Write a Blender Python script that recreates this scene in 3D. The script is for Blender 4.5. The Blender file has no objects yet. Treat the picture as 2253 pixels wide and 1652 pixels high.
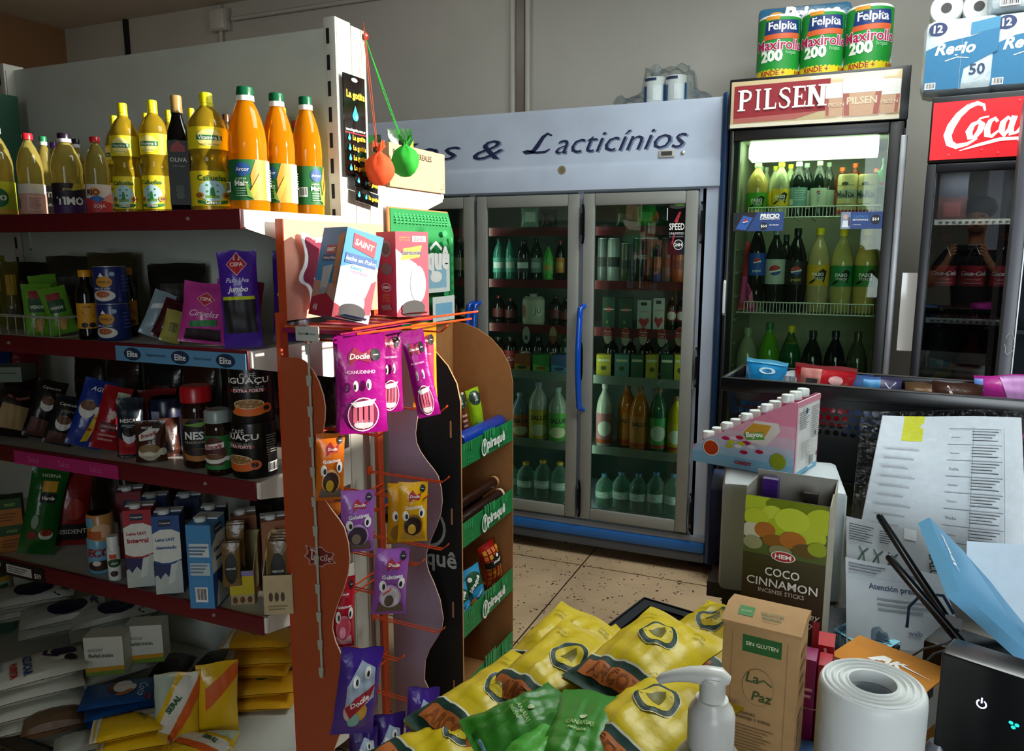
import bpy, bmesh, math, random
from mathutils import Vector, Matrix
from mathutils.geometry import tessellate_polygon
R = math.radians
rnd = random.Random(7)
SC = bpy.context.scene
COL = SC.collection

# ---------------------------------------------------------------- camera
CAM_H, YAW, PIT, FPX = 1.5, R(23.3), R(9.2), 1700.0
cd = bpy.data.cameras.new('camera'); cam = bpy.data.objects.new('camera', cd); COL.objects.link(cam)
cd.sensor_width = 36; cd.lens = 36 * FPX / 2253; cd.clip_start = .03
cam.location = (0, 0, CAM_H); cam.rotation_euler = (R(90) - PIT, 0, YAW)
SC.camera = cam
# ---------------------------------------------------------------- world, sun, daylight, exposure
W = bpy.data.worlds.new('sky'); SC.world = W; W.use_nodes = True
W.node_tree.nodes['Background'].inputs[0].default_value = (.72, .8, .9, 1)
W.node_tree.nodes['Background'].inputs[1].default_value = .22
sd = bpy.data.lights.new('sun', 'SUN'); sd.energy = 10; sd.angle = R(1.4); sd.color = (1, .9, .78)
sun = bpy.data.objects.new('sun', sd); COL.objects.link(sun)
SUN_DIR = Vector((-.95, -.20, -.23)).normalized()
sun.rotation_euler = SUN_DIR.to_track_quat('-Z', 'Y').to_euler()
def area(name, loc, target, sx, sy, power, col):
    d = bpy.data.lights.new(name, 'AREA'); d.shape = 'RECTANGLE'; d.size = sx; d.size_y = sy; d.energy = power; d.color = col
    o = bpy.data.objects.new(name, d); COL.objects.link(o); o.location = loc
    o.rotation_euler = (Vector(target) - Vector(loc)).to_track_quat('-Z', 'Y').to_euler(); return o
area('shopfront_daylight', (1.3, -2.5, 1.6), (.8, 2, 1.2), 2.4, 2.2, 30, (.86, .95, 1)).data.spread = R(74)
area('ceiling_lamp', (.5, 2.25, 3.1), (.5, 2.25, 0), 1.6, 1.3, 74, (.93, 1, .97))  # unseen overhead fill added to raise the room's ambient light
for n_, p_, e_ in (('wall_lamp', (-2.2, 3.2, 2.92), 5.6), ('wall_lamp', (-4.3, 2.9, 2.92), 5.2), ('wall_lamp', (-.2, 3.3, 2.95), 3.2)):  # unseen point lights added to brighten the back wall and ceiling
    d_ = bpy.data.lights.new(n_, 'POINT'); d_.energy = e_; d_.color = (1, .95, .86); d_.shadow_soft_size = .14; o_ = bpy.data.objects.new(n_, d_); COL.objects.link(o_); o_.location = p_
VS = SC.view_settings
VS.view_transform = 'Standard'; VS.look = 'None'; VS.gamma = 1; VS.use_curve_mapping = False; VS.exposure = 0
SC.cycles.transparent_max_bounces = 24

# ---------------------------------------------------------------- picture pixel -> point on a real plane
_f = Vector((-math.sin(YAW) * math.cos(PIT), math.cos(YAW) * math.cos(PIT), -math.sin(PIT)))
_r = Vector((math.cos(YAW), math.sin(YAW), 0)); _u = _r.cross(_f)
def at(px, py, X=None, Y=None, Z=None, D=None):
    d = _f + _r * ((px - 1126.5) / FPX) - _u * ((py - 826) / FPX)
    t = D
    if X is not None: t = X / d.x
    if Y is not None: t = Y / d.y
    if Z is not None: t = (Z - CAM_H) / d.z
    return Vector((0, 0, CAM_H)) + d * t
def pb(x0, y0, x1, y1, Y):                       # picture box on a plane of constant Y: centre X, base z, width, height
    a = at(x0, (y0 + y1) / 2, Y=Y); b = at(x1, (y0 + y1) / 2, Y=Y); m = (x0 + x1) / 2
    lo = at(m, y1, Y=Y); hi = at(m, y0, Y=Y)
    return (a.x + b.x) / 2, lo.z, b.x - a.x, hi.z - lo.z
def pbx(x0, y0, x1, y1, X):                      # the same on a plane of constant X: centre Y, base z, width, height
    a = at(x0, (y0 + y1) / 2, X=X); b = at(x1, (y0 + y1) / 2, X=X); m = (x0 + x1) / 2
    lo = at(m, y1, X=X); hi = at(m, y0, X=X)
    return (a.y + b.y) / 2, lo.z, b.y - a.y, hi.z - lo.z

# ---------------------------------------------------------------- materials
def lin(h):
    h = h.lstrip('#'); o = []
    for i in (0, 2, 4):
        c = int(h[i:i + 2], 16) / 255; o.append(c / 12.92 if c <= .04045 else ((c + .055) / 1.055) ** 2.4)
    return (*o, 1)
_m = {}
def M(h, kind='paper'):
    k = (h, kind)
    if k in _m: return _m[k]
    m = bpy.data.materials.new(kind + '_' + h.lstrip('#')); m.use_nodes = True; _m[k] = m
    nt = m.node_tree; N = nt.nodes; L = nt.links; p = N['Principled BSDF']; I = p.inputs; c = lin(h)
    I['Base Color'].default_value = c; I['Roughness'].default_value = .55
    def noise(scale, lo, hi, det=4, coord='Object'):
        t = N.new('ShaderNodeTexCoord'); n = N.new('ShaderNodeTexNoise'); n.inputs['Scale'].default_value = scale; n.inputs['Detail'].default_value = det
        L.new(t.outputs[coord], n.inputs['Vector'])
        r = N.new('ShaderNodeValToRGB'); r.color_ramp.elements[0].position = lo; r.color_ramp.elements[1].position = hi
        L.new(n.outputs['Fac'], r.inputs['Fac']); return n, r
    def mott(scale, lo, hi, dark):
        n, r = noise(scale, lo, hi); a = [x * dark for x in c[:3]] + [1]
        r.color_ramp.elements[0].color = a; r.color_ramp.elements[1].color = c; L.new(r.outputs['Color'], I['Base Color'])
    def bump(scale, st, dist=.004):
        n, r = noise(scale, 0, 1); b = N.new('ShaderNodeBump'); b.inputs['Strength'].default_value = st; b.inputs['Distance'].default_value = dist
        L.new(n.outputs['Fac'], b.inputs['Height']); L.new(b.outputs['Normal'], I['Normal'])
    if kind == 'paper': mott(60, .3, .7, .93)
    elif kind == 'card': mott(40, .25, .75, .85); I['Roughness'].default_value = .8; bump(120, .1, .001)
    elif kind == 'plastic': I['Roughness'].default_value = .28; mott(25, .3, .7, .95)
    elif kind == 'matte': I['Roughness'].default_value = .8; mott(20, .3, .7, .9)
    elif kind == 'foil': I['Roughness'].default_value = .24; bump(38, .35, .006); mott(30, .3, .7, .94)
    elif kind == 'softfoil': I['Roughness'].default_value = .42; bump(30, .3, .006)
    elif kind == 'metal': I['Metallic'].default_value = .75; I['Roughness'].default_value = .42; mott(18, .3, .7, .88)
    elif kind == 'paint': I['Roughness'].default_value = .4; mott(7, .3, .62, .9)
    elif kind == 'gloss': I['Roughness'].default_value = .08
    elif kind == 'oil':
        I['Transmission Weight'].default_value = .62; I['Roughness'].default_value = .05; I['IOR'].default_value = 1.36
    elif kind == 'pet':                          # clear plastic: thin film, see-through
        t = N.new('ShaderNodeBsdfTransparent'); t.inputs[0].default_value = c; mx = N.new('ShaderNodeMixShader')
        lw = N.new('ShaderNodeLayerWeight'); lw.inputs[0].default_value = .35
        ma = N.new('ShaderNodeMath'); ma.operation = 'MULTIPLY_ADD'; ma.inputs[1].default_value = .75; ma.inputs[2].default_value = .10
        L.new(lw.outputs['Facing'], ma.inputs[0]); L.new(ma.outputs[0], mx.inputs[0])
        I['Roughness'].default_value = .12; bump(26, .4, .01)
        L.new(t.outputs[0], mx.inputs[1]); L.new(p.outputs[0], mx.inputs[2]); L.new(mx.outputs[0], N['Material Output'].inputs[0])
    elif kind == 'film':
        t = N.new('ShaderNodeBsdfTransparent'); t.inputs[0].default_value = c; g = N.new('ShaderNodeBsdfGlossy'); g.inputs['Roughness'].default_value = .12; mx = N.new('ShaderNodeMixShader'); lw = N.new('ShaderNodeLayerWeight'); lw.inputs[0].default_value = .25
        nn = N.new('ShaderNodeTexNoise'); nn.inputs['Scale'].default_value = 22; bp = N.new('ShaderNodeBump'); bp.inputs['Strength'].default_value = .5; bp.inputs['Distance'].default_value = .02; L.new(nn.outputs['Fac'], bp.inputs['Height']); L.new(bp.outputs['Normal'], g.inputs['Normal']); 
        fm_ = N.new('ShaderNodeMath'); fm_.operation = 'MULTIPLY'; fm_.inputs[1].default_value = .45; L.new(lw.outputs['Fresnel'], fm_.inputs[0]); L.new(fm_.outputs[0], mx.inputs[0]); L.new(t.outputs[0], mx.inputs[1]); L.new(g.outputs[0], mx.inputs[2]); L.new(mx.outputs[0], N['Material Output'].inputs[0])
    elif kind in ('glass', 'glass2'):                        # flat pane: tinted see-through with a mirror share
        t = N.new('ShaderNodeBsdfTransparent'); t.inputs[0].default_value = c; g = N.new('ShaderNodeBsdfGlossy'); g.inputs['Roughness'].default_value = .015
        fr = N.new('ShaderNodeFresnel'); fr.inputs[0].default_value = 1.3 if kind == 'glass' else 2.5; mx = N.new('ShaderNodeMixShader')
        L.new(fr.outputs[0], mx.inputs[0]); L.new(t.outputs[0], mx.inputs[1]); L.new(g.outputs[0], mx.inputs[2]); L.new(mx.outputs[0], N['Material Output'].inputs[0])
    elif kind.startswith('emit'):
        I['Emission Color'].default_value = c; I['Emission Strength'].default_value = float(kind[4:] or 1)
    elif kind == 'wall':
        n, r = noise(1.3, .3, .7, 6); a = [x * .86 for x in c[:3]] + [1]; r.color_ramp.elements[0].color = a; r.color_ramp.elements[1].color = c
        L.new(r.outputs['Color'], I['Base Color']); I['Roughness'].default_value = .85; bump(35, .15, .01)
    elif kind == 'terrazzo':
        t = N.new('ShaderNodeTexCoord')
        v = N.new('ShaderNodeTexVoronoi'); v.inputs['Scale'].default_value = 50; L.new(t.outputs['Object'], v.inputs['Vector'])
        r = N.new('ShaderNodeValToRGB'); e = r.color_ramp.elements; e[0].position = .22; e[0].color = lin('2a231e'); e[1].position = .30; e[1].color = (1, 1, 1, 1)
        L.new(v.outputs['Distance'], r.inputs['Fac'])
        nz = N.new('ShaderNodeTexNoise'); nz.inputs['Scale'].default_value = 17; L.new(t.outputs['Object'], nz.inputs['Vector'])
        r2 = N.new('ShaderNodeValToRGB'); q = r2.color_ramp.elements; q[0].position = .47; q[0].color = (1, 1, 1, 1); q[1].position = .55; q[1].color = (0, 0, 0, 1)
        L.new(nz.outputs['Fac'], r2.inputs['Fac'])
        ad = N.new('ShaderNodeMix'); ad.data_type = 'RGBA'; ad.blend_type = 'ADD'; ad.inputs[0].default_value = 1
        L.new(r.outputs['Color'], ad.inputs[6]); L.new(r2.outputs['Color'], ad.inputs[7])
        ad.clamp_result = True
        n2 = N.new('ShaderNodeTexNoise'); n2.inputs['Scale'].default_value = 1.6; n2.inputs['Detail'].default_value = 5; L.new(t.outputs['Object'], n2.inputs['Vector'])
        r3 = N.new('ShaderNodeValToRGB'); q = r3.color_ramp.elements; q[0].position = .3; q[0].color = [x * .6 for x in c[:3]] + [1]; q[1].position = .55; q[1].color = c
        L.new(n2.outputs['Fac'], r3.inputs['Fac'])
        mu = N.new('ShaderNodeMix'); mu.data_type = 'RGBA'; mu.blend_type = 'MULTIPLY'; mu.inputs[0].default_value = 1
        L.new(ad.outputs[2], mu.inputs[6]); L.new(r3.outputs['Color'], mu.inputs[7])
        br = N.new('ShaderNodeTexBrick'); br.offset = 0; br.inputs['Scale'].default_value = 1; br.inputs['Mortar Size'].default_value = .0035
        br.inputs['Brick Width'].default_value = .81; br.inputs['Row Height'].default_value = .81; br.inputs['Color1'].default_value = br.inputs['Color2'].default_value = (1, 1, 1, 1); br.inputs['Mortar'].default_value = lin('4a3f36')
        mp = N.new('ShaderNodeMapping'); mp.inputs['Location'].default_value = (1.09 + .81, -2.57 + 8.1, 0); L.new(t.outputs['Object'], mp.inputs[0]); L.new(mp.outputs[0], br.inputs['Vector'])
        m3 = N.new('ShaderNodeMix'); m3.data_type = 'RGBA'; m3.blend_type = 'MULTIPLY'; m3.inputs[0].default_value = 1
        L.new(mu.outputs[2], m3.inputs[6]); L.new(br.outputs['Color'], m3.inputs[7]); L.new(m3.outputs[2], I['Base Color']); I['Roughness'].default_value = .35
    return m

# ---------------------------------------------------------------- text outlines (built-in font)
_tx = {}
def text_tris(s, shear=0, bold=0):
    k = (s, shear, bold)
    if k in _tx: return _tx[k]
    c = bpy.data.curves.new('lettering', 'FONT'); c.body = s; c.size = 1; c.resolution_u = 2; c.shear = shear; c.offset = bold
    o = bpy.data.objects.new('lettering', c); me = bpy.data.meshes.new_from_object(o)
    me.calc_loop_triangles()
    V = [(v.co.x, v.co.y) for v in me.vertices]; T = [tuple(t.vertices) for t in me.loop_triangles]
    bpy.data.objects.remove(o); bpy.data.curves.remove(c); bpy.data.meshes.remove(me)
    x0 = min(v[0] for v in V); x1 = max(v[0] for v in V); y0 = min(v[1] for v in V); y1 = max(v[1] for v in V)
    w = x1 - x0
    V = [((a - (x0 + x1) / 2) / w, (b - (y0 + y1) / 2) / w) for a, b in V]
    _tx[k] = (V, T, (y1 - y0) / w); return _tx[k]

# ---------------------------------------------------------------- mesh builder
def rect(x0, y0, x1, y1, m): return ('p', [(x0, y0), (x1, y0), (x1, y1), (x0, y1)], m)
def ell(cx, cy, rx, ry, m, n=20): return ('p', [(cx + rx * math.cos(6.2832 * i / n), cy + ry * math.sin(6.2832 * i / n)) for i in range(n)], m)
def poly(p, m): return ('p', p, m)
def txt(s, cx, cy, w, m, h=None, shear=0, bold=.012, rot=0): return ('t', s, cx, cy, w, m, h, shear, bold, rot)
def stroke(p, w, m): return ('s', p, w, m)
def lines(x0, y0, x1, y1, n, m, fill=.45, jag=1):          # rows of small print as thin bars
    out = []
    for i in range(n):
        y = y1 - (y1 - y0) * (i + .5) / n; h = (y1 - y0) / n * fill / 2; e = x1 - (x1 - x0) * (((i * 37) % 11) / 11 * .35 if jag else 0)
        out.append(rect(x0, y - h, e, y + h, m))
    return out
def barcode(x0, y0, x1, y1):
    o = [rect(x0, y0, x1, y1, M('eeeeee'))]
    for i in range(9):
        a = x0 + (x1 - x0) * (.08 + .095 * i); o.append(rect(a, y0 + (y1 - y0) * .15, a + (x1 - x0) * (.03 + .025 * (i * 7 % 3 > 0)), y1 - (y1 - y0) * .08, M('151515')))
    return o

class MB:
    def __init__(s): s.v = []; s.f = []; s.mi = []; s.sm = []; s.mats = []
    def m(s, mat):
        if isinstance(mat, str): mat = M(mat)
        if mat not in s.mats: s.mats.append(mat)
        return s.mats.index(mat)
    def add(s, V, F, mat, smooth=False):
        b = len(s.v); s.v += [tuple(p) for p in V]; i = s.m(mat)
        for q in F: s.f.append([b + k for k in q]); s.mi.append(i); s.sm.append(smooth)
        return s
    def box(s, x0, y0, z0, x1, y1, z1, mat, bev=0):
        bm = bmesh.new(); bmesh.ops.create_cube(bm, size=1)
        bmesh.ops.scale(bm, vec=(x1 - x0, y1 - y0, z1 - z0), verts=bm.verts); bmesh.ops.translate(bm, vec=((x0 + x1) / 2, (y0 + y1) / 2, (z0 + z1) / 2), verts=bm.verts)
        if bev: bmesh.ops.bevel(bm, geom=bm.edges[:], offset=bev, segments=2, affect='EDGES', profile=.5)
        bm.verts.index_update(); s.add([v.co for v in bm.verts], [[v.index for v in f.verts] for f in bm.faces], mat, bool(bev)); bm.free(); return s
    def cbox(s, cx, cy, z0, w, d, h, mat, bev=0): return s.box(cx - w / 2, cy - d / 2, z0, cx + w / 2, cy + d / 2, z0 + h, mat, bev)
    def lathe(s, prof, mat, seg=20, c=(0, 0, 0), caps=True, sq=0):
        V = []; n = len(prof)
        for r, z in prof:
            for i in range(seg):
                a = 2 * math.pi * i / seg; k = 1
                if sq: k = 1 / max(abs(math.cos(a)), abs(math.sin(a))) ** sq
                V.append((c[0] + r * k * math.cos(a), c[1] + r * k * math.sin(a), c[2] + z))
        F = []
        for j in range(n - 1):
            for i in range(seg):
                k = (i + 1) % seg; F.append((j * seg + i, j * seg + k, (j + 1) * seg + k, (j + 1) * seg + i))
        if caps:
            F.append(tuple(reversed(range(seg)))); F.append(tuple((n - 1) * seg + i for i in range(seg)))
        return s.add(V, F, mat, True)
    def tube(s, P, r, mat, seg=6, closed=False):
        P = [Vector(p) for p in P]; n = len(P); V = []; F = []
        up = Vector((0, 0, 1)) if abs((P[-1] - P[0]).z) < .7 * (P[-1] - P[0]).length or closed else Vector((0, 1, 0))
        for i, p in enumerate(P):
            t = (P[(i + 1) % n] - P[i - 1]) if closed else (P[min(i + 1, n - 1)] - P[max(i - 1, 0)])
            t.normalize(); a = t.cross(up)
            if a.length < .05: a = t.cross(Vector((1, .2, 0)))
            a.normalize(); b = a.cross(t); rr = r[i] if isinstance(r, (list, tuple)) else r
            for k in range(seg):
                g = 2 * math.pi * k / seg; V.append(p + (a * math.cos(g) + b * math.sin(g)) * rr)
        m = n if closed else n - 1
        for i in range(m):
            for k in range(seg):
                q = (k + 1) % seg; j = (i + 1) % n; F.append((i * seg + k, i * seg + q, j * seg + q, j * seg + k))
        if not closed: F += [tuple(reversed(range(seg))), tuple((n - 1) * seg + k for k in range(seg))]
        return s.add(V, F, mat, True)
    def prism(s, P, fn, d0, d1, mat, edge=None):            # outline P extruded; fn(a, b, d) -> point
        n = len(P); V = [fn(a, b, d0) for a, b in P] + [fn(a, b, d1) for a, b in P]
        T = tessellate_polygon([[Vector((a, b, 0)) for a, b in P]])
        s.add(V, [tuple(t) for t in T] + [tuple(n + k for k in reversed(t)) for t in T], mat)
        return s.add(V, [(i, (i + 1) % n, n + (i + 1) % n, n + i) for i in range(n)], edge or mat)
    def decals(s, shapes, fm, asp=1., flat=True, eps=.0005, step=.0002, cut=.09):
        lay = 0
        for sh in shapes:
            e = eps + step * lay; lay += 1; k = sh[0]; polys = []
            if k == 'p': polys = [sh[1]]; mat = sh[2]
            elif k == 's':
                P, w, mat = sh[1], sh[2], sh[3]; Lf = []; Rt = []
                for i, p in enumerate(P):
                    a = P[max(i - 1, 0)]; b = P[min(i + 1, len(P) - 1)]; tx = (b[0] - a[0]) * asp; ty = b[1] - a[1]; l = math.hypot(tx, ty) or 1
                    ww = w[i] if isinstance(w, (list, tuple)) else w
                    Lf.append((p[0] - ty / l * ww / asp / 2, p[1] + tx / l * ww / 2)); Rt.append((p[0] + ty / l * ww / asp / 2, p[1] - tx / l * ww / 2))
                V = Lf + Rt; n = len(P)
                tri = [(n + i, n + i + 1, i + 1, i) for i in range(n - 1)]
                s.add([fm(x, y, e) for x, y in V], tri, mat); continue
            else:
                _, st, cx, cy, w, mat, h, shear, bold, rot = sh
                V, T, a = text_tris(st, shear, bold)
                sy = w * asp if h is None else h / a
                c_, s_ = math.cos(rot), math.sin(rot)
                if rot: V = [((x * w * c_ - y * sy / asp * s_), (x * w * asp * s_ + y * sy * c_)) for x, y in V]; V = [(cx + x, cy + y) for x, y in V]
                else: V = [(cx + x * w, cy + y * sy) for x, y in V]
                s.add([fm(x, y, e) for x, y in V], T, mat); continue
            if flat and k == 'p' and len(polys[0]) == 4 and False: pass
            for P in polys:
                T = tessellate_polygon([[Vector((a, b, 0)) for a, b in P]])
                if flat: s.add([fm(x, y, e) for x, y in P], [tuple(t) for t in T], mat)
                else:
                    bm = bmesh.new(); vs = [bm.verts.new((x, y, 0)) for x, y in P]
                    for t in T:
                        try: bm.faces.new([vs[i] for i in t])
                        except ValueError: pass
                    for _ in range(4):
                        lg = [ed for ed in bm.edges if ed.calc_length() > cut]
                        if not lg: break
                        bmesh.ops.subdivide_edges(bm, edges=lg, cuts=1); bmesh.ops.triangulate(bm, faces=bm.faces[:])
                    bm.verts.index_update()
                    s.add([fm(v.co.x, v.co.y, e) for v in bm.verts], [[v.index for v in f.verts] for f in bm.faces], mat, True); bm.free()
        return s
    def mesh(s, name):
        me = bpy.data.meshes.new(name); me.from_pydata(s.v, [], s.f)
        for m in s.mats: me.materials.append(m)
        me.polygons.foreach_set('material_index', s.mi); me.polygons.foreach_set('use_smooth', s.sm)
        me.update(); me.set_sharp_from_angle(angle=R(40)); return me
    def build(s, name, parent=None, label=None):
        o = bpy.data.objects.new(name, s.mesh(name)); COL.objects.link(o)
        if parent: o.parent = parent
        if label: o['label'] = label
        return o
def tagit(o, label, cat, loc=None, rz=0, group=None, rx=0, ry=0):
    if loc is not None: o.location = loc
    o.rotation_euler = (rx, ry, rz); o['label'] = label; o['category'] = cat
    if group: o['group'] = group
    return o
def thing(name, label, cat, loc, rz=0, group=None, rx=0, ry=0):
    o = bpy.data.objects.new(name, None); o.empty_display_size = .05; COL.objects.link(o)
    return tagit(o, label, cat, loc, rz, group, rx, ry)
def struct(name, mb, loc=(0, 0, 0)):
    o = mb.build(name); o.location = loc; o['kind'] = 'structure'; return o
def dup(root, label, loc, rz=None, group=None, rx=None, ry=None):
    r = root.copy(); COL.objects.link(r); r.location = loc; r['label'] = label
    e = list(root.rotation_euler)
    r.rotation_euler = (e[0] if rx is None else rx, e[1] if ry is None else ry, e[2] if rz is None else rz)
    if group: r['group'] = group
    for ch in root.children:
        c = ch.copy(); COL.objects.link(c); c.parent = r
        for g in ch.children:
            d = g.copy(); COL.objects.link(d); d.parent = c
    return r
SETTLE = []; NUDGE = {}
ORD = ['first', 'second', 'third', 'fourth', 'fifth', 'sixth', 'seventh', 'eighth', 'ninth', 'tenth', 'eleventh', 'twelfth']

# ---------------------------------------------------------------- surface maps (x, y in 0..1 of the face; front faces -Y)
def face_front(w, d, h): return lambda x, y, e: ((x - .5) * w, -d / 2 - e, y * h)
def face_right(w, d, h): return lambda x, y, e: (w / 2 + e, (x - .5) * d, y * h)
def face_left(w, d, h): return lambda x, y, e: (-w / 2 - e, (.5 - x) * d, y * h)
def face_top(w, d, h): return lambda x, y, e: ((x - .5) * w, (y - .5) * d, h + e)
def face_cyl(r, z0, z1, span=R(200), mid=R(-90)): return lambda x, y, e: ((r + e) * math.cos(mid + (x - .5) * span), (r + e) * math.sin(mid + (x - .5) * span), z0 + (z1 - z0) * y)
class Pillow:                                    # a filled sachet: two grids meeting in a flat seam
    def __init__(s, w, h, t, top=.06, bot=.06, wr=.5, seed=0, pouch=False, flare=0, bend=0, ex=.55):
        s.w, s.h, s.t, s.top, s.bot, s.wr, s.pouch, s.flare, s.bend, s.ex = w, h, t, top, bot, wr, pouch, flare, bend, ex
        q = random.Random(seed); s.k = [(q.uniform(3, 9), q.uniform(3, 9), q.uniform(0, 6.28)) for _ in range(4)]
    def half(s, x, y):
        yy = min(max((y - s.bot) / (1 - s.top - s.bot), 0), 1); xx = min(max(x, 0), 1)
        b = math.sin(math.pi * xx) ** s.ex if 0 < xx < 1 else 0
        if s.pouch: v = min(1, (1 - yy) * 1.5) ** .7 * min(1, .35 + yy * 5)
        else: v = math.sin(math.pi * yy) ** (s.ex * .9) if 0 < yy < 1 else 0
        n = sum(math.sin(a * x + c * y + p) for a, c, p in s.k) / 4
        edge = abs(x - .5) * 2
        cr = .16 * math.sin(22 * x + 5 * s.k[0][2]) * (abs(yy - .5) * 2) ** 1.5 + .12 * math.sin(17 * (x + yy) + s.k[2][2]) * math.sin(13 * (x - yy) + s.k[3][2])
        return s.t / 2 * b * v * (1 + s.wr * .28 * n + s.wr * cr) + .0008
    def pt(s, x, y, e, side=-1):
        wid = 1 - .06 * math.sin(math.pi * y) + s.flare * (1 - y)
        X = (x - .5) * s.w * (wid + .012 * s.wr * math.sin(11 * y + s.k[0][2]) + .010 * s.wr * math.sin(23 * y + s.k[1][2])); bow = s.bend * math.sin(math.pi * x)
        return (X, side * (s.half(x, y) + e) - bow, y * s.h + .012 * s.wr * s.h * (math.sin(9 * x + s.k[1][2]) * (1 if y > .94 else 0)))
    def fm(s): return lambda x, y, e: s.pt(x, y, e)
    def mb(s, mat, mat_back=None, nx=12, ny=16):
        b = MB()
        for side, mm in ((-1, mat), (1, mat_back or mat)):
            V = [s.pt(i / nx, j / ny, 0, side) for j in range(ny + 1) for i in range(nx + 1)]; F = []
            for j in range(ny):
                for i in range(nx):
                    a = j * (nx + 1) + i; q = (a, a + 1, a + nx + 2, a + nx + 1); F.append(q if side < 0 else q[::-1])
            b.add(V, F, mm, True)
        return b
    def art(s, b, shapes, eps=.0012): return b.decals(shapes, s.fm(), s.w / s.h, False, eps, .0005, .06)
# ---------------------------------------------------------------- goods
def bag(name, label, cat, w, h, t, mat, art, loc, rz=0, rx=0, ry=0, group=None, seed=0, **kw):
    pl = Pillow(w, h, t, seed=seed, **kw); b = pl.mb(mat if not isinstance(mat, str) else M(mat, 'foil')); pl.art(b, art)
    o = tagit(b.build(name), label, cat, loc, rz, group, rx, ry); SETTLE.append(o); return o
def carton(name, label, cat, w, d, h, col, front, loc, rz=0, right=(), left=(), top=(), rx=0, ry=0, group=None, kind='paper', cap=None):
    b = MB().box(-w / 2, -d / 2, 0, w / 2, d / 2, h, M(col, kind) if isinstance(col, str) else col)
    b.decals(front, face_front(w, d, h), w / h); b.decals(right, face_right(w, d, h), d / h); b.decals(left, face_left(w, d, h), d / h); b.decals(top, face_top(w, d, h), w / d)
    if cap is None: o = tagit(b.build(name), label, cat, loc, rz, group, rx, ry); SETTLE.append(o); return o
    t = thing(name, label, cat, loc, rz, group, rx, ry); SETTLE.append(t); b.build('carton_body', t)
    cap(w, d, h).build('cap', t); return t
PROF = {
 'oil': [(.80, 0), (.97, .012), (1, .04), (1, .30), (.96, .33), (.96, .52), (.99, .55), (.97, .62), (.80, .74), (.55, .83), (.36, .88), (.30, .90), (.30, .93)],
 'arcor': [(.82, 0), (.98, .012), (1, .04), (1, .40), (.96, .44), (.97, .55), (.90, .66), (.76, .75), (.58, .83), (.42, .88), (.36, .90), (.36, .935)],
 'waist': [(.85, 0), (.99, .015), (1, .04), (1, .33), (.97, .36), (.86, .41), (.84, .46), (.95, .51), (1, .54), (1, .72), (.88, .78), (.62, .845), (.38, .88), (.34, .90), (.34, .92)],
 'soda': [(.70, 0), (.92, .015), (.98, .05), (.93, .12), (.96, .2), (1, .26), (1, .5), (1, .58), (.93, .68), (.72, .78), (.46, .86), (.31, .905), (.31, .945)],
 'jar': [(.9, 0), (1, .02), (1, .70), (.97, .76), (.82, .80), (.82, .82)],
 'dress': [(.85, 0), (1, .02), (1, .62), (.92, .70), (.62, .78), (.48, .83), (.46, .90)],
}
def bottle(name, label, cat, r, h, prof, col, cap, loc, rz=0, kind='oil', art=None, lab=(.06, .40), labcol=None, caph=.07, capr=.42, group=None, span=R(200), sq=0, ring=None, lab2=None, art2=None, seg=20, lr=1.0):
    t = thing(name, label, cat, loc, rz, group); SETTLE.append(t); P = PROF[prof]
    b = MB().lathe([(a * r, z * h) for a, z in P], M(col, kind) if isinstance(col, str) else col, seg, sq=sq); b.build('bottle_body', t)
    zt = P[-1][1] * h
    if cap:
        c = MB().lathe([(capr * r, zt - .012 * h), (capr * r, zt + caph * h * .85), (capr * r * .9, zt + caph * h)], M(cap, 'plastic'), 16)
        if ring: c.lathe([(capr * r * 1.04, zt - .045 * h), (capr * r * 1.04, zt - .004 * h)], M(ring, 'plastic'), 16)
        c.build('cap', t)
    for lb, ar, lc in ((lab, art, labcol), (lab2, art2, labcol)):
        if lb and (ar is not None):
            b = MB(); k = 1.012 * lr; z0, z1 = lb[0] * h, lb[1] * h
            if sq: 
                w = 2 * r * .92; b.box(-w / 2, -r * 1.03, z0, w / 2, -r * .98, z1, M(lc)); b.decals(ar, (lambda x, y, e, w=w, z0=z0, z1=z1: ((x - .5) * w, -r * 1.03 - e, z0 + (z1 - z0) * y)), w / (z1 - z0))
            else:
                b.lathe([(r * k, z0), (r * k, z1)], M(lc), seg, caps=False); b.decals(ar, face_cyl(r * k, z0, z1, span), r * span / (z1 - z0), False, .0006, .0002, .07)
            b.build('label', t)
    return t
def can(name, label, cat, r, h, col, art, loc, rz=0, group=None, rim='b9bcc0', taper=.9, kind='plastic', span=R(200)):
    t = thing(name, label, cat, loc, rz, group); SETTLE.append(t)
    b = MB().lathe([(r * taper, 0), (r, .04 * h), (r, .93 * h), (r * taper, h * .985)], M(col, kind), 20)
    b.decals(art, face_cyl(r * 1.004, .05 * h, .92 * h, span), r * span / (.87 * h), False, .0006, .0002, .08); b.build('can_body', t)
    MB().lathe([(r * taper * .98, h * .975), (r * taper * 1.02, h * .985), (r * taper * 1.02, h), (r * taper * .9, h), (r * taper * .86, h * .985)], M(rim, 'metal'), 20).build('rim', t)
    return t
# ================================================================ the room
YB, ZC, XL, XR, YF = 4.3, 3.13, -5.5, 2.6, -2.6
struct('floor', MB().box(XL, YF, -.1, XR, YB, 0, M('ceb08c', 'terrazzo')))
struct('ceiling', MB().box(XL, YF, ZC, XR, YB, ZC + .1, M('c4bcae', 'wall')))
struct('wall_back', MB().box(XL, YB, 0, XR, YB + .1, ZC, M('b4b2aa', 'wall')))
struct('wall_left', MB().box(XL - .1, YF, 0, XL, YB, ZC, M('8a6847', 'wall')))
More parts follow.
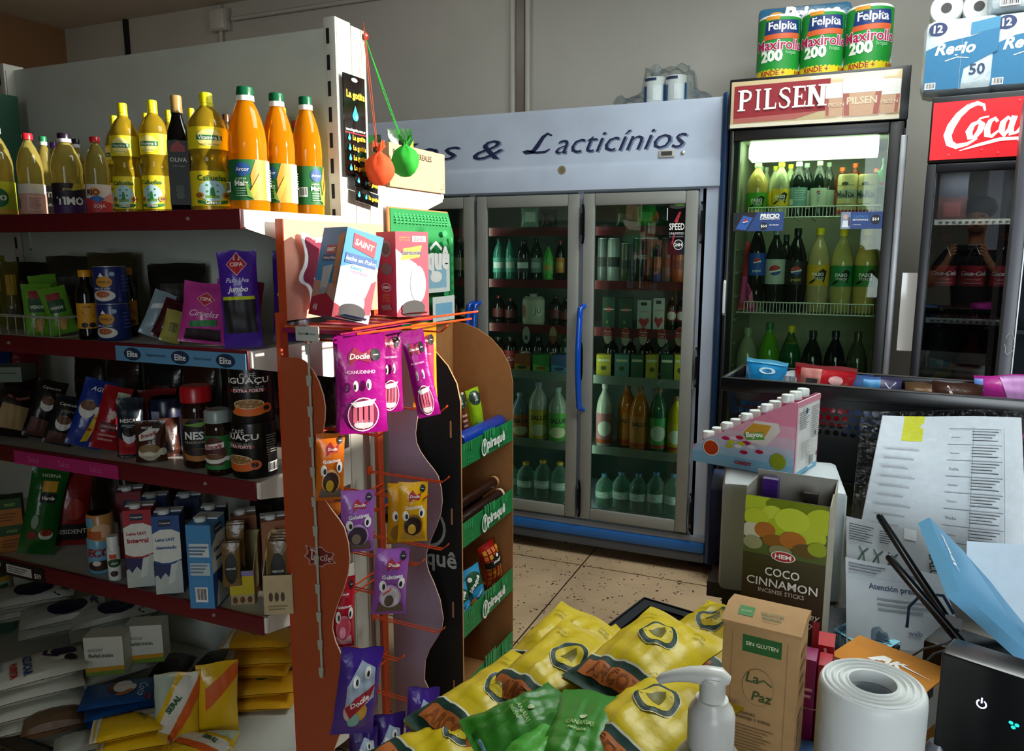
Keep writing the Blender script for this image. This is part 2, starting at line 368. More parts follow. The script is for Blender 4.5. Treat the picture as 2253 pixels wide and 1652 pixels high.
# right wall with the bright high doorway opening the sun comes through
w = MB(); wm = M('a3a29a', 'wall')
O = Vector((-1.2, 1.40, 1.0)) - SUN_DIR * ((XR + 1.2) / -SUN_DIR.x) * 1; OY0 = O.y; OZ0 = O.z
O2 = Vector((-1.2, 2.42, 2.13)) - SUN_DIR * ((XR + 1.2) / -SUN_DIR.x); OY1 = O2.y; OZ1 = min(O2.z, ZC - .02)
w.box(XR, YF, 0, XR + .1, OY0, ZC, wm); w.box(XR, OY1, 0, XR + .1, YB, ZC, wm); w.box(XR, OY0, 0, XR + .1, OY1, OZ0, wm)
if OZ1 < ZC - .03: w.box(XR, OY0, OZ1, XR + .1, OY1, ZC, wm)
struct('wall_right', w)
w = MB()
w.box(XL, YF - .1, 0, -.2, YF, ZC, wm); w.box(2.4, YF - .1, 0, XR, YF, ZC, wm); w.box(-.2, YF - .1, 0, 2.4, YF, .8, wm); w.box(-.2, YF - .1, 2.7, 2.4, YF, ZC, wm)
struct('wall_front', w)
cw = M('b3afa6', 'paint')
def pipe(n, P, r): struct(n, MB().tube(P, r, cw, 10))
for n, px in (('trim_1', 1128), ('trim_2', 1161)):
    q = at(px, 240, Y=YB - .018); t = at(px + (4 if px > 1140 else 8), 0, Y=YB - .018); pipe(n, [(q.x, q.y, 1.2), (q.x, q.y, ZC - .01)], .017)
q = at(1146, 200, Y=YB)
struct('trim_3', MB().box(q.x - .025, YB - .012, 1.2, q.x + .025, YB - .001, ZC, M('6e675e', 'paint')))
a = at(510, 42, Y=YB - .02); b = at(1000, 0, Y=YB - .02)
pipe('trim_4', [(a.x, a.y, a.z), (q.x - .05, a.y, a.z)], .014)
pipe('trim_5', [(a.x - .1, a.y, 2.2), (a.x - .1, a.y, ZC - .01)], .014)
c = at(490, 47, Y=YB)
j = thing('junction_box', 'white square electrical junction box on the back wall conduit, above the shelving', 'junction box', (c.x, YB, c.z))
MB().box(-.07, -.05, -.07, .07, 0, .07, M('b5b1a8', 'paint'), .006).build('box_body', j)
MB().box(-.062, -.058, -.062, .062, -.048, .062, M('bdb9b0', 'paint'), .004).build('cover', j)
c = at(281, 72, Y=YB)
o = MB().box(-.018, -.02, -.16, .018, 0, .17, M('0c0c0c', 'matte')).box(-.03, -.012, .0, -.018, 0, .16, M('1c1a18', 'matte')).build('cable_stub')
tagit(o, 'short black cable stub hanging on the far wall just under the ceiling', 'cable', (c.x, YB - .001, c.z))
# ================================================================ the long shelving unit
S1, S2, S3, S4, S5 = 1.585, 1.262, .945, .60, .185
GX0, GX1 = -3.1, -1.265
WHT = M('dcdcd2', 'paint'); RED = M('5e0c18', 'paint'); BLK = M('0b0b0b', 'matte'); WH = M('f2f2ee'); DK = M('141414')
g = thing('shelving_unit', 'long white double-sided shop shelving unit with dark red shelf fronts', 'shelving', (-1.9, 1.85, 0))
def gp(b): b.v = [(x + 1.9, y - 1.85, z) for x, y, z in b.v]; return b
gp(MB().box(GX0, 1.805, .1, -1.30, 1.87, 2.085, M('cfd6cc', 'paint'))).build('back_panel', g)
for x in (-1.3, -2.6):
    b = MB().box(x, 1.77, 0, x + .037, 1.84, 2.10, M('cfd0c4', 'paint'), .002)
    b.box(x, 1.843, 0, x + .037, 1.91, 2.095, M('d3cfc0', 'paint'), .002)
    for k in range(30): b.box(x + .009, 1.7685, .12 + k * .066, x + .018, 1.7702, .158 + k * .066, BLK)
    b.box(x + .0365, 1.775, .1, x + .0375, 1.777, 2.08, M('8d8878', 'paint')); b.box(x + .0365, 1.868, .1, x + .0375, 1.8695, 2.08, M('9d9684', 'paint'))
    for z in (1.93, 1.5, 1.2): b.box(x + .0366, 1.80, z, x + .0376, 1.806, z + .006, BLK)
    gp(b).build('upright', g)
for z, yf in ((S1, 1.40), (S2, 1.40), (S3, 1.40), (S4, 1.40), (S5, 1.24)):
    b = MB().box(GX0, yf, z - .022, GX1 - .002, 1.80, z, M('c4c5bb', 'paint'))
    sh = gp(b).build('shelf', g)
    gp(MB().box(GX0, yf - .012, z - .038, GX1, yf - .001, z + .008, RED if z > S5 else M('2a2a28', 'paint'), .002)).build('shelf_front', sh)
    b = MB().prism([(yf, z + .006), (1.77, z + .006), (1.77, z - .10), (1.70, z - .10), (yf, z - .036)], lambda y, zz, d: (d, y, zz), GX1, GX1 + .004, WHT)
    b.box(GX1 - .012, yf - .006, z - .034, GX1 + .006, yf + .006, z + .006, WHT, .002); gp(b).build('end_bracket', sh)
    if z > S5:
        for px in (-2.1, -1.42):
            b = MB().lathe([(.0005, 0), (.005, 0), (.004, .003)], M('c9c0b8', 'metal'), 8); b.v = [(px + vx, yf - .012 - vz, z - .012 + vy) for vx, vy, vz in b.v]
            gp(b).build('rivet', sh)
    if z == S2:
        x0, x1 = at(255, 775, Y=1.385).x, GX1 - .004; b = MB().box(x0, 1.384, z - .037, x1, 1.387, z + .001, M('5f93b8', 'gloss'))
        art = [ell(.14, .5, .07, .43, M('16314e')), txt('Elite', .14, .5, .085, WH, bold=.02), ell(.52, .5, .07, .43, M('16314e')), txt('Elite', .52, .5, .085, WH, bold=.02), ell(.86, .5, .07, .43, M('16314e')), txt('Elite', .86, .5, .085, WH, bold=.02),
               txt('Higiene Esencial', .33, .5, .15, M('335f80')), txt('Higiene Esencial', .69, .5, .13, M('335f80'))]
        b.decals(art, lambda x, y, e, x0=x0, x1=x1, z=z: (x0 + (x1 - x0) * x, 1.384 - e, z - .037 + .038 * y), (x1 - x0) / .038); gp(b).build('price_strip', sh, 'light blue price strip with three dark ovals')
    if z == S3:
        x0, x1 = at(30, 990, Y=1.385).x, at(258, 1020, Y=1.385).x; b = MB().box(x0, 1.384, z - .037, x1, 1.387, z + .001, M('b02a6e', 'gloss'))
        b.decals([txt('Salut', .2, .5, .11, M('d05a95')), txt('Salut', .5, .5, .11, M('d05a95')), txt('Salut', .8, .5, .11, M('d05a95'))], lambda x, y, e, x0=x0, x1=x1, z=z: (x0 + (x1 - x0) * x, 1.384 - e, z - .037 + .038 * y), (x1 - x0) / .038); gp(b).build('price_strip', sh, 'magenta price strip')
    if z == S4:
        x0, x1 = at(-60, 1235, Y=1.385).x, at(95, 1265, Y=1.385).x; b = MB().box(x0, 1.384, z - .04, x1, 1.387, z + .004, M('0e0e10'))
        b.decals([txt('59', .37, .62, .1, WH), rect(.5, .2, .85, .8, M('cfcfc8')), txt('$59', .93, .4, .09, WH)] + lines(.53, .28, .8, .72, 3, M('777777')), lambda x, y, e, x0=x0, x1=x1, z=z: (x0 + (x1 - x0) * x, 1.384 - e, z - .04 + .044 * y), (x1 - x0) / .044); gp(b).build('price_strip', sh, 'black price strip with white 59')
# the far side of the unit: one short shelf
b = MB().box(-1.9, 1.915, S1 + .085, GX1 - .002, 2.36, S1 + .10, WHT); fs = gp(b).build('shelf', g)
b = MB().prism([(1.91, S1 + .10), (2.34, S1 + .10), (2.34, S1 + .075), (2.29, S1 + .06), (1.91, S1 - .05)], lambda y, zz, d: (d, y, zz), GX1, GX1 + .004, M('e8e0d2', 'paint')); gp(b).build('end_bracket', fs)

def it(x0, y0, x1, y1, Y):                       # picture box of a camera-facing item standing at row Y: X, width, height, facing angle
    m = (x0 + x1) / 2; p = at(m, y1, Y=Y); q = at(m, y0, Y=Y); dep = (p - Vector((0, 0, CAM_H))).dot(_f)
    return p.x, (x1 - x0) * dep / FPX * math.cos(math.atan((m - 1126.5) / FPX)), q.z - p.z, math.atan2(-p.x, Y)

# ---- top shelf: oils
OIL = 'c0a428'
def canuelas(label, x0, y0, x1, y1, Y, off=0, grp='yellow-capped sunflower oil bottles', front=True):
    X, w, h, fc = it(x0, y0, x1, y1, Y); yl = M('e8d21a')
    art = [ell(.5, .43, .20, .30, M('a8cfd6')), rect(.40, .22, .60, .30, M('6f9a3a')), poly([(.46, .28), (.54, .28), (.52, .52), (.48, .52)], M('1f7a34'))]
    for a in (0, 1): art += [stroke([(.42, .40 + .2 * a), (.58, .60 - .2 * a)], .05, M('1f7a34'))]
    art += [txt('Cañuelas', .5, .80, .42, M('1c5d2c'), bold=.025), ell(.31, .30, .07, .09, M('c9881c')), ell(.31, .30, .035, .045, M('4a2a12')), ell(.70, .30, .07, .09, M('c9881c')), ell(.70, .30, .035, .045, M('4a2a12')),
            poly([(.28, .17), (.5, .11), (.72, .17), (.72, .08), (.5, .02), (.28, .08)], M('1c6a32')), txt('Girasol', .5, .10, .2, WH)]
    art2 = [ell(.5, .5, .18, .40, M('f1e68a')), poly([(.31, .62), (.69, .62), (.69, .40), (.31, .40)], M('1f6f38')), txt('Vitamina E', .5, .51, .32, WH), txt('girasol alto oleico', .5, .2, .26, M('8a7a20'))]
    return bottle('oil_bottle', label, 'bottle', w / 2, h, 'waist', OIL, 'dcd31c', (X, Y, S1), fc + off, art=art if front else [], art2=art2 if front else [], lab=(.06, .35), lab2=(.53, .71), labcol='e3cf18', caph=.085, capr=.34, ring='cfc92a', group=grp)
canuelas('yellow-labelled sunflower oil bottle standing between the black olive oil and the amber corn oil bottles', 427, 200, 515, 466, 1.45, R(4))
canuelas('yellow-labelled sunflower oil bottle directly left of the black olive oil bottle', 314, 210, 381, 466, 1.50, R(-25))
canuelas('yellow-labelled sunflower oil bottle just right of the red-capped soya oil, second from the black bottle', 257, 218, 322, 467, 1.47, R(-20))
canuelas('yellow sunflower oil bottle half hidden behind the leftmost yellow-labelled bottle', 243, 237, 290, 466, 1.60, R(-60))
canuelas('yellow sunflower oil bottle behind, its cap between the two left yellow-labelled bottles', 315, 232, 355, 466, 1.63, 0)
canuelas('yellow sunflower oil bottle behind, its cap just left of the gold-topped black bottle', 362, 226, 408, 466, 1.64, 0)
canuelas('yellow sunflower oil bottle behind, its cap just right of the gold-topped black bottle', 412, 222, 456, 466, 1.66, 0)
canuelas('yellow sunflower oil bottle at the back, its cap between the amber corn oil bottles', 615, 228, 662, 470, 1.74, 0)
# black olive oil
X, w, h, fc = it(376, 202, 430, 466, 1.46)
bottle('olive_oil_bottle', 'black square olive oil bottle with gold screw top on the top shelf', 'bottle', w / 2 * .92, h, 'dress', M('070806', 'gloss'), 'a98a4e', (X, 1.46, S1), fc - R(6), sq=.6, lab=(.08, .62), labcol='0d120e',
       art=[poly([(.15, .9), (.5, 1.0), (.85, .9), (.85, .82), (.15, .82)], M('8e2a2c')), txt('OLIVA', .5, .70, .8, M('d8d8d0')), txt('extra virgen', .5, .60, .6, M('8a8a80')), rect(.3, .2, .7, .3, M('39443c')), ell(.5, .15, .2, .06, M('3d4a40'))], caph=.10, capr=.52, ring='9c7e44')
# amber corn oils, a column running back
GR = M('15652c')
def arcor(label, x0, y0, x1, y1, Y, off, X):
    _, w, h, fc = it(x0, y0, x1, y1, Y)
    art = [poly([(.5, 0), (.72, 0), (.72, 1), (.55, 1), (.47, .6)], M('c08a2c')), rect(.72, 0, .98, 1, M('e4ece6')), ell(.36, .76, .12, .17, M('1c4f8e')), txt('Arcor', .36, .76, .19, WH, bold=.02), txt('ACEITE DE', .33, .53, .16, M('d8e8c8')), txt('Maiz', .34, .42, .2, M('f4f4e8'), bold=.03)] + lines(.26, .08, .44, .32, 4, M('7fb08a')) + \
          [poly([(.42, .1), (.50, .04), (.66, .62), (.60, .68)], M('d7a13c')), poly([(.42, .1), (.50, .04), (.40, .5)], M('6f9a3a'))] + lines(.75, .35, .95, .8, 7, M('aab8ae')) + barcode(.03, .2, .18, .45)
    return bottle('oil_bottle', label, 'bottle', w / 2, h, 'arcor', 'f09a0c', '0d5a38', (X, Y, S1), fc + off, art=art, lab=(.10, .42), labcol='15652c', caph=.065, capr=.44, ring='e8ece8', group='amber corn oil bottles')
arcor('amber corn oil bottle with green cap, nearest of the three at the shelf end', 519, 192, 608, 472, 1.475, R(10), -1.315)
arcor('amber corn oil bottle with green cap, middle of the three at the shelf end', 586, 202, 660, 472, 1.59, R(-4), -1.315)
arcor('amber corn oil bottle with green cap, farthest of the three, next to the slotted upright', 655, 208, 722, 474, 1.70, R(60), -1.313)
# the left, paler oils
def pale(label, x0, y0, x1, y1, Y, cap, lc, art, col='b8aa58', off=0, ring=None, lab=(.05, .40), grp='pale cooking oil bottles'):
    X, w, h, fc = it(x0, y0, x1, y1, Y)
    return bottle('oil_bottle', label, 'bottle', w / 2, h, 'oil', col, cap, (X, Y, S1), fc + off, art=art, lab=lab, labcol=lc, caph=.06, capr=.42, ring=ring, group=grp)
pale('pale oil bottle with lime green label, cut by the left photo edge', -32, 262, 41, 470, 1.46, 'd8e0e0', 'a9b42c', [ell(.45, .5, .2, .3, M('1c6a3a')), txt('O', .55, .5, .12, WH, bold=.05), rect(.1, .0, .9, .15, M('c9a12c'))])
pale('pale oil bottle with red cap, its back label pink and white, second from the left', 45, 277, 106, 468, 1.47, 'b5202c', 'd9d3c8', [rect(0, 0, 1, .68, M('c99a8a')), rect(.38, .12, .72, .62, M('d8aea2')), rect(.1, .2, .2, .5, M('7a5a50'))] + lines(.42, .16, .68, .56, 6, M('a8685c')))
pale('pale oil bottle with green cap and black label, behind the red-capped bottle', 88, 281, 130, 468, 1.54, '1a7a4c', '1a1a16', [txt('TI', .55, .7, .2, WH, bold=.04), txt('GIRA', .55, .35, .3, M('d0d0c0'))], ring='d8dcd8')
pale('pale oil bottle with small purple cap peeking out behind the black-capped bottles', 112, 291, 150, 468, 1.63, '5a2a80', '39264a', [])
pale('pale oil bottle with near-black cap and purple label, in the front row', 119, 279, 191, 468, 1.47, '1e1226', '3b1350', [poly([(.1, .35), (.5, .25), (.9, .6), (.9, 1), (.1, 1)], M('1b1020')), poly([(.55, .75), (.9, .85), (.9, 1), (.6, 1)], M('b9a23a')), txt('TIMO', .52, .42, .5, WH, bold=.04), txt('girasol', .5, .8, .2, M('c0b060'))], ring='d4d4dc', lab=(.04, .40))
pale('pale oil bottle with near-black cap standing behind the purple-labelled one', 160, 287, 200, 468, 1.58, '1e1226', '3b1350', [], ring='d4d4dc')
pale('pale soya oil bottle with red cap and white-and-red label', 193, 288, 249, 468, 1.48, 'b5202c', 'd8d0cc', [poly([(0, .55), (.6, .45), (1, .6), (1, 0), (0, 0)], M('b42a30')), poly([(.5, .45), (.8, .7), (1, .5), (1, .3)], M('d8887c')), ell(.40, .72, .14, .16, M('e08a1c')), poly([(.25, .5), (.5, .35), (.62, .5), (.45, .62)], M('1d5fa8')), txt('RIO', .36, .72, .3, M('2a2320'), bold=.04), txt('SOJA', .5, .22, .26, M('f0d8d0'))])
pale('short brown-capped bottle behind, between the front yellow bottle and the nearest corn oil', 490, 237, 528, 468, 1.64, '5a3a1c', '6b5a2a', [], col='7a6428', grp='brown and gold capped bottles at the back')
pale('gold-topped bottle behind the front yellow-labelled bottle', 466, 212, 494, 468, 1.70, '9c7c40', '1a1a14', [], col='2a2a14', grp='brown and gold capped bottles at the back')
pale('red-capped oil bottle at the back between the middle and farthest corn oils', 634, 250, 664, 470, 1.755, 'a81c28', 'c8b020', [], col='b09018', grp='brown and gold capped bottles at the back')
# green carton on the neighbouring bay
p = at(4, 200, Y=1.7); carton('carton', 'tall dark green carton beyond the left upright', 'carton', .16, .10, .40, '0e4a34', [], (p.x - .08, 1.7, S1))

# ---- second shelf
for i, (x0, y0, x1, y1, Y, ry, lb) in enumerate(((62, 628, 128, 744, 1.45, 0, 'nearest of the three'), (88, 616, 150, 744, 1.51, R(-6), 'middle one of the three'), (110, 640, 172, 744, 1.48, R(-12), 'rightmost of the three'))):
    X, w, h, fc = it(x0, y0, x1, y1, Y)
    bag('tea_packet', 'bright green tea packet with dark green panel, ' + lb, 'packet', w, h, .03, '5f9a2a', [rect(.22, .72, .72, .86, M('8e1c24')), rect(.18, .45, .80, .72, M('14481f')), txt('VERDE', .48, .55, .5, M('e4ecd8'), bold=.02), ell(.5, .2, .16, .12, M('c09a4a')), ell(.6, .26, .1, .08, M('b98a3a'))] if i != 1 else [rect(.2, .5, .8, .75, M('2a6a24'))],
        (X, Y, S2), fc, R(-8), ry, 'green tea packets leaning on the wire divider', seed=i, wr=.3, top=.05, bot=.02)
b = MB()
ax = at(-20, 740, Y=1.41).x; bx = at(128, 740, Y=1.41).x
for z in (.004, .055, .10): b.tube([(ax, 1.415, z), (bx, 1.415, z), (bx, 1.6, z)] if z < .1 else [(ax, 1.415, z - .04), (bx, 1.415, z - .042), (bx, 1.6, z - .04)], .0016, 'a9a89a')
n = 9
for i in range(n): x = ax + (bx - ax) * i / (n - 1); b.tube([(x, 1.415, 0), (x, 1.415, .058)], .0013, 'a9a89a', 5)
tagit(b.build('wire_divider'), 'low white wire divider in front of the green packets on the second shelf', 'wire rack', (0, 0, S2 + .0025))
for i, (x0, x1, c, lb) in enumerate(((-30, 22, '6b6a1e', 'dark olive snack packet at the left photo edge, behind the wire divider'), (20, 52, '57501c', 'narrow olive and yellow packet left of the bright green packets'))):
    X, w, h, fc = it(x0, 582 + i * 12, x1, 742, 1.56); bag('snack_packet', lb, 'packet', w * 1.25, h, .04, c, [rect(.2, .5, .8, .8, M('a88a1c')), rect(.3, .15, .7, .3, M('2a2a14'))], (X, 1.56, S2), fc, R(-6), 0, 'olive packets behind the wire divider', seed=4 + i)
def sauce(label, x0, y0, x1, y1, Y):
    X, w, h, fc = it(x0, y0, x1, y1, Y)
    bottle('sauce_bottle', label, 'bottle', w / 2, h, 'dress', M('0b0605', 'gloss'), 'd9930e', (X, Y, S2), fc, lab=(.16, .52), labcol='d2951c', art=[txt('SALSA', .5, .85, .22, M('5a2a08')), stroke([(.36, .62), (.62, .70), (.42, .5), (.66, .52)], .12, M('b3341c')), ell(.40, .14, .09, .1, DK), ell(.60, .14, .09, .1, DK)], caph=.085, capr=.62, group='dark sauce bottles with yellow caps')
sauce('dark sauce bottle with yellow cap beside the green packets', 174, 592, 222, 746, 1.46)
sauce('dark sauce bottle with yellow cap behind the stacked blue cans', 231, 590, 266, 740, 1.57)
sauce('dark sauce bottle with yellow cap right of the stacked blue cans', 272, 590, 308, 742, 1.56)
X, w, h, fc = it(216, 682, 292, 750, 1.48); BL = '1c2c66'
cart = [ell(.30, .62, .16, .17, M('c58a1a')), txt('PANELA', .30, .62, .24, M('3a2a10'), bold=.02), poly([(.2, .78), (.25, .9), (.30, .78)], WH), ell(.28, .2, .22, .17, M('d8d4cc')), ell(.26, .24, .14, .1, M('a4582a')), ell(.46, .86, .05, .07, M('8fb0c8')), txt('dulce de leche', .26, .42, .3, WH)] + lines(.62, .3, .95, .85, 5, M('44549a'))
c1 = can('food_can', 'dark blue food can, the lower of the two stacked on the second shelf', 'can', w / 2, .098, BL, cart, (X, 1.48, S2), fc + R(10), 'stacked dark blue cans', taper=.96, span=R(180))
dup(c1, 'dark blue food can, the upper of the two stacked on the second shelf', (X - .004, 1.482, S2 + .0985), fc + R(14))
for i, (x0, y0, x1, y1, Y, c, ry, lb) in enumerate(((305, 648, 352, 752, 1.50, '8aa0aa', 24, 'crumpled pale blue-grey packet leaning right, right of the blue cans'), (330, 660, 372, 752, 1.47, '3f1016', 26, 'dark maroon packet leaning beside the pink bag'), (350, 680, 392, 752, 1.44, 'a09a4c', 18, 'small yellowish packet at the foot of the pink bag'))):
    X, w, h, fc = it(x0, y0, x1, y1, Y); bag('dried_fruit_packet', lb, 'packet', w * 1.1, h, .035, c, [poly([(.1, .55), (.9, .7), (.9, .8), (.1, .66)], M('d8dcdc')) if i == 0 else rect(.3, .3, .7, .6, M('2a1a1a' if i == 1 else '6a6a2a'))], (X, Y, S2), fc, R(-10), R(ry), 'mixed packets leaning beside the pink bag', seed=9 + i)
def cepa(b0, y, w=.36, c='b81c2c', t='CEPA'): return [poly([(.5 - w / 2, y), (.5, y + .12), (.5 + w / 2, y), (.5, y - .12)], M('e8b8c0')), poly([(.5 - w * .46, y), (.5, y + .108), (.5 + w * .46, y), (.5, y - .108)], M(c)), txt(t, .5, y, w * .62, M('f4dcd8'), bold=.03)]
X, w, h, fc = it(390, 622, 500, 756, 1.45)
pa = lambda: cepa(0, .72, .4) + [txt('Ciruelas', .5, .48, .62, M('f0c8e0'), shear=.35), poly([(.22, .24), (.78, .30), (.78, .40), (.22, .34)], M('1c7a3a')), poly([(.12, .05), (.88, .05), (.86, .24), (.14, .22)], M('24121c'))]
bag('dried_fruit_bag', 'shiny pink dried fruit bag with red diamond and green stripe, in front', 'bag', w, h, .05, 'b93a90', pa(), (X, 1.45, S2), fc - R(10), R(-10), R(8), 'pink dried fruit bags', seed=14)
bag('dried_fruit_bag', 'pink dried fruit bag mostly hidden behind the front pink bag', 'bag', w, h * 1.04, .04, 'b93a90', pa(), (X + .035, 1.53, S2), fc - R(10), R(-10), R(6), 'pink dried fruit bags', seed=15)
X, w, h, fc = it(492, 562, 584, 776, 1.46)
pj = lambda: cepa(0, .86, .55) + [txt('Pasa Uva', .5, .70, .6, M('d8d0f0'), shear=.3), txt('Jumbo', .5, .60, .55, M('e8e0f4'), shear=.3, bold=.03), rect(.08, .50, .92, .535, M('b9c414')), rect(.08, .16, .92, .50, M('17141c'))]
bag('dried_fruit_bag', 'tall purple raisin bag with red diamond at the right end of the second shelf', 'bag', w * .95, h, .05, '4a249a', pj(), (X, 1.46, S2), fc - R(8), R(-3), R(-2), 'tall purple raisin bags', seed=16, wr=.8)
bag('dried_fruit_bag', 'tall purple raisin bag behind the front one, against the stand', 'bag', w * .9, h * .97, .05, '33186e', pj(), (X + .062, 1.56, S2), fc + R(4), R(-3), R(2), 'tall purple raisin bags', seed=17, wr=.8)
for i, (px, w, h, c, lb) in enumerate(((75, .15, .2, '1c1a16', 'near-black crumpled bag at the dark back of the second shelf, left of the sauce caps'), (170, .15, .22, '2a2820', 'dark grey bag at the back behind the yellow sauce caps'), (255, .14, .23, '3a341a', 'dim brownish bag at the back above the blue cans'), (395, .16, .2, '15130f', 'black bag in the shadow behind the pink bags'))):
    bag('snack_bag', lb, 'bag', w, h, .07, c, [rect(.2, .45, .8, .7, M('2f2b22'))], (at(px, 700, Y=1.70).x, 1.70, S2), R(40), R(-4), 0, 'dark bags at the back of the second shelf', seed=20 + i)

# ---- third shelf: coffee and tea
p = at(-5, 830, Y=1.5); carton('tea_box', 'pale grey-green tea box perched above the bags at the left photo edge, third shelf', 'box', .13, .09, .045, '77857a', [lines(.1, .3, .9, .7, 2, M('4a564c'))[0]], (p.x + .01, 1.52, S3 + .165), R(30))
p = at(0, 900, Y=1.55); carton('tea_carton', 'dark carton under the pale tea box at the left photo edge', 'carton', .13, .09, .164, '241214', [rect(.1, .6, .9, .9, M('3a1014'))], (p.x + .01, 1.52, S3), R(30))
def cof(label, x0, y0, x1, y1, Y, c, art, ry=0, rx=-8, off=0, grp=None, seed=0, ws=1, hs=1, **k):
    X, w, h, fc = it(x0, y0, x1, y1, Y); return bag('coffee_bag', label, 'bag', w * ws, h * hs, .045, c, art, (X, Y, S3), fc + off, R(rx), R(ry), grp, seed=seed, **k)
cup = lambda x, y, s, a='dcdcd6', f='6a4426': [ell(x, y - .02 * s, .17 * s, .09 * s, M(a)), ell(x, y + .015 * s, .16 * s, .05 * s, M(f)), ell(x + .19 * s, y - .02 * s, .05 * s, .04 * s, M(a))]
cof('red crinkled coffee bag at the back left of the third shelf', 5, 815, 92, 985, 1.66, '8a1420', [rect(.1, .1, .9, .5, M('5a0c14'))], 6, seed=30, grp='bags at the back of the coffee shelf')
cof('blue crinkled coffee bag at the left photo edge of the third shelf', -35, 815, 40, 985, 1.60, '1a2f78', [rect(.1, .1, .9, .4, M('8a1018'))], 4, seed=31, grp='bags at the back of the coffee shelf')
cof('dark brown coffee bag with a beige panel at the left photo edge', -20, 880, 58, 984, 1.45, '1c100e', [poly([(.05, .2), (.85, .15), (.95, .62), (.2, .7)], M('a58a5c')), stroke([(.3, .85), (.6, .78), (.9, .84)], .05, M('8a4a4a'))], 14, seed=32, ws=1.1)
cof('dark cappuccino bag with yellow flash and white cup, second bag from the left', 48, 862, 118, 988, 1.47, '15110f', [txt('Capuccino', .5, .86, .6, M('cfc8ba'), shear=.3)] + cup(.5, .62, 1.4) + [rect(.72, .3, .9, .72, M('c79b1c')), poly([(.1, .04), (.9, .04), (.85, .3), (.1, .35)], M('5a3428'))], 20, seed=33)
cof('dark cappuccino bag with a white cup, just left of the blue coffee bag', 92, 890, 158, 996, 1.44, '14181c', [txt('Capuccino', .55, .82, .7, M('d8d4c8'), shear=.3), txt('clásico', .55, .70, .45, M('8a8478'), shear=.3)] + cup(.5, .48, 1.7) + [poly([(.1, .04), (.9, .04), (.9, .26), (.1, .26)], M('4f3226'))], 20, seed=34)
cof('bright blue coffee bag with slanted yellow stripe and white cup', 142, 866, 220, 1006, 1.445, '17358c', [txt('AGUIA', .55, .86, .62, WH, shear=.3), poly([(.66, .70), (.92, .80), (.60, .1), (.40, .06)], M('d8b41a'))] + cup(.3, .58, 1.5) + [txt('50g', .70, .62, .2, M('b03a1c'), bold=.04), txt('gratis', .62, .44, .2, M('b03a1c')), txt('50g', .55, .26, .2, M('b03a1c'), bold=.04)], 21, seed=35, hs=1.05)
cof('red coffee bag with a small white label, right of the blue coffee bag', 196, 878, 262, 1014, 1.46, '99141e', [rect(.5, .78, .95, .92, M('c4d0b4')), txt('ELCA', .72, .85, .36, M('2a5a2a')), ell(.5, .55, .13, .07, M('d0b8ac')), rect(.12, .3, .88, .42, M('5f1016')), txt('ORIGINAL', .5, .36, .6, M('d8b0a4'))] + lines(.2, .12, .8, .26, 2, M('c08080')), 18, seed=36)
cof('dark teal coffee bag with red base and white lettering, left of the brown pouch', 258, 874, 318, 1000, 1.46, '10202c', [txt('NESCAFÉ', .5, .62, .8, WH, bold=.025), txt('DESCAFEINADO', .5, .53, .7, M('a8b4bc'))] + cup(.45, .40, 1.6, 'd8dce0', '1a0c06') + [poly([(.05, .04), (.95, .04), (.95, .30), (.4, .22), (.05, .34)], M('a51a20'))], 3, seed=37, pouch=True)
cof('shiny red bag lying behind the brown pouch and dark tub', 312, 872, 398, 985, 1.62, '7a121a', [], 0, seed=38, grp='bags at the back of the coffee shelf')
X, w, h, fc = it(336, 892, 408, 1000, 1.585)
can('coffee_tub', 'dark navy coffee tub with a small white sticker, behind the brown pouch', 'tub', w / 2, h, '141b36', [rect(.2, .62, .38, .82, M('a9b4cc')), txt('KAI', .1, .4, .2, M('8a90a8'))], (X, 1.585, S3), fc, rim='101428')
cof('brown coffee pouch with white script label and cup', 300, 944, 372, 1032, 1.45, '3f1d14', [poly([(.15, .50), (.55, .62), (.85, .86), (.80, .96), (.45, .84), (.12, .72)], M('1c100c')), poly([(.16, .52), (.62, .56), (.84, .80), (.5, .82), (.14, .66)], M('e0d8d0')), txt('Bracafé', .48, .67, .56, M('8e1c1c'), shear=.3, bold=.03, rot=.25), txt('NESCAFÉ', .42, .84, .36, WH)] + cup(.5, .30, 2.2, 'd0cab0', '8a6a44') + [ell(.5, .16, .25, .12, M('d0cab0'))], 0, -4, R(-14), seed=39, pouch=True, grp='brown coffee pouches')
cof('brown coffee pouch standing just behind the labelled pouch', 345, 950, 405, 1032, 1.505, '3a1a12', [rect(.3, .1, .6, .8, M('2a120c'))], 0, -4, R(10), seed=40, pouch=True, grp='brown coffee pouches')
def jar(label, x0, y0, x1, y1, Y, lid, art, lc, rr=.80):
    X, w, h, fc = it(x0, y0, x1, y1, Y)
    return bottle('coffee_jar', label, 'jar', w / 2, h, 'jar', M('22100a', 'gloss'), lid, (X, Y, S3), fc, art=art, lab=(.10, .62), labcol=lc, caph=.18, capr=.93 if rr > .9 else .98)
jar('large dark coffee jar with wide red lid', 406, 866, 478, 1040, 1.475, 'b3141e', [ell(.45, .5, .30, .50, M('0e0e10')), poly([(.2, .85), (.75, .95), (.55, .80)], M('6f9a3c')), txt('NES', .42, .60, .34, WH, bold=.03), txt('TRADICIÓN', .42, .45, .36, M('b0a898'))] + cup(.5, .18, 1.7, 'b0702c', '2a140a'), '6d4a30')
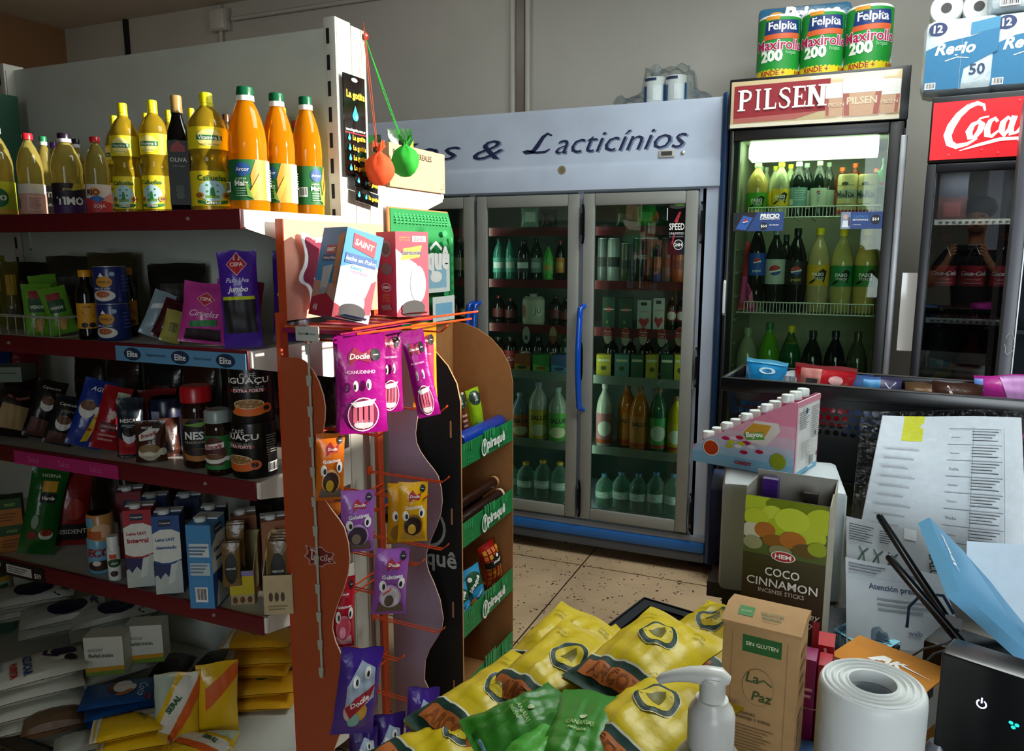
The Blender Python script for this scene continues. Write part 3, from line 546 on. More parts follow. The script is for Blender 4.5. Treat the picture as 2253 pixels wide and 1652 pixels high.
jar('small coffee jar with pale grey lid and green-edged label', 456, 905, 516, 1045, 1.44, '8d9a96', [rect(.62, 0, 1, 1, M('1c6a30')), ell(.38, .5, .26, .48, M('4a1c18')), poly([(.14, .58), (.60, .66), (.60, .82), (.14, .72)], M('e8e0dc')), txt('Bracafé', .37, .69, .38, M('9c1c20'), shear=.3, bold=.03, rot=.12)] + cup(.36, .36, 1.6) + [poly([(.1, .02), (.62, .02), (.62, .14), (.1, .14)], M('1f7a38'))] + lines(.68, .2, .95, .8, 8, M('6aa070')), '1c6a30')
X, w, h, fc = it(514, 938, 614, 1068, 1.475)
iart = [txt('CAFÉ', .42, .93, .2, M('c8c4bc')), txt('IGUAÇU', .42, .80, .56, M('eeeae2'), h=.15, bold=.02), txt('CAFÉ SOLÚVEL EM PÓ', .42, .68, .4, M('8a867e')), rect(.18, .585, .64, .64, M('8e1420')), txt('EXTRA FORTE', .42, .612, .38, WH), ell(.42, .18, .22, .09, M('d06a1c')), rect(.24, .16, .60, .34, M('d9601a')), ell(.42, .34, .19, .10, M('e3cfa4')), ell(.42, .34, .175, .088, M('8c6430')), ell(.64, .24, .08, .1, M('d9601a')), ell(.64, .24, .045, .06, M('0c0c0c'))] + lines(.80, .1, .97, .9, 16, M('5a5650'))
c1 = can('coffee_can', 'big black coffee can with an orange cup, lower of the stacked pair beside the stand', 'can', w / 2, h * .90, '0a0a0b', iart[:-16] + barcode(.80, .05, .97, .25) + lines(.78, .4, .95, .85, 9, M('6a6660')), (X, 1.475, S3), fc - R(28), 'stacked black coffee cans', rim='2a2a2a', taper=.985)
can('coffee_can', 'big black coffee can with an orange cup, upper of the stacked pair beside the stand', 'can', w / 2, h * .90, '0a0a0b', iart, (X - .002, 1.475, S3 + h * .902), fc + R(10), 'stacked black coffee cans', rim='2a2a2a', taper=.985)
X, w, h, fc = it(398, 828, 440, 940, 1.66); can('coffee_can', 'black coffee can standing in the shadow behind the red-lidded jar', 'can', .05, .155, '101216', [txt('IGUAÇU', .5, .8, .5, M('6a6660'))], (X, 1.69, S3), fc, rim='1a1a1a')

# ---- fourth shelf: milk and chocolate
for i in range(2):
    X, w, h, fc = it(-18, 1102, 52, 1168, 1.45); carton('food_box', ('lower' if i == 0 else 'upper') + ' of two green and orange boxes stacked at the left end of the milk shelf', 'box', w * .9, .06, .082, '1d4a20', [rect(0, 0, 1, .62, M('b06a18')), txt('maíz', .6, .8, .4, M('8fc060'), shear=.2)] + lines(.2, .15, .8, .5, 3, M('7a4410')), (X, 1.46, S4 + .0823 * i), fc - R(8), group='green and orange boxes')
X, w, h, fc = it(48, 1062, 132, 1244, 1.45)
bag('tea_bag_packet', 'tall green tea packet leaning on the milk shelf with yellow and black label', 'packet', w, h, .05, '125a1c', [rect(.36, .72, .76, .84, M('d09a1c')), txt('HORNA', .55, .90, .5, M('c8d4b8'), bold=.02), rect(.34, .60, .78, .70, M('101010')), txt('Verde', .56, .65, .36, WH, shear=.3, bold=.03), ell(.3, .22, .14, .05, M('7a1c14')), ell(.68, .24, .2, .06, M('c8ccc0')), ell(.68, .26, .17, .04, M('8a2a14')), ell(.32, .38, .10, .08, M('7d9a86'))], (X, 1.45, S4), fc - R(4), R(-8), R(14), seed=50)
X, w, h, fc = it(118, 1085, 206, 1240, 1.56)
bag('coffee_bag', 'red coffee bag with a black band, behind the tea packet on the milk shelf', 'bag', w * 1.1, h, .06, '7c1416', [rect(0, .08, 1, .30, M('0d0b0b')), txt('PRESIDENT', .52, .20, .8, M('d8d4cc')), ell(.65, .5, .2, .14, M('9c2a20'))], (X + .02, 1.52, S4), fc - R(6), R(-6), R(6), seed=51)
X, w, h, fc = it(190, 1188, 246, 1266, 1.44); EC = [txt('ECO', .46, .62, .6, M('8e1420'), bold=.05, shear=.2), ell(.46, .22, .3, .16, M('3a1c10')), ell(.4, .3, .1, .08, M('e0dcd4'))]
can('cocoa_tub', 'light blue cocoa tub with red lettering, under the peach tub', 'tub', w / 2, h, '6aa8c4', EC, (X, 1.45, S4), fc, rim='2a1a14')
X, w, h, fc = it(198, 1126, 264, 1186, 1.45); can('cocoa_tub', 'peach cocoa tub with a dark lid stacked on the light blue tub', 'tub', w / 2 * .92, h * .95, 'c08a50', [rect(0, .55, .35, .95, M('5fa0bc')), ell(.5, .4, .22, .3, M('d8b088')), rect(.1, .05, .5, .4, M('b0582a'))], (X - .02, 1.455, S4 + .096), fc, rim='1a100c')
X, w, h, fc = it(240, 1182, 270, 1276, 1.42); bottle('shaker', 'small white shaker bottle with green mark, left of the red milk carton', 'bottle', w / 2, h, 'jar', M('d8dcd8', 'plastic'), 'e8ece8', (X, 1.42, S4), fc, art=[rect(.3, .75, .6, .9, M('c0502a')), ell(.5, .60, .3, .14, M('1c4a2a')), txt('oker', .5, .60, .3, WH), ell(.46, .25, .16, .1, M('3a2418'))], lab=(.03, .70), labcol='dfe3df', caph=.2, capr=.9)
def mcap(w, d, h):
    b = MB(); b.lathe([(.0145, 0), (.0145, .009), (.012, .011)], M('e2e6e4', 'plastic'), 16, (-w * .12, -d * .12, h)); b.box(-w * .5, d * .02, h, w * .5, d * .5, h + .004, M('c9d0d4')); return b
def milk(label, x0, y0, x1, y1, Y, c, dk, kind, off, grp, right=(), ex=0, z=0):
    X, w, h, fc = it(x0, y0, x1, y1, Y)
    f = [poly([(0, .44), (0, .78), (.3, .83), (.7, .83), (1, .78), (1, .44), (.6, .40), (.3, .40)], M('dfe2da')), rect(.25, .87, .70, .955, M('141c3c')), txt('Conaprole', .475, .91, .40, WH), txt('Leite UHT', .45, .70, .7, M(c), bold=.035), txt(kind, .48, .60, .74, M(c), bold=.035),
         poly([(0, 0), (1, 0), (1, .42), (.85, .42), (.55, .2), (.4, .28), (.2, .20), (.1, .26), (0, .24)], M('b9c4bf')), poly([(0, .40), (.3, .38), (.62, .37), (.5, .22), (.36, .28), (.2, .19), (.1, .25), (0, .23)], M(dk)), poly([(.62, .38), (.85, .40), (.70, .15), (.46, .12)], M('d0d8d4'))]
    return carton('milk_carton', label, 'carton', w, w * .95, h * .96, c, f, (X + ex, Y + w * .45, S4 + z), fc + off, right=right, left=f, cap=mcap, group=grp)
milk('red and white milk carton, leftmost of the front milk cartons', 266, 1118, 330, 1290, 1.40, 'a5182c', '1c1c58', 'Integral', R(-14), 'front milk cartons')
milk('blue and white milk carton between the red one and the turned blue one', 330, 1132, 392, 1306, 1.40, '1d4a8c', '142a5c', 'desnatado', R(-14), 'front milk cartons')
mr = [poly([(0, .42), (0, .74), (.4, .84), (1, .84), (1, .52), (.5, .42)], M('dfe2da')), rect(.25, .86, .75, .95, M('141c3c')), txt('Conaprole', .5, .905, .42, WH), txt('Leite UHT', .52, .68, .72, M('1d4a8c'), bold=.035), txt('desnatado', .56, .57, .66, M('1d4a8c'), bold=.035), poly([(.1, 0), (1, 0), (1, .36), (.8, .30), (.5, .22), (.3, .3), (.1, .2)], M('c3ccc8')), poly([(0, 0), (.12, 0), (.3, .3), (.5, .24), (.8, .34), (1, .38), (1, .5), (.5, .42), (0, .4)], M('173a78'))]
mf = [rect(.1, .62, .9, .78, M('cfd8d8')), rect(.1, .40, .9, .55, M('b8c8cc'))] + lines(.12, .42, .8, .54, 3, M('5f7a94')) + barcode(.25, .08, .75, .26) + lines(.1, .64, .85, .76, 3, M('4f6f94'))
X, w, h, fc = it(386, 1134, 434, 1326, 1.36)
carton('milk_carton', 'blue milk carton turned to show its bar-coded side, overhanging the shelf front', 'carton', .062, .09, h * .94, '3f86bc', mf, (X + .033, 1.425, S4), R(22), right=mr, cap=mcap, group='front milk cartons')
for i, (px, Y, c, lb) in enumerate(((352, 1.56, '1d4a8c', 'blue milk carton behind the middle blue one, its white cap showing'), (425, 1.60, '1a2f58', 'navy milk carton behind the turned blue carton'), (478, 1.55, '1b2c4e', 'dark navy carton right of the turned blue carton, under the shelf above'), (300, 1.58, '7a1424', 'dark red milk carton behind the front red carton'))):
    X, w, h, fc = it(px - 32, 1092, px + 32, 1250, Y)
    carton('milk_carton', lb, 'carton', .066, .066, .20, c, [rect(.1, .4, .9, .7, M('a8a89c')), rect(.25, .78, .7, .88, M('141c3c'))], (X, Y, S4), fc - R(10), cap=mcap, group='back row milk cartons')
for i, (px, lb) in enumerate(((555, 'dull peach drink carton behind the gold sachet boxes, left one'), (605, 'dull peach drink carton behind the gold sachet boxes, right one'))):
    X, w, h, fc = it(px - 30, 1098, px + 30, 1260, 1.56); carton('drink_carton', lb, 'carton', .066, .066, .19, '96603f', [rect(.15, .55, .85, .75, M('7a4a30')), txt('COCO', .5, .65, .5, M('c8a07a')), ell(.6, .85, .1, .05, M('3a2214'))], (X - .02, 1.56, S4), R(44), cap=mcap, group='peach drink cartons')
def sachets(label, x0, x1, y0, y1, Y, base, n, panel):
    X, w, h, fc = it(x0, y0, x1, y1, Y); rz = fc - R(12); w *= .95; d = .13; hb = h * .50
    t = thing('sachet_box', label, 'display box', (X, Y + d / 2, S4), rz, None)
    b = MB(); cm = M(base, 'card'); k = .002
    b.box(-w / 2, -d / 2, 0, w / 2, d / 2, k, cm); b.box(-w / 2, -d / 2, k, w / 2, -d / 2 + k, hb, cm); b.box(-w / 2, d / 2 - k, k, w / 2, d / 2, hb * 1.7, cm)
    for s in (-1, 1): b.prism([(-d / 2, k), (d / 2, k), (d / 2, hb * 1.7), (d / 2 - .03, hb * 1.7), (-d / 2, hb)], lambda y, z, q: (q, y, z), s * w / 2 - s * k, s * w / 2, cm)
    b.decals(panel, face_front(w, d, hb), w / hb); b.decals([rect(.1, .1, .7, .3, M('7a2a1c'))], face_right(w, d, hb), d / hb); b.build('tray', t)
    for i in range(n):
        yy = -d / 2 + .012 + i * (d - .05) / n; pl = Pillow(w * .74, h * .62, .009, seed=i, wr=.3); q = pl.mb(M('6e5426', 'foil'), nx=8, ny=8)
        pl.art(q, [ell(.5, .42, .36, .36, M('0a0908')), txt('NESCAFÉ', .5, .42, .56, M('d8d4cc'), bold=.02)], .001) if i < 2 else None
        bo = q.build('sachet'); tagit(bo, 'gold coffee sachet with black disc, ' + ORD[i] + ' from the front of the ' + ('left' if x0 < 500 else 'right') + ' sachet box', 'sachet', (X - math.sin(rz) * yy, Y + d / 2 + math.cos(rz) * yy, S4 + hb * .62), rz, 'gold coffee sachets', R(-5))
sachets('pale yellow sachet display box with yellow and lilac front, next to the turned milk carton', 458, 516, 1180, 1326, 1.42, 'b8a878', 6, [rect(0, .85, 1, 1, M('8a7ab0')), rect(0, .3, 1, .85, M('c9b414')), ell(.2, .15, .1, .1, M('6a3a1c')), ell(.5, .15, .1, .1, M('6a3a1c')), ell(.8, .15, .1, .1, M('6a3a1c'))])
sachets('cream sachet display box at the right end of the milk shelf, beside the stand', 552, 622, 1196, 1366, 1.415, 'c3b088', 4, [ell(.25, .45, .07, .12, M('4a3a24')), ell(.45, .45, .07, .12, M('4a3a24')), ell(.65, .45, .07, .12, M('4a3a24'))] + lines(.15, .1, .8, .25, 2, M('8a7a58')))

# ---- dark bags added to darken the backs of the shelves
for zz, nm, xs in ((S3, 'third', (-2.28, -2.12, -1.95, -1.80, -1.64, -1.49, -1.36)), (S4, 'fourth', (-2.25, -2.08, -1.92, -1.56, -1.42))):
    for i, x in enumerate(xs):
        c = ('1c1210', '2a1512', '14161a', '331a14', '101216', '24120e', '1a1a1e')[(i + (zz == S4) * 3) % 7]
        bag('snack_bag', 'dark filler bag added at the back of the ' + nm + ' shelf, ' + ORD[i] + ' from the left', 'bag', .145, .215 + .02 * (i % 2), .06, c, [rect(.2, .35 + .05 * (i % 3), .8, .65, M(('3a2018', '2a2a30', '4a1a18')[i % 3]))], (x, 1.755, zz), R(6 * (i % 3 - 1)), R(-2), 0, 'dark filler bags at the shelf backs', seed=700 + i)
# ---- bottom shelf: sugar and flour
p = at(12, 1315, Y=1.62)
def water(label, px, y0, y1, Y, art, lc, r): 
    X, w, h, fc = it(px - 30, y0, px + 30, y1, Y); bottle('water_bottle', label, 'bottle', r, .30, 'soda', M('9cc4b0', 'pet'), None, (X, Y, S5), fc, art=art, lab=(.42, .70), labcol=lc, group='water bottles low at the left')
water('clear water bottle with green-yellow label at the left photo edge, bottom shelf', 10, 1230, 1330, 1.62, [rect(0, .8, 1, 1, M('c9a01c')), ell(.6, .6, .1, .1, M('3a5a30')), txt('MATUTINA', .4, .25, .5, M('2a4a40'))], 'a9c4a4', .045)
water('clear water bottle with blue and white label on the bottom shelf', 72, 1260, 1325, 1.66, [txt('SALUS', .45, .5, .56, M('22405a'), bold=.03), poly([(.55, 0), (1, 0), (1, 1), (.72, 1)], M('3a9ad0')), rect(.9, 0, 1, 1, M('c8b020')), txt('U', .72, .5, .1, WH)], 'd4dcd8', .045)
def flat(name, label, cat, px, py, z, w, h, t, c, art, rz, grp, seed=0, tilt=0, mat=None, roll=0, **k):
    q = at(px, py, Z=S5 + z)
    pl = Pillow(w, h, t, seed=seed, ex=.28, **k); b = pl.mb(mat or M(c, 'softfoil')); pl.art(b, art)
    b.v = [(x, y_z, zz) for x, y_z, zz in [(v[0], v[2] - h / 2, -v[1] + t * .60) for v in b.v]]
    return tagit(b.build(name), label, cat, (q.x, q.y, S5 + z), R(rz), grp, R(tilt), R(roll))
SUG = [poly([(.05, .62), (.35, .55), (.62, .70), (.62, .95), (.05, .95)], M('e4e6e0')), ell(.24, .80, .22, .14, M('1c1244')), ell(.60, .86, .12, .07, M('2a2030')), stroke([(.05, .62), (.30, .60), (.46, .72), (.5, .95)], .05, M('2a1c5a')), txt('AZUCAR', .56, .42, .74, M('243a7a'), bold=.04), txt('PURITA', .66, .28, .5, M('b0202c'), bold=.05), txt('refinada', .4, .16, .4, M('7aa0c0'))]
for i in range(4):
    flat('sugar_bag', ('white sugar bag with blue and red lettering topping the front stack of four' if i == 3 else 'white sugar bag, ' + ORD[i] + ' from the bottom of the front stack of four'), 'bag', 92, 1478, .155, .155, .235, .042, 'd4d8cc', SUG if i == 3 else [], -42 + i * 3, 'white sugar bags in the front stack', 60 + i)
    o = COL.objects[-1] if False else bpy.context.scene.collection.objects[-1]; o.location.z = S5 + .049 * i; o.location.x += .012 * (i % 2)
STR = [ell(.5, .55, .4, .24, M('15103a')), stroke([(.1, .9), (.4, .86), (.75, .92), (.95, .8)], .09, M('2a2266'))]
for i, (px, py, z, rz, lb) in enumerate(((70, 1322, .20, -38, 'white sugar bag with dark purple oval, upper left behind the front stack'), (155, 1362, .13, -36, 'white sugar bag with dark purple oval, middle of the row behind the front stack'), (238, 1362, .13, -34, 'white sugar bag with dark purple oval, rightmost behind the white sugar box'), (62, 1330, .145, -38, 'white sugar bag lying under the upper left purple-oval bag'), (150, 1385, .075, -36, 'white sugar bag lying under the middle purple-oval bag'), (240, 1385, .075, -34, 'white sugar bag lying under the rightmost purple-oval bag'), (65, 1345, .09, -36, 'white sugar bag at the bottom of the upper left pile'))):
    flat('sugar_bag', lb, 'bag', px, py, z, .155, .24, .042, 'c9ccc2', STR if i < 3 else [], rz, 'white sugar bags with dark ovals', 70 + i)
q = at(232, 1490, Z=S5 + .10)
def sbox(label, X, Y, z, rz): return carton('sugar_box', label, 'box', .105, .06, .115, 'd0d2c4', [poly([(0, 0), (1, 0), (1, .16), (0, .10)], M('6a8a2a')), poly([(0, .08), (1, .14), (1, .24), (0, .20)], M('c9901c')), txt('BellaUnión', .42, .52, .62, M('2a3a2a'), bold=.02), txt('azúcar', .3, .68, .4, M('8a9080'))], (X, Y, z), R(rz), right=[rect(.1, .3, .9, .9, M('dcdcd4'))], group='white sugar boxes')
flat('flour_bag', 'plain white bag lowest under the small white sugar box', 'bag', 235, 1500, .02, .16, .2, .06, 'a8aca0', [], -20, None, 90); flat('flour_bag', 'plain greyish bag directly under the small white sugar box', 'bag', 240, 1490, .073, .15, .19, .05, '8a8e84', [], -24, None, 91)
sbox('white sugar box with dark lettering sitting on top of the bags', q.x, q.y, S5 + .122, 30); sbox('white sugar box just behind the front white sugar box', q.x + .05, q.y + .085, S5 + .122, 30)
CO = [ell(.42, .5, .26, .16, M('5a2a1a')), ell(.42, .56, .25, .13, M('e4e2da')), ell(.5, .70, .13, .06, M('e0ded8')), stroke([(.6, .72), (.72, .64), (.75, .5)], .07, M('b0682a')), txt('Coco', .62, .86, .5, M('a8cce8'), shear=.3), rect(.75, .93, .95, .99, M('b01c3a'))]
for i in range(4):
    flat('coconut_packet', 'blue coconut packet with white coconut picture, ' + ('top of the blue stack' if i == 3 else ORD[i] + ' from the bottom of the blue stack'), 'packet', 262, 1545, .08, .13, .18, .026, '124a86', CO if i == 3 else [], -50 + 5 * (i % 3), 'blue coconut packets in a stack', 80 + i)
    o = bpy.context.scene.collection.objects[-1]; o.location.z = S5 + .031 * i
YW = 'e0b410'
for i in range(3):
    flat('pasta_packet', 'yellow and white packet with green print, ' + ['lowest of', 'middle of', 'top of'][i] + ' the three lying in front', 'packet', 300, 1612, .05, .11, .17, .026, YW, [poly([(0, .55), (.6, .9), (.55, 1), (0, 1)], M('d8d8cc')), poly([(0, 0), (1, 0), (1, .1), (0, .14)], M('d4d4c8')), txt('SERAL', .4, .72, .4, M('1c5a34'), rot=.5)], -52 + 4 * i, 'yellow packets lying in front', 95 + i)
    bpy.context.scene.collection.objects[-1].location.z = S5 + .031 * i
SE = [poly([(0, .35), (.5, 1), (0, 1)], M('a9b8a6')), poly([(.16, .02), (.30, 0), (.95, .78), (.95, 1), (.7, 1), (.5, .85), (.1, .3)], M('dcdcd0')), poly([(.35, .0), (1, .62), (1, .95), (.30, .12)], M('d8601c')), poly([(.45, 0), (1, 0), (1, .66)], M(YW)), txt('SERAL', .45, .62, .5, M('1c5a34'), bold=.05, rot=.95)]
X, w, h, fc = it(420, 1446, 508, 1612, 1.33)
bag('polenta_bag', 'yellow, orange and clear food bag standing upright on the bottom shelf, front one', 'bag', .115, .20, .05, YW, SE, (at(460, 1600, Z=S5).x - .02, 1.36, S5), R(40), R(-4), R(4), 'standing yellow bags', seed=101, wr=.8)
bag('polenta_bag', 'yellow and orange food bag standing just behind the front upright one', 'bag', .11, .205, .05, YW, [poly([(.2, .4), (1, .8), (1, 1), (.2, .7)], M('d8601c'))], (at(500, 1590, Z=S5).x + .02, 1.445, S5), R(48), R(-4), R(3), 'standing yellow bags', seed=102)
for i, (px, py, z, rz) in enumerate(((585, 1560, 0, -62), (590, 1530, .036, -58), (580, 1490, .072, -66), (588, 1465, .108, -60), (582, 1430, .144, -64))):
    flat('flour_packet', 'yellow packet, ' + (ORD[i] + ' from the bottom' if i < 4 else 'topmost') + ' of the pile beside the stand', 'packet', px - 12, py - 10, z, .12, .2, .033, 'd69c10', [poly([(0, 0), (1, 0), (1, .15), (0, .12)], M('dcd8cc')), ell(.4, .5, .2, .12, M('1c4a20'))], rz, 'yellow packets piled beside the stand', 110 + i)
flat('polenta_bag', 'yellow and orange bag lying flat at the very front of the bottom shelf', 'bag', 440, 1646, .01, .11, .17, .03, YW, SE, -62, None, 120)
flat('rice_bag', 'brown paper-like bag lying between the white sugar stack and the blue packets', 'bag', 118, 1600, .03, .10, .15, .05, '6a5038', [], -40, None, 121)
flat('rice_bag', 'white bag lying at the front edge of the bottom shelf, left of the yellow packets', 'bag', 205, 1650, .0, .10, .14, .04, 'a3a89c', [], -40, None, 122)
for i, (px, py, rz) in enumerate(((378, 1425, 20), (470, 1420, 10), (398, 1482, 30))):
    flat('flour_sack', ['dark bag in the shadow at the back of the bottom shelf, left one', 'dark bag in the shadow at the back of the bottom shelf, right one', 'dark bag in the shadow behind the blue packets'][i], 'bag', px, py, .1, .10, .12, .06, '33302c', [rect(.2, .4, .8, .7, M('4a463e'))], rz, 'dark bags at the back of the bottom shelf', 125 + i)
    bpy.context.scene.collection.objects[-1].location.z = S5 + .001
# ================================================================ things hung on the shelving end
PX = -1.26
# cereal bar box on the far shelf
q0 = at(846, 300, X=PX + .004); q1 = at(970, 335, X=PX + .004); zb = S1 + .1012
W_, H_, D_ = q1.y - q0.y, .125, .2
t = thing('display_box', 'open cardboard cereal bar box on the white bracket shelf behind the hanging bags', 'box', (PX - D_ / 2 + .012, (q0.y + q1.y) / 2 + .01, zb), R(90))
b = MB(); cb = M('c9a27c', 'card'); k = .004
b.box(-W_ / 2, -D_ / 2, 0, W_ / 2, D_ / 2, k, cb); b.box(-W_ / 2, -D_ / 2, k, W_ / 2, -D_ / 2 + k, H_, cb); b.box(-W_ / 2, D_ / 2 - k, k, W_ / 2, D_ / 2, H_, cb)
for s in (-1, 1): b.box(s * W_ / 2 - (k if s > 0 else 0), -D_ / 2 + k, k, s * W_ / 2 + (0 if s > 0 else k), D_ / 2 - k, H_, cb)
b.decals([txt('BARRAS DE CEREALES', .40, .80, .68, M('2a211a'), h=.14, bold=.02), stroke([(.90, .1), (.97, .1), (.97, .25)], .012, M('2a211a'))], face_front(W_, D_, H_), W_ / H_)
b.build('carton_body', t)
for i, (dy, rz, hh) in enumerate(((.02, 78, .165), (.07, 84, .15), (-.06, 90, .14))):
    bag('cereal_bar_packet', 'dark green packet sticking out of the open cereal bar box, ' + ('front one' if i == 0 else 'behind the front one' if i == 1 else 'hidden at its left'), 'packet', .11, hh, .02, '14451c', [rect(.1, .62, .55, .74, M('b02030')), txt('Active', .32, .68, .34, WH), poly([(.5, .4), (1, .5), (1, .8), (.6, .6)], M('7fae1e')), txt('20', .78, .62, .22, M('d8e070'))],
        (PX - .03 - .03 * i, (q0.y + q1.y) / 2 + dy - .02, zb + .01), R(rz), 0, R(-8), 'green packets in the cereal box', seed=200 + i)
# pin, strings and two little drawstring sacks
pin = at(803, 84, X=PX + .003)
def sack(label, px, py, X, col, strc, pk):
    c = at(px, py, X=X); t = thing('drawstring_sack', label, 'sack', (c.x, c.y, c.z)); r = .042; seg = 32
    prof = [(.004, -1.02), (.35, -.98), (.72, -.74), (.95, -.35), (1, 0), (.93, .35), (.70, .66), (.40, .86), (.20, .98), (.16, 1.05), (.30, 1.25), (.42, 1.45)]
    V = []; F = []; n = len(prof)
    for j, (pr_, pz) in enumerate(prof):
        for i in range(seg):
            a = 6.28318 * i / seg; m = 1 + (.16 * math.sin(8 * a + pk) * max(0, (j - 3) / 8) + .06 * math.sin(3 * a + 1.3 * j + pk)); V.append((r * pr_ * m * math.cos(a), r * pr_ * m * .85 * math.sin(a), r * pz * 1.05 + (.012 * math.sin(2 * a + pk) if j == n - 1 else 0)))
    for j in range(n - 1):
        for i in range(seg): q = (i + 1) % seg; F.append((j * seg + i, j * seg + q, (j + 1) * seg + q, (j + 1) * seg + i))
    F.append(tuple(reversed(range(seg)))); b = MB().add(V, F, M(col, 'matte'), True); b.build('sack_body', t)
    MB().lathe([(.009, 0), (.011, .006), (.009, .013)], M('101010', 'plastic'), 12, (-.008, 0, r * 1.08)).build('cord_stop', t)
    top = pin - c; b = MB()
    for o in (-.002, .003): b.tube([(-.006, o, r * 1.12), (top.x * .5 - .004, top.y * .5 + o * 2, (r * 1.12 + top.z) * .5 - .004), (top.x, top.y + o, top.z - .012 * (o > 0))], .0013, M(strc, 'matte'), 5)
    b.build('cord', t); return t
sack('small bright green drawstring sack hanging by a long green cord from the shelving post', 889, 354, -1.19, '159a22', '12a522', 0)
sack('small orange drawstring sack hanging by a straight cord just below the green one', 838, 404, -1.20, 'e0501e', 'a8442a', 2)
MB().lathe([(.0005, 0), (.009, 0), (.009, .004), (.003, .008)], M('c8281e', 'plastic'), 12).build('push_pin'); o = COL.objects['push_pin']; tagit(o, 'red push pin in the shelving post that the cords hang from', 'pin', (pin.x - .001, pin.y + .004, pin.z + .006), 0, None, 0, R(90))
# black glue cards on the post
a0 = at(752, 158, X=PX + .006); a1 = at(800, 175, X=PX + .006); a2 = at(752, 385, X=PX + .006)
cwid = a1.y - a0.y; ch = a0.z - a2.z
YL = M('e8a91c'); TQ = M('1d9fb8')
def drop(x, y, s, asp): return [ell(x, y, .5 * s, .42 * s * asp, TQ), poly([(x - .42 * s, y + .2 * s * asp), (x, y + 1.0 * s * asp), (x + .42 * s, y + .2 * s * asp)], TQ), ell(x + .12 * s, y - .05 * s * asp, .14 * s, .2 * s * asp, M('9fe0e8'))]
asp = cwid / ch
art = [txt('La gotita', .55, .80, .86, YL, bold=.05), txt('www.lagotita.com.ar', .5, .46, .92, WH, bold=.02), rect(0, .425, 1, .435, M('c8202c')), ell(.5, .955, .14, .02, WH)] + drop(.5, .60, .28, asp)
for i in range(4): art += drop(.18, .375 - .10 * i, .13, asp) + [txt('La gotita', .62, .38 - .10 * i, .6, YL, bold=.05)]
t = thing('glue_card', 'long black hanging display card with yellow lettering and blue drops on the white post', 'card', (PX + .008, (a0.y + a1.y) / 2, a2.z), R(90))
b = MB().box(-cwid / 2, -.0012, 0, cwid / 2, .0012, ch, M('0a0a0a', 'gloss'), 0); b.decals(art, lambda x, y, e: ((x - .5) * cwid, -.0012 - e, y * ch), asp); b.build('card', t)
for i in range(2):
    b = MB().box(-.055, -.006, -.018, .055, 0, .018, M('0c0c0c', 'gloss'), .002); b.decals(drop(.12, .45, .11, 3) + drop(.42, .45, .1, 3) + [txt('La gotita', .75, .5, .46, YL, bold=.05)], lambda x, y, e: (-.055 + .11 * x, -.006 - e, -.018 + .036 * y), 3)
    o = b.build('glue_blister', t); o.location = (.03, -.008, -.016 - .038 * i); o.rotation_euler = (0, R(8), 0)

# ================================================================ candy stand at the shelving end
OR = M('b8451e', 'paint'); ORP = M('a84a22', 'paper'); WIRE = M('c2451f', 'gloss'); SX = -1.215
t = thing('candy_stand', 'orange candy display stand with wavy side panels and wire hooks at the shelving end', 'display stand', (-1.12, 1.67, 0))
def sp(b): b.v = [(x + 1.12, y - 1.67, z) for x, y, z in b.v]; return b
splash = [(.20, .10), (.34, .22), (.55, .10), (.66, .30), (.95, .36), (.80, .52), (.92, .74), (.66, .72), (.55, .92), (.36, .74), (.10, .88), (.20, .60), (.06, .40), (.22, .34)]
def soft(p, k=3):
    for _ in range(k): p = [q for i in range(len(p)) for q in ((p[i][0] * .75 + p[(i + 1) % len(p)][0] * .25, p[i][1] * .75 + p[(i + 1) % len(p)][1] * .25), (p[i][0] * .25 + p[(i + 1) % len(p)][0] * .75, p[i][1] * .25 + p[(i + 1) % len(p)][1] * .75))]
    return p
def grow(p, s): return [(.5 + (x - .5) * s, .5 + (y - .5) * s) for x, y in p]
hz0, hz1 = 1.335, 1.572; HY0, HY1 = at(628, 590, X=SX).y, 1.90
b = MB().box(SX - .022, HY0, hz0, SX, HY1, hz1, M('d9927c', 'paper')); b.box(SX - .023, HY0 - .002, hz0 - .001, SX - .001, HY0, hz1 + .001, OR)
hd = sp(b).build('header', t)
sw, shh = .30, .235; SPL = soft(splash, 2)
yc, zc = HY0 + .165, (hz0 + hz1) / 2
b = MB(); b.prism(grow(SPL, 1.12), lambda a, c, d: (SX + d, yc + (a - .5) * sw, zc + (c - .5) * shh), .014, .016, M('e8e4e4'))
b.prism(SPL, lambda a, c, d: (SX + d, yc + (a - .5) * sw, zc + (c - .5) * shh), .016, .0175, M('7a1a36'))
b.prism([(.3, .3), (.6, .3), (.6, .6), (.3, .6)], lambda a, c, d: (SX + d, yc + (a - .5) * sw, zc + (c - .5) * shh), .0, .014, M('b05a48'))
fmh = lambda x, y, e: (SX + .0176 + e, yc + (x - .5) * sw, zc + (y - .5) * shh)
b.decals([stroke([(.36, .76), (.35, .62), (.33, .46), (.32, .34)], .05, WH), stroke([(.26, .80), (.40, .82), (.55, .72), (.58, .54), (.50, .38), (.36, .30), (.26, .32), (.24, .40), (.30, .42)], .05, WH), txt('ocile', .74, .5, .3, WH, shear=.2)], fmh, sw / shh); sp(b).build('logo', hd)
for y in (1.462, 1.862): sp(MB().box(SX - .016, y - .014, .02, SX - .004, y + .014, hz0 + .02, OR)).build('post', t)
near = [(619, 787), (648, 787), (660, 789), (672, 796), (688, 815), (701, 840), (711, 870), (715, 896), (714, 925), (708, 965), (700, 1010), (697, 1045), (700, 1070), (711, 1095), (728, 1120), (745, 1142), (757, 1161), (766, 1195), (769, 1230), (766, 1260), (756, 1295), (742, 1330), (732, 1364), (731, 1385), (738, 1412), (753, 1446), (769, 1490), (778, 1540), (774, 1570), (762, 1592), (745, 1620), (735, 1648)]
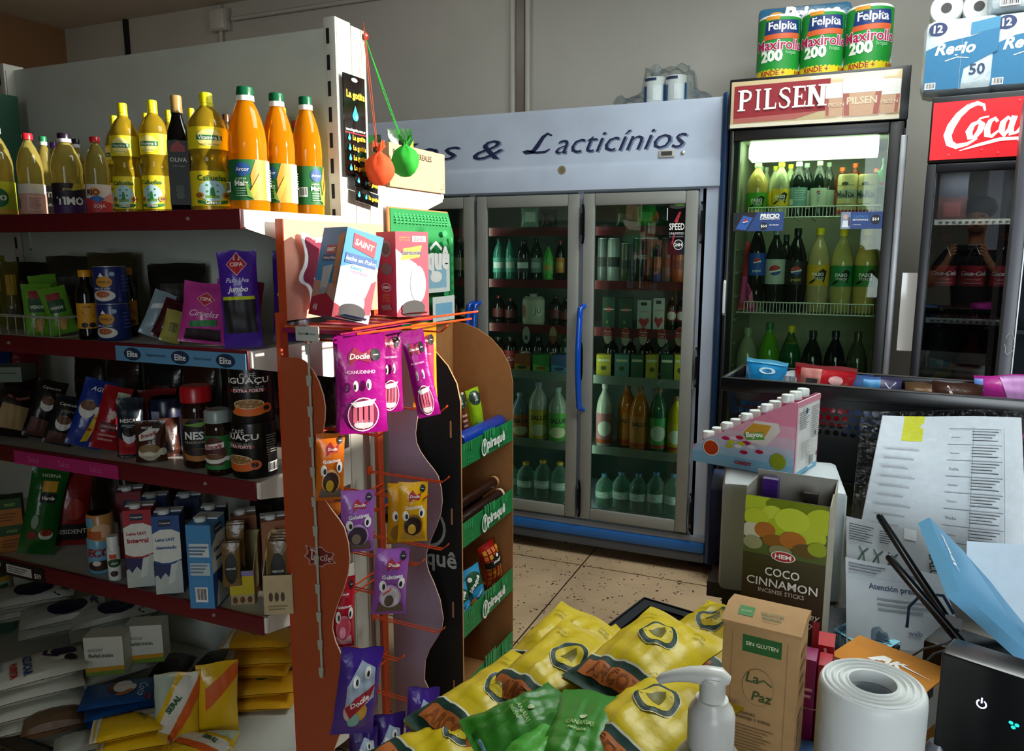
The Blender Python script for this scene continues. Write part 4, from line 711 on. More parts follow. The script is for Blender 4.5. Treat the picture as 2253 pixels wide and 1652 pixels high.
N3 = [at(x, y, Y=1.445) for x, y in near]; P = [(p.x, p.z) for p in N3]; P = [(SX - .004, P[0][1])] + P[1:] + [(P[-1][0] - .005, .2), (P[-1][0] + .05, .1), (P[-1][0] + .02, .02), (SX - .004, .02)]
for nm, y, c, mir in (('side_panel', 1.445, ORP, False), ('side_panel', 1.905, M('a08ea6'), True)):
    b = MB().prism(P, lambda a, c2, d, y=y: (a, y + d, c2), 0, .004, c, M('d8b098'))
    o = sp(b).build(nm, t, 'orange panel, near side' if not mir else 'lilac inner panel, far side')
    if not mir:
        lx, lz = (at(703, 1225, Y=1.443).x, at(703, 1225, Y=1.443).z); lw, lh = .10, .062
        f2 = lambda x, y_, e: (lx + (x - .5) * lw, 1.4445 - e, lz + (y_ - .5) * lh)
        L2 = [poly(grow(SPL, 1.16), M('c08a7a')), poly(SPL, M('701c1c')), txt('ocile', .60, .5, .48, M('d8b8ac'), shear=.25), stroke([(.28, .72), (.26, .36)], .07, M('d8b8ac')), stroke([(.22, .74), (.36, .72), (.42, .54), (.34, .36), (.24, .34)], .07, M('d8b8ac'))]
        sp(MB().decals(L2, f2, lw / lh)).build('logo', o)
hooks = [(850, 944, 1.56), (983, 893, 1.80), (987, 1049, 1.80), (940, 1090, 1.66), (850, 1110, 1.56), (986, 1197, 1.80), (933, 1231, 1.68), (858, 1296, 1.56), (978, 1380, 1.80), (889, 1441, 1.60), (986, 1552, 1.80), (895, 1627, 1.58), (846, 742, 1.55), (984, 716, 1.80)]
def hook(px, py, Y):
    p = at(px, py, Y=Y); x1 = p.x; z = p.z - .012
    b = MB().tube([(SX, Y - .006, z - .002), (x1 - .02, Y - .006, z - .006), (x1, Y - .004, z + .010), (x1 + .002, Y, z + .014), (x1, Y + .004, z + .010), (x1 - .02, Y + .006, z - .006), (SX, Y + .006, z - .002)], .0019, WIRE, 6)
    b.box(SX - .004, Y - .012, z - .012, SX - .001, Y + .012, z + .012, WIRE); sp(b).build('hook', t); return x1, z
HK = [hook(*h) for h in hooks]
for py in (1060, 1235, 1425, 905, 1590):
    z = at(880, py, X=SX).z
    for dz in (0, .022):
        sp(MB().tube([(SX + .001, 1.462, z + dz), (SX + .001, 1.862, z + dz)], .0026, WIRE, 6)).build('cross_bar', t)
# top shelf of wires that carries the two boxes
b = MB(); zt = 1.322
for i in range(6): b.tube([(SX, 1.47 + .078 * i, zt), (-1.02, 1.47 + .078 * i, zt)], .0022, WIRE, 6)
b.tube([(SX + .01, 1.45, zt + .003), (-1.015, 1.45, zt + .003), (-1.012, 1.60, zt + .003), (-1.012, 1.74, zt + .003), (-.93, 1.92, zt + .012)], .003, WIRE, 6); b.tube([(-1.012, 1.46, zt - .009), (-.945, 1.91, zt - .008)], .003, WIRE, 6)
b.box(SX, 1.452, zt - .012, -1.05, 1.88, zt - .0025, M('8c1a44', 'paint')); sp(b).build('top_shelf', t)
# clip strip hanging over the near panel
c = at(677, 735, Y=1.436); t2 = thing('clip_strip', 'pale plastic clip strip with a small white name tag hanging on the orange side panel', 'clip strip', (c.x, 1.436, c.z))
b = MB().box(-.032, -.002, -.016, .032, 0, .018, M('c3c6bc', 'plastic'), .003); b.decals([txt('Ricardo Brothers', .5, .5, .78, M('2a3a30'), shear=.4), ell(.5, .5, .05, .09, M('2a4a38'))], lambda x, y, e: (-.032 + .064 * x, -.002 - e, -.016 + .034 * y), 1.9); b.build('tag', t2)
zl = at(668, 1480, Y=1.436).z - c.z
MB().box(-.003, -.001, zl, .003, 0, .03, M('b4b8aa', 'plastic')).build('strip', t2)
for i in range(12):
    z = -.035 + (zl + .05) * i / 11; b = MB().prism([(-.0045, -.012), (.0045, -.012), (.0065, .012), (-.0065, .012)], lambda a, c_, d, z=z: (a, d, z + c_), -.005, -.0012, M('aeb3a4', 'plastic')); b.build('clip', t2)
# the two carton boxes on top
def mbox(label, px, pyb, X, w, d, h, rz, ry, base, fr, lf, rx=0):
    q = at(px, pyb, X=X); t = thing('food_box', label, 'box', (q.x, q.y, 1.3285), R(rz), None, R(rx), R(ry)); SETTLE.append(t)
    b = MB().box(-w / 2, -d / 2, 0, w / 2, d / 2, h, M(base, 'paper'))
    b.decals(fr, face_front(w, d, h), w / h); b.decals(lf, face_left(w, d, h), d / h); b.build('carton_body', t)
    b = MB(); b.decals([ell(.5, .10, .36, .09, M('0c0a10')), ell(.5, .05, .36, .05, M('0c0a10'))], face_front(w, d, h), w / h, eps=.0025); b.build('opening', t)
    b = MB().prism([(-w * .38, 0), (w * .38, 0), (w * .30, h * .10), (-w * .30, h * .10)], lambda a, c, dd: (a, -d / 2 - .004 - c * .9 - dd, .006 + c * .25), 0, .001, M(base, 'paper')); b.build('flap', t); return t
CB = '1a7fb4'
fr = [poly([(0, 0), (1, 0), (1, .62), (.8, .72), (0, .56)], M('ece8e6')), poly([(.55, .06), (1, .1), (1, .5), (.88, .46), (.8, .3)], M('b8203c')), ell(.5, .2, .3, .14, M('f4f2f0')), poly([(.22, .80), (.84, .74), (.84, .92), (.20, .96)], M('a01a34')), txt('SAINT', .52, .855, .52, WH, bold=.02, rot=-.12), rect(.08, .62, .92, .73, M('134f8c')), txt('leche en Polvo', .5, .675, .82, WH, bold=.015, shear=.2), txt('Entera', .42, .585, .3, M('3d8fc4'), bold=.03), txt('instantánea', .5, .54, .5, M('b05a8c')), poly([(0, 0), (.55, 0), (.12, .14), (0, .16)], M('a01a34'))]
lf = [poly([(0, 0), (1, 0), (1, .18), (.6, .28), (0, .22)], M('a81f38')), poly([(0, .2), (.6, .26), (1, .16), (1, .36), (0, .40)], M('b08878')), rect(.30, .70, .72, .80, M('981a32')), txt('SAINT', .5, .75, .34, WH, bold=.04), rect(.2, .62, .82, .69, M('123f74')), txt('leche en Polvo', .5, .655, .5, WH), poly([(.3, .55), (.72, .58), (.62, .28), (.34, .28)], M('a9b4b8')), ell(.48, .28, .15, .04, M('8d989c')), txt('48', .26, .09, .2, M('e0c8c8')), poly([(.74, .9), (1, .95), (1, .3), (.8, .4)], M('b0703c'))]
mbox('light blue and white milk powder box leaning on top of the orange stand', 744, 700, -1.085, .098, .105, .205, 66, 14, CB, fr, lf)
fr = [poly([(0, .05), (.16, .14), (.62, .02), (.74, .5), (.62, .62), (.24, .72), (.0, .8)], M('efe9e6')), poly([(.14, .66), (.72, .70), (.80, .84), (.22, .80)], M('e8b820')), txt('Saintcolet', .48, .755, .62, M('1c2c6e'), bold=.04, shear=.2), rect(.5, .88, .92, .95, M('e8e4e4')), txt('Saint', .71, .915, .3, M('a01a34')), txt('ALIMENTO EN', .25, .93, .32, M('e0a030')), txt('POLVO CON CACAO', .25, .90, .34, M('e0a030')), ell(.66, .38, .24, .22, M('b8cfd8')), ell(.66, .38, .20, .18, M('d9d0bc')), ell(.62, .12, .14, .06, M('c8303c'))]
lf = [ell(.5, .80, .28, .10, M('7a6a66')), ell(.5, .80, .22, .07, M('4a3c3c')), ell(.52, .56, .3, .07, M('6a5a58')), ell(.5, .34, .26, .05, M('cfc0bc')), ell(.5, .34, .24, .042, M('7a1830')), txt('NUEVO!', .5, .34, .36, WH, bold=.03), txt('ALIMENTO', .5, .25, .4, M('c07a3c')), txt('EN POLVO', .5, .215, .4, M('c07a3c')), txt('CON CACAO', .5, .18, .44, M('c07a3c')), poly([(.2, .12), (.7, .14), (.8, .08), (.3, .06)], M('8a6a68'))]
mbox('dark red cocoa powder box standing upright beside the milk powder box on the stand', 888, 692, -1.085, .098, .10, .218, 62, 0, 'a3163a', fr, lf)
# hanging sweets
def hang(name, label, x0, y0, x1, y1, X, col, art, off=8, ry=0, t=.03, seed=0, group=None, kind='foil', **k):
    m = (x0 + x1) / 2; p = at(m, y1, X=X); q = at(m, y0, X=X); dep = (q - Vector((0, 0, CAM_H))).dot(_f)
    w = (x1 - x0) * dep / FPX; h = (q.z - p.z) * .985; pos = q.copy(); pos.z = min(pos.z, 1.309); fc = math.atan2(-q.x, q.y)
    pl = Pillow(w, h, t, seed=seed, **k); b = pl.mb(M(col, kind)); pl.art(b, art)
    b.v = [(x, y, z - h) for x, y, z in b.v]
    return tagit(b.build(name), label, 'bag', pos, fc + R(off), group, 0, R(ry))
MG = '940c78'
badge = lambda x, y, s=.11: [poly([(x + s * math.cos(.3927 + i * .7854) * 1.0, y + s * .6 * math.sin(.3927 + i * .7854)) for i in range(8)], M('121018')), rect(x - s * .5, y - s * .05, x + s * .5, y + s * .05, M('c8c8c8'))]
tube_art = lambda: [poly([(.2, .80), (.34, .88), (.5, .82), (.7, .86), (.66, .72), (.4, .76), (.22, .70)], M('8a1638')), txt('Docile', .44, .79, .42, WH, shear=.25, bold=.02)] + badge(.78, .80) + [txt('CANUDINHO', .46, .635, .6, M('f0b8dc'), bold=.03), ell(.48, .20, .33, .18, M('f4dfe8')), ell(.48, .20, .31, .168, M('7a1248')), ell(.48, .10, .2, .05, M('e8dfe4'))] + [rect(.26 + .115 * i, .12, .345 + .115 * i, .31 + .02 * (1.5 - abs(i - 1.5)), M('e06a84')) for i in range(4)] + [poly([(.2, .33), (.76, .36), (.66, .30), (.3, .28)], M('f2eef0'))] + [ell(.32, .50, .055, .055, WH), ell(.30, .49, .022, .03, DK), ell(.60, .51, .055, .055, WH), ell(.58, .50, .022, .03, DK)]
g_ = 'magenta candy straw bags on the upper hooks'
hang('candy_bag', 'magenta candy straw bag hanging at the front of the left stack on the top hook', 740, 722, 848, 944, -1.015, MG, tube_art(), 10, R(0), .026, 300, g_, top=.13, bot=.05)
hang('candy_bag', 'magenta candy straw bag, second in the left stack on the top hook', 733, 718, 838, 940, -1.055, MG, [], 14, 0, .024, 301, g_, top=.13, bot=.05)
hang('candy_bag', 'magenta candy straw bag, third in the left stack on the top hook', 731, 716, 828, 938, -1.10, MG, [], 14, 0, .024, 302, g_, top=.13, bot=.05)
hang('candy_bag', 'magenta candy straw bag at the back of the left stack, against the stand', 738, 714, 825, 934, -1.15, MG, [], 14, 0, .024, 303, g_, top=.13, bot=.05)
hang('candy_bag', 'magenta candy straw bag in shade between the front left stack and the tilted bag', 826, 712, 888, 910, -1.12, '8c0c6e', tube_art(), 18, 0, .026, 304, g_, top=.13, bot=.05)
hang('candy_bag', 'magenta candy straw bag hanging tilted, right of the left stack', 878, 706, 930, 905, -1.00, MG, tube_art(), 4, -11, .026, 305, g_, top=.13, bot=.05)
hang('candy_bag', 'orange candy straw bag hanging behind the tilted magenta bag', 905, 702, 960, 892, -1.05, 'e8901a', [rect(.12, .12, .88, .75, M('c02a5a'))] + tube_art(), 6, 0, .024, 306, None, top=.13, bot=.05)
def jel(body, mouth, scene='6a5a50'): return [poly([(.34, .80), (.48, .88), (.6, .80), (.78, .84), (.72, .72), (.5, .74), (.36, .68)], M('a8182c')), txt('Docile', .55, .78, .34, WH, shear=.25, bold=.02)] + badge(.82, .90, .10) + [txt('Gelatines', .52, .61, .62, WH, bold=.03, rot=.12), ell(.50, .30, .33, .19, M(mouth[0])), ell(.50, .29, .29, .16, M(mouth[1])), ell(.46, .24, .14, .09, M(mouth[2])), poly([(.1, .05), (.9, .05), (.84, .2), (.5, .12), (.16, .2)], M(scene)), ell(.24, .47, .11, .085, WH), ell(.27, .46, .05, .045, DK), ell(.80, .52, .11, .085, WH), ell(.78, .51, .05, .045, DK)]
g_ = 'jelly sweet bags on the stand hooks'
hang('sweet_bag', 'orange jelly sweet bag hanging below the magenta stack, beside the wavy panel', 694, 950, 757, 1100, -1.10, 'cf6a16', jel('', ('e8b070', '3a2018', 'c8a01c')), 8, 3, .03, 310, g_)
hang('sweet_bag', 'lilac jelly sweet bag hanging in front of a second orange bag, left column', 742, 1082, 818, 1222, -1.04, '9a5ab0', jel('', ('c8a0d8', '3a2a3c', '8a7a6a')), 6, 3, .03, 311, g_)
hang('sweet_bag', 'orange jelly sweet bag half hidden behind the lilac one in the left column', 722, 1104, 775, 1190, -1.11, 'c06a1c', [ell(.4, .5, .2, .2, M('2a2028'))] + badge(.5, .7), 10, 0, .026, 312, g_)
hang('sweet_bag', 'bright yellow jelly sweet bag in front on the middle right hook', 876, 1060, 942, 1194, -.985, 'e5ac10', jel('', ('8a5a10', '2a1410', 'e8b83c'), 'c89a30'), 4, 2, .03, 313, g_)
hang('sweet_bag', 'bright yellow jelly sweet bag just behind the front yellow one', 852, 1062, 912, 1198, -1.03, 'c9920e', [ell(.25, .48, .11, .085, WH), ell(.28, .47, .05, .045, DK), ell(.4, .2, .3, .14, M('8a6410'))], 12, 2, .028, 314, g_)
hang('sweet_bag', 'lilac jelly sweet bag below the yellow ones, slightly tilted', 826, 1206, 902, 1354, -1.01, '9855ae', jel('', ('c8a8d0', 'd8d0d8', '5a4a40'), '6a5a48'), 6, 5, .034, 315, g_, wr=.9)
hang('sweet_bag', 'red jelly sweet bag partly behind the wavy panel, lower left column', 731, 1268, 782, 1428, -1.09, 'b81a2c', jel('', ('e07a8a', 'd04a60', 'f0a0b0'), 'e0a8a8'), 6, 3, .03, 316, g_)
VI = lambda: [poly([(.22, .25), (.9, .45), (.84, .8), (.5, .88), (.2, .6)], M('a9bcd0')), ell(.35, .30, .16, .12, M('d8b8b0')), ell(.62, .30, .14, .1, M('d0a040')), ell(.45, .2, .14, .1, M('8ac0b8')), poly([(.2, .34), (.42, .48), (.6, .52), (.88, .62), (.8, .46), (.55, .34), (.36, .22)], M('a8182c')), txt('Docile', .53, .43, .5, WH, shear=.25, bold=.03, rot=.5), ell(.40, .66, .08, .07, WH), ell(.42, .65, .035, .035, DK), ell(.66, .76, .08, .07, WH), ell(.67, .75, .035, .035, DK)]
g_ = 'violet marshmallow bags on the lowest hooks'
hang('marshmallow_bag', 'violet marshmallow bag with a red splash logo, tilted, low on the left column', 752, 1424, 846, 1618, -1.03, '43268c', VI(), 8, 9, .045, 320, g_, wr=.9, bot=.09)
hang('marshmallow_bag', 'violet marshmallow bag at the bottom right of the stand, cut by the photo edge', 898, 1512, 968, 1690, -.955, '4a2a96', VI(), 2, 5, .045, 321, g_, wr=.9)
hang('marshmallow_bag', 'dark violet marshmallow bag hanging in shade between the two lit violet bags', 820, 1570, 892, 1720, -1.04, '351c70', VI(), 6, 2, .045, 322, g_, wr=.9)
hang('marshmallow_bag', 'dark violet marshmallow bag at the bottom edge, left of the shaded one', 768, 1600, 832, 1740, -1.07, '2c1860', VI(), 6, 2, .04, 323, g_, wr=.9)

# ================================================================ cardboard cookie stand behind it
BX0, BX1, BY0, BY1 = -1.245, -1.02, 1.985, 2.375
KR = M('a8733f', 'card'); KRD = M('c98f5c', 'card'); BKC = M('0c0f0d', 'paper'); GN = M('0f7a3c', 'paper'); GN2 = M('2f9a58', 'paper')
t = thing('cookie_stand', 'cardboard cookie display stand with green shelf fronts behind the orange stand', 'display stand', (-1.13, 2.18, 0))
def kp(b): b.v = [(x + 1.13, y - 2.18, z) for x, y, z in b.v]; return b
SD = [(BX0, 0), (BX1, 0), (BX1, 1.06), (BX1 - .012, 1.115), (BX1 - .04, 1.165), (BX1 - .08, 1.205), (BX1 - .13, 1.235), (BX1 - .18, 1.252), (BX0, 1.258)]
for y, c in ((BY0, BKC), (BY1, KR)):
    b = MB().prism(SD, lambda a, c_, d, y=y: (a, y + d, c_), 0, .003, c, KRD); b.prism(SD, lambda a, c_, d, y=y: (a, y + d, c_), .003, .006, KR, KRD) if c is BKC else None
    o = kp(b).build('side_panel', t, 'black outer side panel with white lettering' if c is BKC else 'brown inner side panel')
    if c is BKC:
        b = MB(); f3 = lambda x, y_, e: (BX0 + (BX1 - BX0) * x, BY0 - e, .3 + .8 * y_)
        b.decals([txt('piraquê', .42, .32, 1.0, M('b8c0ba'), bold=.02), ell(.5, .45, .26, .08, M('aab2ac')), ell(.5, .45, .22, .066, BKC)], f3, (BX1 - BX0) / .8); kp(b).build('lettering', o)
        for i, z in enumerate((.95, .68, .38, .12)): kp(MB().box(BX1 - .035, BY0 - .002, z, BX1 - .03, BY0 + .001, z + .05, KRD)).build('tab', o)
zh = at(900, 458, X=BX0).z; hy1 = at(975, 480, X=BX0).y
b = MB().prism([(BY0 - .01, .0), (BY1 + .01, 0), (BY1 + .01, zh - .07), (BY1 - .03, zh), (BY0 - .01, zh)], lambda a, c_, d: (BX0 + d, a, c_), -.006, -.001, KR, KRD); bp = kp(b).build('back_panel', t)
b = MB().prism([(BY0, 1.262), (BY1 + .008, 1.262), (BY1 + .008, zh - .075), (BY1 - .03, zh - .004), (BY0, zh - .004)], lambda a, c_, d: (BX0 + d, a, c_), -.0005, .001, GN)
sh = []
for r in range(4):
    for c_ in range(16): sh.append(rect(.05 + .055 * c_, .94 - .022 * r, .085 + .055 * c_, .952 - .022 * r, GN2))
for r in range(8): sh += [ell(.80, .80 - .09 * r, .045, .026, GN2), ell(.92, .74 - .085 * r, .02, .03, GN2)]
sh += [rect(.40, .28, .86, .62, M('dfe6e4')), rect(.45, .32, .80, .52, M('8fc0d8')), ell(.62, .42, .1, .05, WH), rect(.55, .02, .94, .24, M('dfe6e4')), rect(.6, .05, .9, .18, M('7fb8d8')), stroke([(.52, .66), (.62, .72), (.72, .66)], .03, WH), txt('piraquê', .45, .55, .8, WH, bold=.04)]
b.decals(sh, lambda x, y, e: (BX0 + .0012 + e, BY0 + (BY1 - BY0) * x, 1.262 + (zh - 1.262) * y), (BY1 - BY0) / (zh - 1.262)); kp(b).build('header', t)
KS = []
for i, (ya, yb_) in enumerate(((985, 1037), (1163, 1217), (1366, 1420), (1527, 1625))):
    z1 = at(1006, ya, X=BX1, ).z; z0 = at(1006, yb_, X=BX1).z; KS.append((z0, z1)); z0 = max(z0, .004)
    b = MB().box(BX0, BY0 + .006, z0 + .004, BX1 - .004, BY1, z0 + .008, KR); s_ = kp(b).build('shelf', t)
    b = MB().box(BX1 - .004, BY0 + .006, z0, BX1, BY1, z1, GN); hh = z1 - z0; ww = BY1 - BY0
    ar = []
    for c_ in range(9): ar += [ell(.04 + .028 * (c_ % 5) + (.70 if c_ > 4 else 0), .86, .011, .2, GN2), rect(.03 + .03 * (c_ % 5) + (.74 if c_ > 4 else 0), .12, .045 + .03 * (c_ % 5) + (.74 if c_ > 4 else 0), .2, GN2), rect(.03 + .03 * (c_ % 5) + (.74 if c_ > 4 else 0), .3, .045 + .03 * (c_ % 5) + (.74 if c_ > 4 else 0), .38, GN2), ell(.40 + .045 * (c_ % 5), .96, .016, .22, GN2)]
    if i < 3: ar += [ell(.37, .46, .055, .40, WH), ell(.37, .46, .042, .31, GN), stroke([(.37, .2), (.37, .7)], .06, WH), ell(.37, .6, .018, .14, WH), txt('piraquê', .60, .46, .36, WH, bold=.035)]
    else: ar += [ell(.1 + .1 * k_, .55 if k_ % 2 else .3, .03, .16, GN2) for k_ in range(9)] + [rect(.05 + .09 * k_, .75, .1 + .09 * k_, .82, GN2) for k_ in range(10)]
    b.decals(ar, lambda x, y, e, z0=z0, hh=hh: (BX1 + e, BY0 + .006 + (ww - .006) * x, z0 + hh * y), ww / hh); kp(b).build('shelf_front', s_)
def roll(name, label, p0, p1, r, col, art, group=None, seed=0, kind='foil', ends=True):
    p0, p1 = Vector(p0), Vector(p1); d = p1 - p0; L = d.length; b = MB()
    pr_ = [(r * .25, -.02), (r * .6, -.012), (r * .35, -.004), (r * .92, .004), (r, .012), (r, L - .012), (r * .92, L - .004), (r * .4, L + .003), (r * .62, L + .012), (r * .3, L + .02)] if ends else [(r * .9, 0), (r, .004), (r, L - .004), (r * .9, L)]
    b.lathe(pr_, M(col, kind), 18); b.decals(art, lambda x, y, e: ((r + .0006 + e) * math.cos(R(-90) + (y - .5) * R(150)), (r + .0006 + e) * math.sin(R(-90) + (y - .5) * R(150)), .012 + (L - .024) * x), L / (r * R(150)), False)
    o = b.build(name); tagit(o, label, 'packet', p0, 0, group); o.rotation_mode = 'QUATERNION'; o.rotation_quaternion = d.to_track_quat('Z', 'Y'); return o
def ck(label, px, py, X, z, w, h, t_, col, art, rz, ry, grp, seed, rx=0, name='cookie_packet'): q = at(px, py, X=X); return bag(name, label, 'packet', w, h, t_, col, art, (q.x, q.y, z), R(rz), R(rx), R(ry), grp, seed=seed, wr=.3)
z = max(KS[0][0], 0) + .012; PQ = [ell(.5, .80, .42, .16, M('10321e')), txt('piraquê', .5, .80, .2, WH, h=.28, rot=0), ell(.5, .88, .08, .03, WH)]
ck('brown checkered cookie packet leaning on the top shelf of the cardboard stand, leftmost', 1022, 935, -1.09, z + .04, .05, .15, .035, '6a3420', [rect(.2 * (i % 5), .9 - .05 * (i // 5), .2 * (i % 5) + .2, .95 - .05 * (i // 5), M('d8c8a8')) for i in range(0, 25, 2)] + PQ + lines(.3, .1, .7, .55, 4, M('caa890')), 60, -12, 'upright cookie packets on the cardboard stand', 400)
ck('lime green cookie packet standing behind the blue roll on the cardboard stand', 1052, 935, -1.085, z + .04, .055, .145, .04, '9ac41a', PQ + [rect(.2, .1, .8, .3, M('86ae14'))], 66, -11, 'upright cookie packets on the cardboard stand', 401)
a = at(1012, 935, X=-1.045); b_ = at(1112, 920, X=-1.055)
roll('cookie_roll', 'shiny blue cookie roll with a chocolate cookie picture lying on the top shelf', (a.x, a.y, z + .058), (b_.x, b_.y - .03, z + .05), .026, '143a9c', [ell(.15, .5, .15, .46, M('0f3a24')), txt('piraquê', .15, .5, .26, WH), txt('pretty', .48, .62, .2, M('9fc4f0')), ell(.80, .55, .09, .36, WH), ell(.79, .55, .08, .33, M('2a1c1c')), rect(.45, .2, .88, .26, M('8fb0e0')), rect(.45, .32, .8, .38, M('8fb0e0'))], None, 402, ends=False)
for i, (y0, y1, x, dz, c, lb) in enumerate(((2.03, 2.19, -1.05, .02, '1e100c', 'dark brown cookie roll under the blue roll, nearest the shelf front'), (2.10, 2.27, -1.085, .02, '24140e', 'dark brown cookie roll behind, under the blue roll'), (2.03, 2.18, -1.125, .02, '8cb018', 'lime cookie roll under the blue roll at the back'))):
    roll('cookie_roll', lb, (x, y0, z + dz), (x, y1, z + dz), .017, c, [rect(.3, .3, .7, .7, M('3a6a9a' if i else 'c8b03a'))], 'rolls under the blue roll', 403 + i)
z = KS[1][0] + .012
for i, (y0, y1, x, dz, c, e, lb) in enumerate(((2.02, 2.33, -1.07, .10, '2c140c', 'c08a64', 'long dark brown cookie roll on top of the second shelf pile, copper end'), (2.02, 2.32, -1.045, .062, '26120e', 'd8b8a0', 'long dark brown cookie roll with a pale round end, below the copper-ended roll'), (2.02, 2.20, -1.043, .022, '16286a', '1a3aa8', 'blue cookie roll at the front of the second shelf pile'), (2.02, 2.255, -1.085, .020, '24101c', 'a81a80', 'dark cookie roll with a magenta end next to the blue one'), (2.02, 2.25, -1.095, .06, '1c0e0a', '2a1812', 'dark cookie roll at the back of the second shelf pile'))):
    o = roll('cookie_roll', lb, (x, y0, z + dz), (x, y1, z + dz), .0185, c, [rect(.2, .3, .6, .7, M('3a2018')), txt('IE', .3, .5, .2, M('24388a'), bold=.05)] if i == 2 else [rect(.4, .1, .75, .5, M('3a1e14'))], 'cookie rolls piled on the second shelf', 410 + i)
    c_ = MB().lathe([(.0186, y1 - y0 - .012), (.0193, y1 - y0 - .006), (.018, y1 - y0 + .004), (.012, y1 - y0 + .014), (.004, y1 - y0 + .02)], M(e, 'foil'), 18).build('wrapper_end', o)
a = at(1022, 1172, X=-1.04); roll('cookie_roll', 'small yellow cookie roll end at the left front of the second shelf', (-1.115, 2.012, z + .02), (-1.115, 2.09, z + .02), .016, 'd0960e', [], None, 420)
z = KS[2][0] + .012
PW = [ell(.5, .66, .46, .26, M('0f4a28')), txt('piraquê', .52, .66, .72, WH, bold=.04, rot=.6), ell(.34, .8, .1, .05, WH), ell(.62, .46, .36, .13, M('1d8fc4')), txt('MINERAL', .64, .42, .4, WH, bold=.03, rot=.5), poly([(.1, .3), (.35, .42), (.5, .1), (.25, .05)], M('d89a3c')), poly([(.55, .3), (.8, .35), (.9, .1), (.6, .05)], M('d89a3c'))]
ck('light blue cookie bag with dark green oval, beside the red packet', 1050, 1352, -1.05, z, .085, .155, .045, '3a96c8', PW, 64, -14, 'blue cookie bags on the cardboard stand', 430)
ck('light blue cookie bag partly behind the black panel, third shelf left end', 1014, 1372, -1.055, z, .08, .13, .045, '3a96c8', PW, 60, -12, 'blue cookie bags on the cardboard stand', 431)
ck('red cookie packet with orange squares and black band on the third shelf', 1092, 1330, -1.075, z + .01, .075, .16, .05, 'b81a14', [rect(.06 + .24 * (i % 4), .04 + .13 * (i // 4), .24 + .24 * (i % 4), .14 + .13 * (i // 4), M('d8702a' if i % 3 else 'd89a2c')) for i in range(28)] + [rect(0, .50, 1, .66, M('0e0c0c')), ell(.68, .66, .24, .14, M('0e0c0c')), txt('piraquê', .62, .62, .5, WH, bold=.03), ell(.68, .74, .08, .04, WH)], 66, -16, None, 432)
# ================================================================ the long three-door cooler
CY = 3.506; CL, CR = -3.15, -.50; CT = 2.145
CW = M('b7c3d6', 'paint'); CB2 = M('0f3c6a', 'paint'); ALU = M('868882', 'paint'); GLASS = M('dcebe2', 'glass'); INN = M('2a4a40', 'paint'); HBL = M('0f4fc0', 'gloss')
t = thing('drinks_cooler', 'long pale blue three-door drinks cooler with cursive dark blue lettering on its header', 'cooler', (-1.8, 3.9, 0))
def cp(b): b.v = [(x + 1.8, y - 3.9, z) for x, y, z in b.v]; return b
b = MB(); b.box(CL, CY + .05, .16, CL + .04, 4.24, CT - .01, CW); b.box(CR - .045, CY + .05, .16, CR - .005, 4.24, CT - .01, CW); b.box(CL + .04, 4.18, .16, CR - .045, 4.24, CT - .01, INN); b.box(CL, CY + .05, 1.80, CR - .005, 4.18, CT - .01, CW); b.box(CL, CY + .02, .13, CR - .005, 4.24, .19, CW)
for x in (CL + .1, CR - .12, -1.7): b.box(x, CY + .1, 0, x + .06, CY + .16, .13, M('15161a')); b.box(x, 4.1, 0, x + .06, 4.16, .13, M('15161a'))
cp(b).build('cabinet', t)
# header panel, curved forward at its lower edge
prof = [(CY + .05, CT), (CY + .0, CT), (CY - .004, CT - .02), (CY - .004, 1.90), (CY - .010, 1.885), (CY - .022, 1.868), (CY - .022, 1.775), (CY + .0, 1.765), (CY + .05, 1.765)]
b = MB().prism(prof, lambda y, z, d: (d, y, z), CL, CR - .005, CW)
hx0, hx1, hz0_, hz1_ = -2.72, -.55, 1.90, 2.12
def hf(x, y, e): return (hx0 + (hx1 - hx0) * x, CY - .004 - e, hz0_ + (hz1_ - hz0_) * y)
asp = (hx1 - hx0) / (hz1_ - hz0_)
NV = M('131d48'); NVL = M('6f7f9c')
def hw(px, py): p = at(px, py, Y=CY - .005); return ((p.x - hx0) / (hx1 - hx0), (p.z - hz0_) / (hz1_ - hz0_))
ar = []
for s_, hh_, (xa, xb), yy in (('Fríos', .42, (hw(790, 325)[0], hw(1012, 325)[0]), hw(960, 332)[1]), ('&', .40, (hw(1040, 325)[0], hw(1108, 325)[0]), hw(1075, 330)[1]), ('acticínios', .40, (hw(1222, 320)[0], hw(1512, 300)[0]), hw(1367, 309)[1])):
    for o, m_, bo in ((.0035, NVL, -.012), (0, NV, -.004)): ar.append(txt(s_, (xa + xb) / 2 + o, yy - (.02 if m_ is NVL else 0), xb - xa, m_, h=hh_, shear=.36, bold=bo))
Lp = [hw(*p) for p in ((1215, 298), (1205, 294), (1195, 302), (1182, 322), (1172, 334), (1156, 337), (1150, 334), (1160, 332), (1180, 336), (1200, 334), (1210, 328))]
ar.append(stroke(Lp, [.03, .05, .08, .10, .09, .05, .03, .04, .05, .05, .03], NV))
b.decals(ar, hf, asp)
b.decals([ell(.5, .5, .5, .5, M('8f8468')), ell(.52, .47, .33, .36, M('74694e'))], lambda x, y, e: (at(1236, 374, Y=CY - .023).x - .02 + .04 * x, CY - .0225 - e, at(1236, 374, Y=CY - .023).z - .02 + .04 * y), 1)
hd = cp(b).build('header', t)
p = at(1468, 338, Y=CY); b = MB().box(p.x - .035, CY - .012, p.z - .016, p.x + .035, CY - .004, p.z + .016, M('b9b7ae', 'plastic'), .003); b.box(p.x - .024, CY - .0135, p.z - .009, p.x + .024, CY - .011, p.z + .009, M('3a3a38')); cp(b).build('thermostat', t)
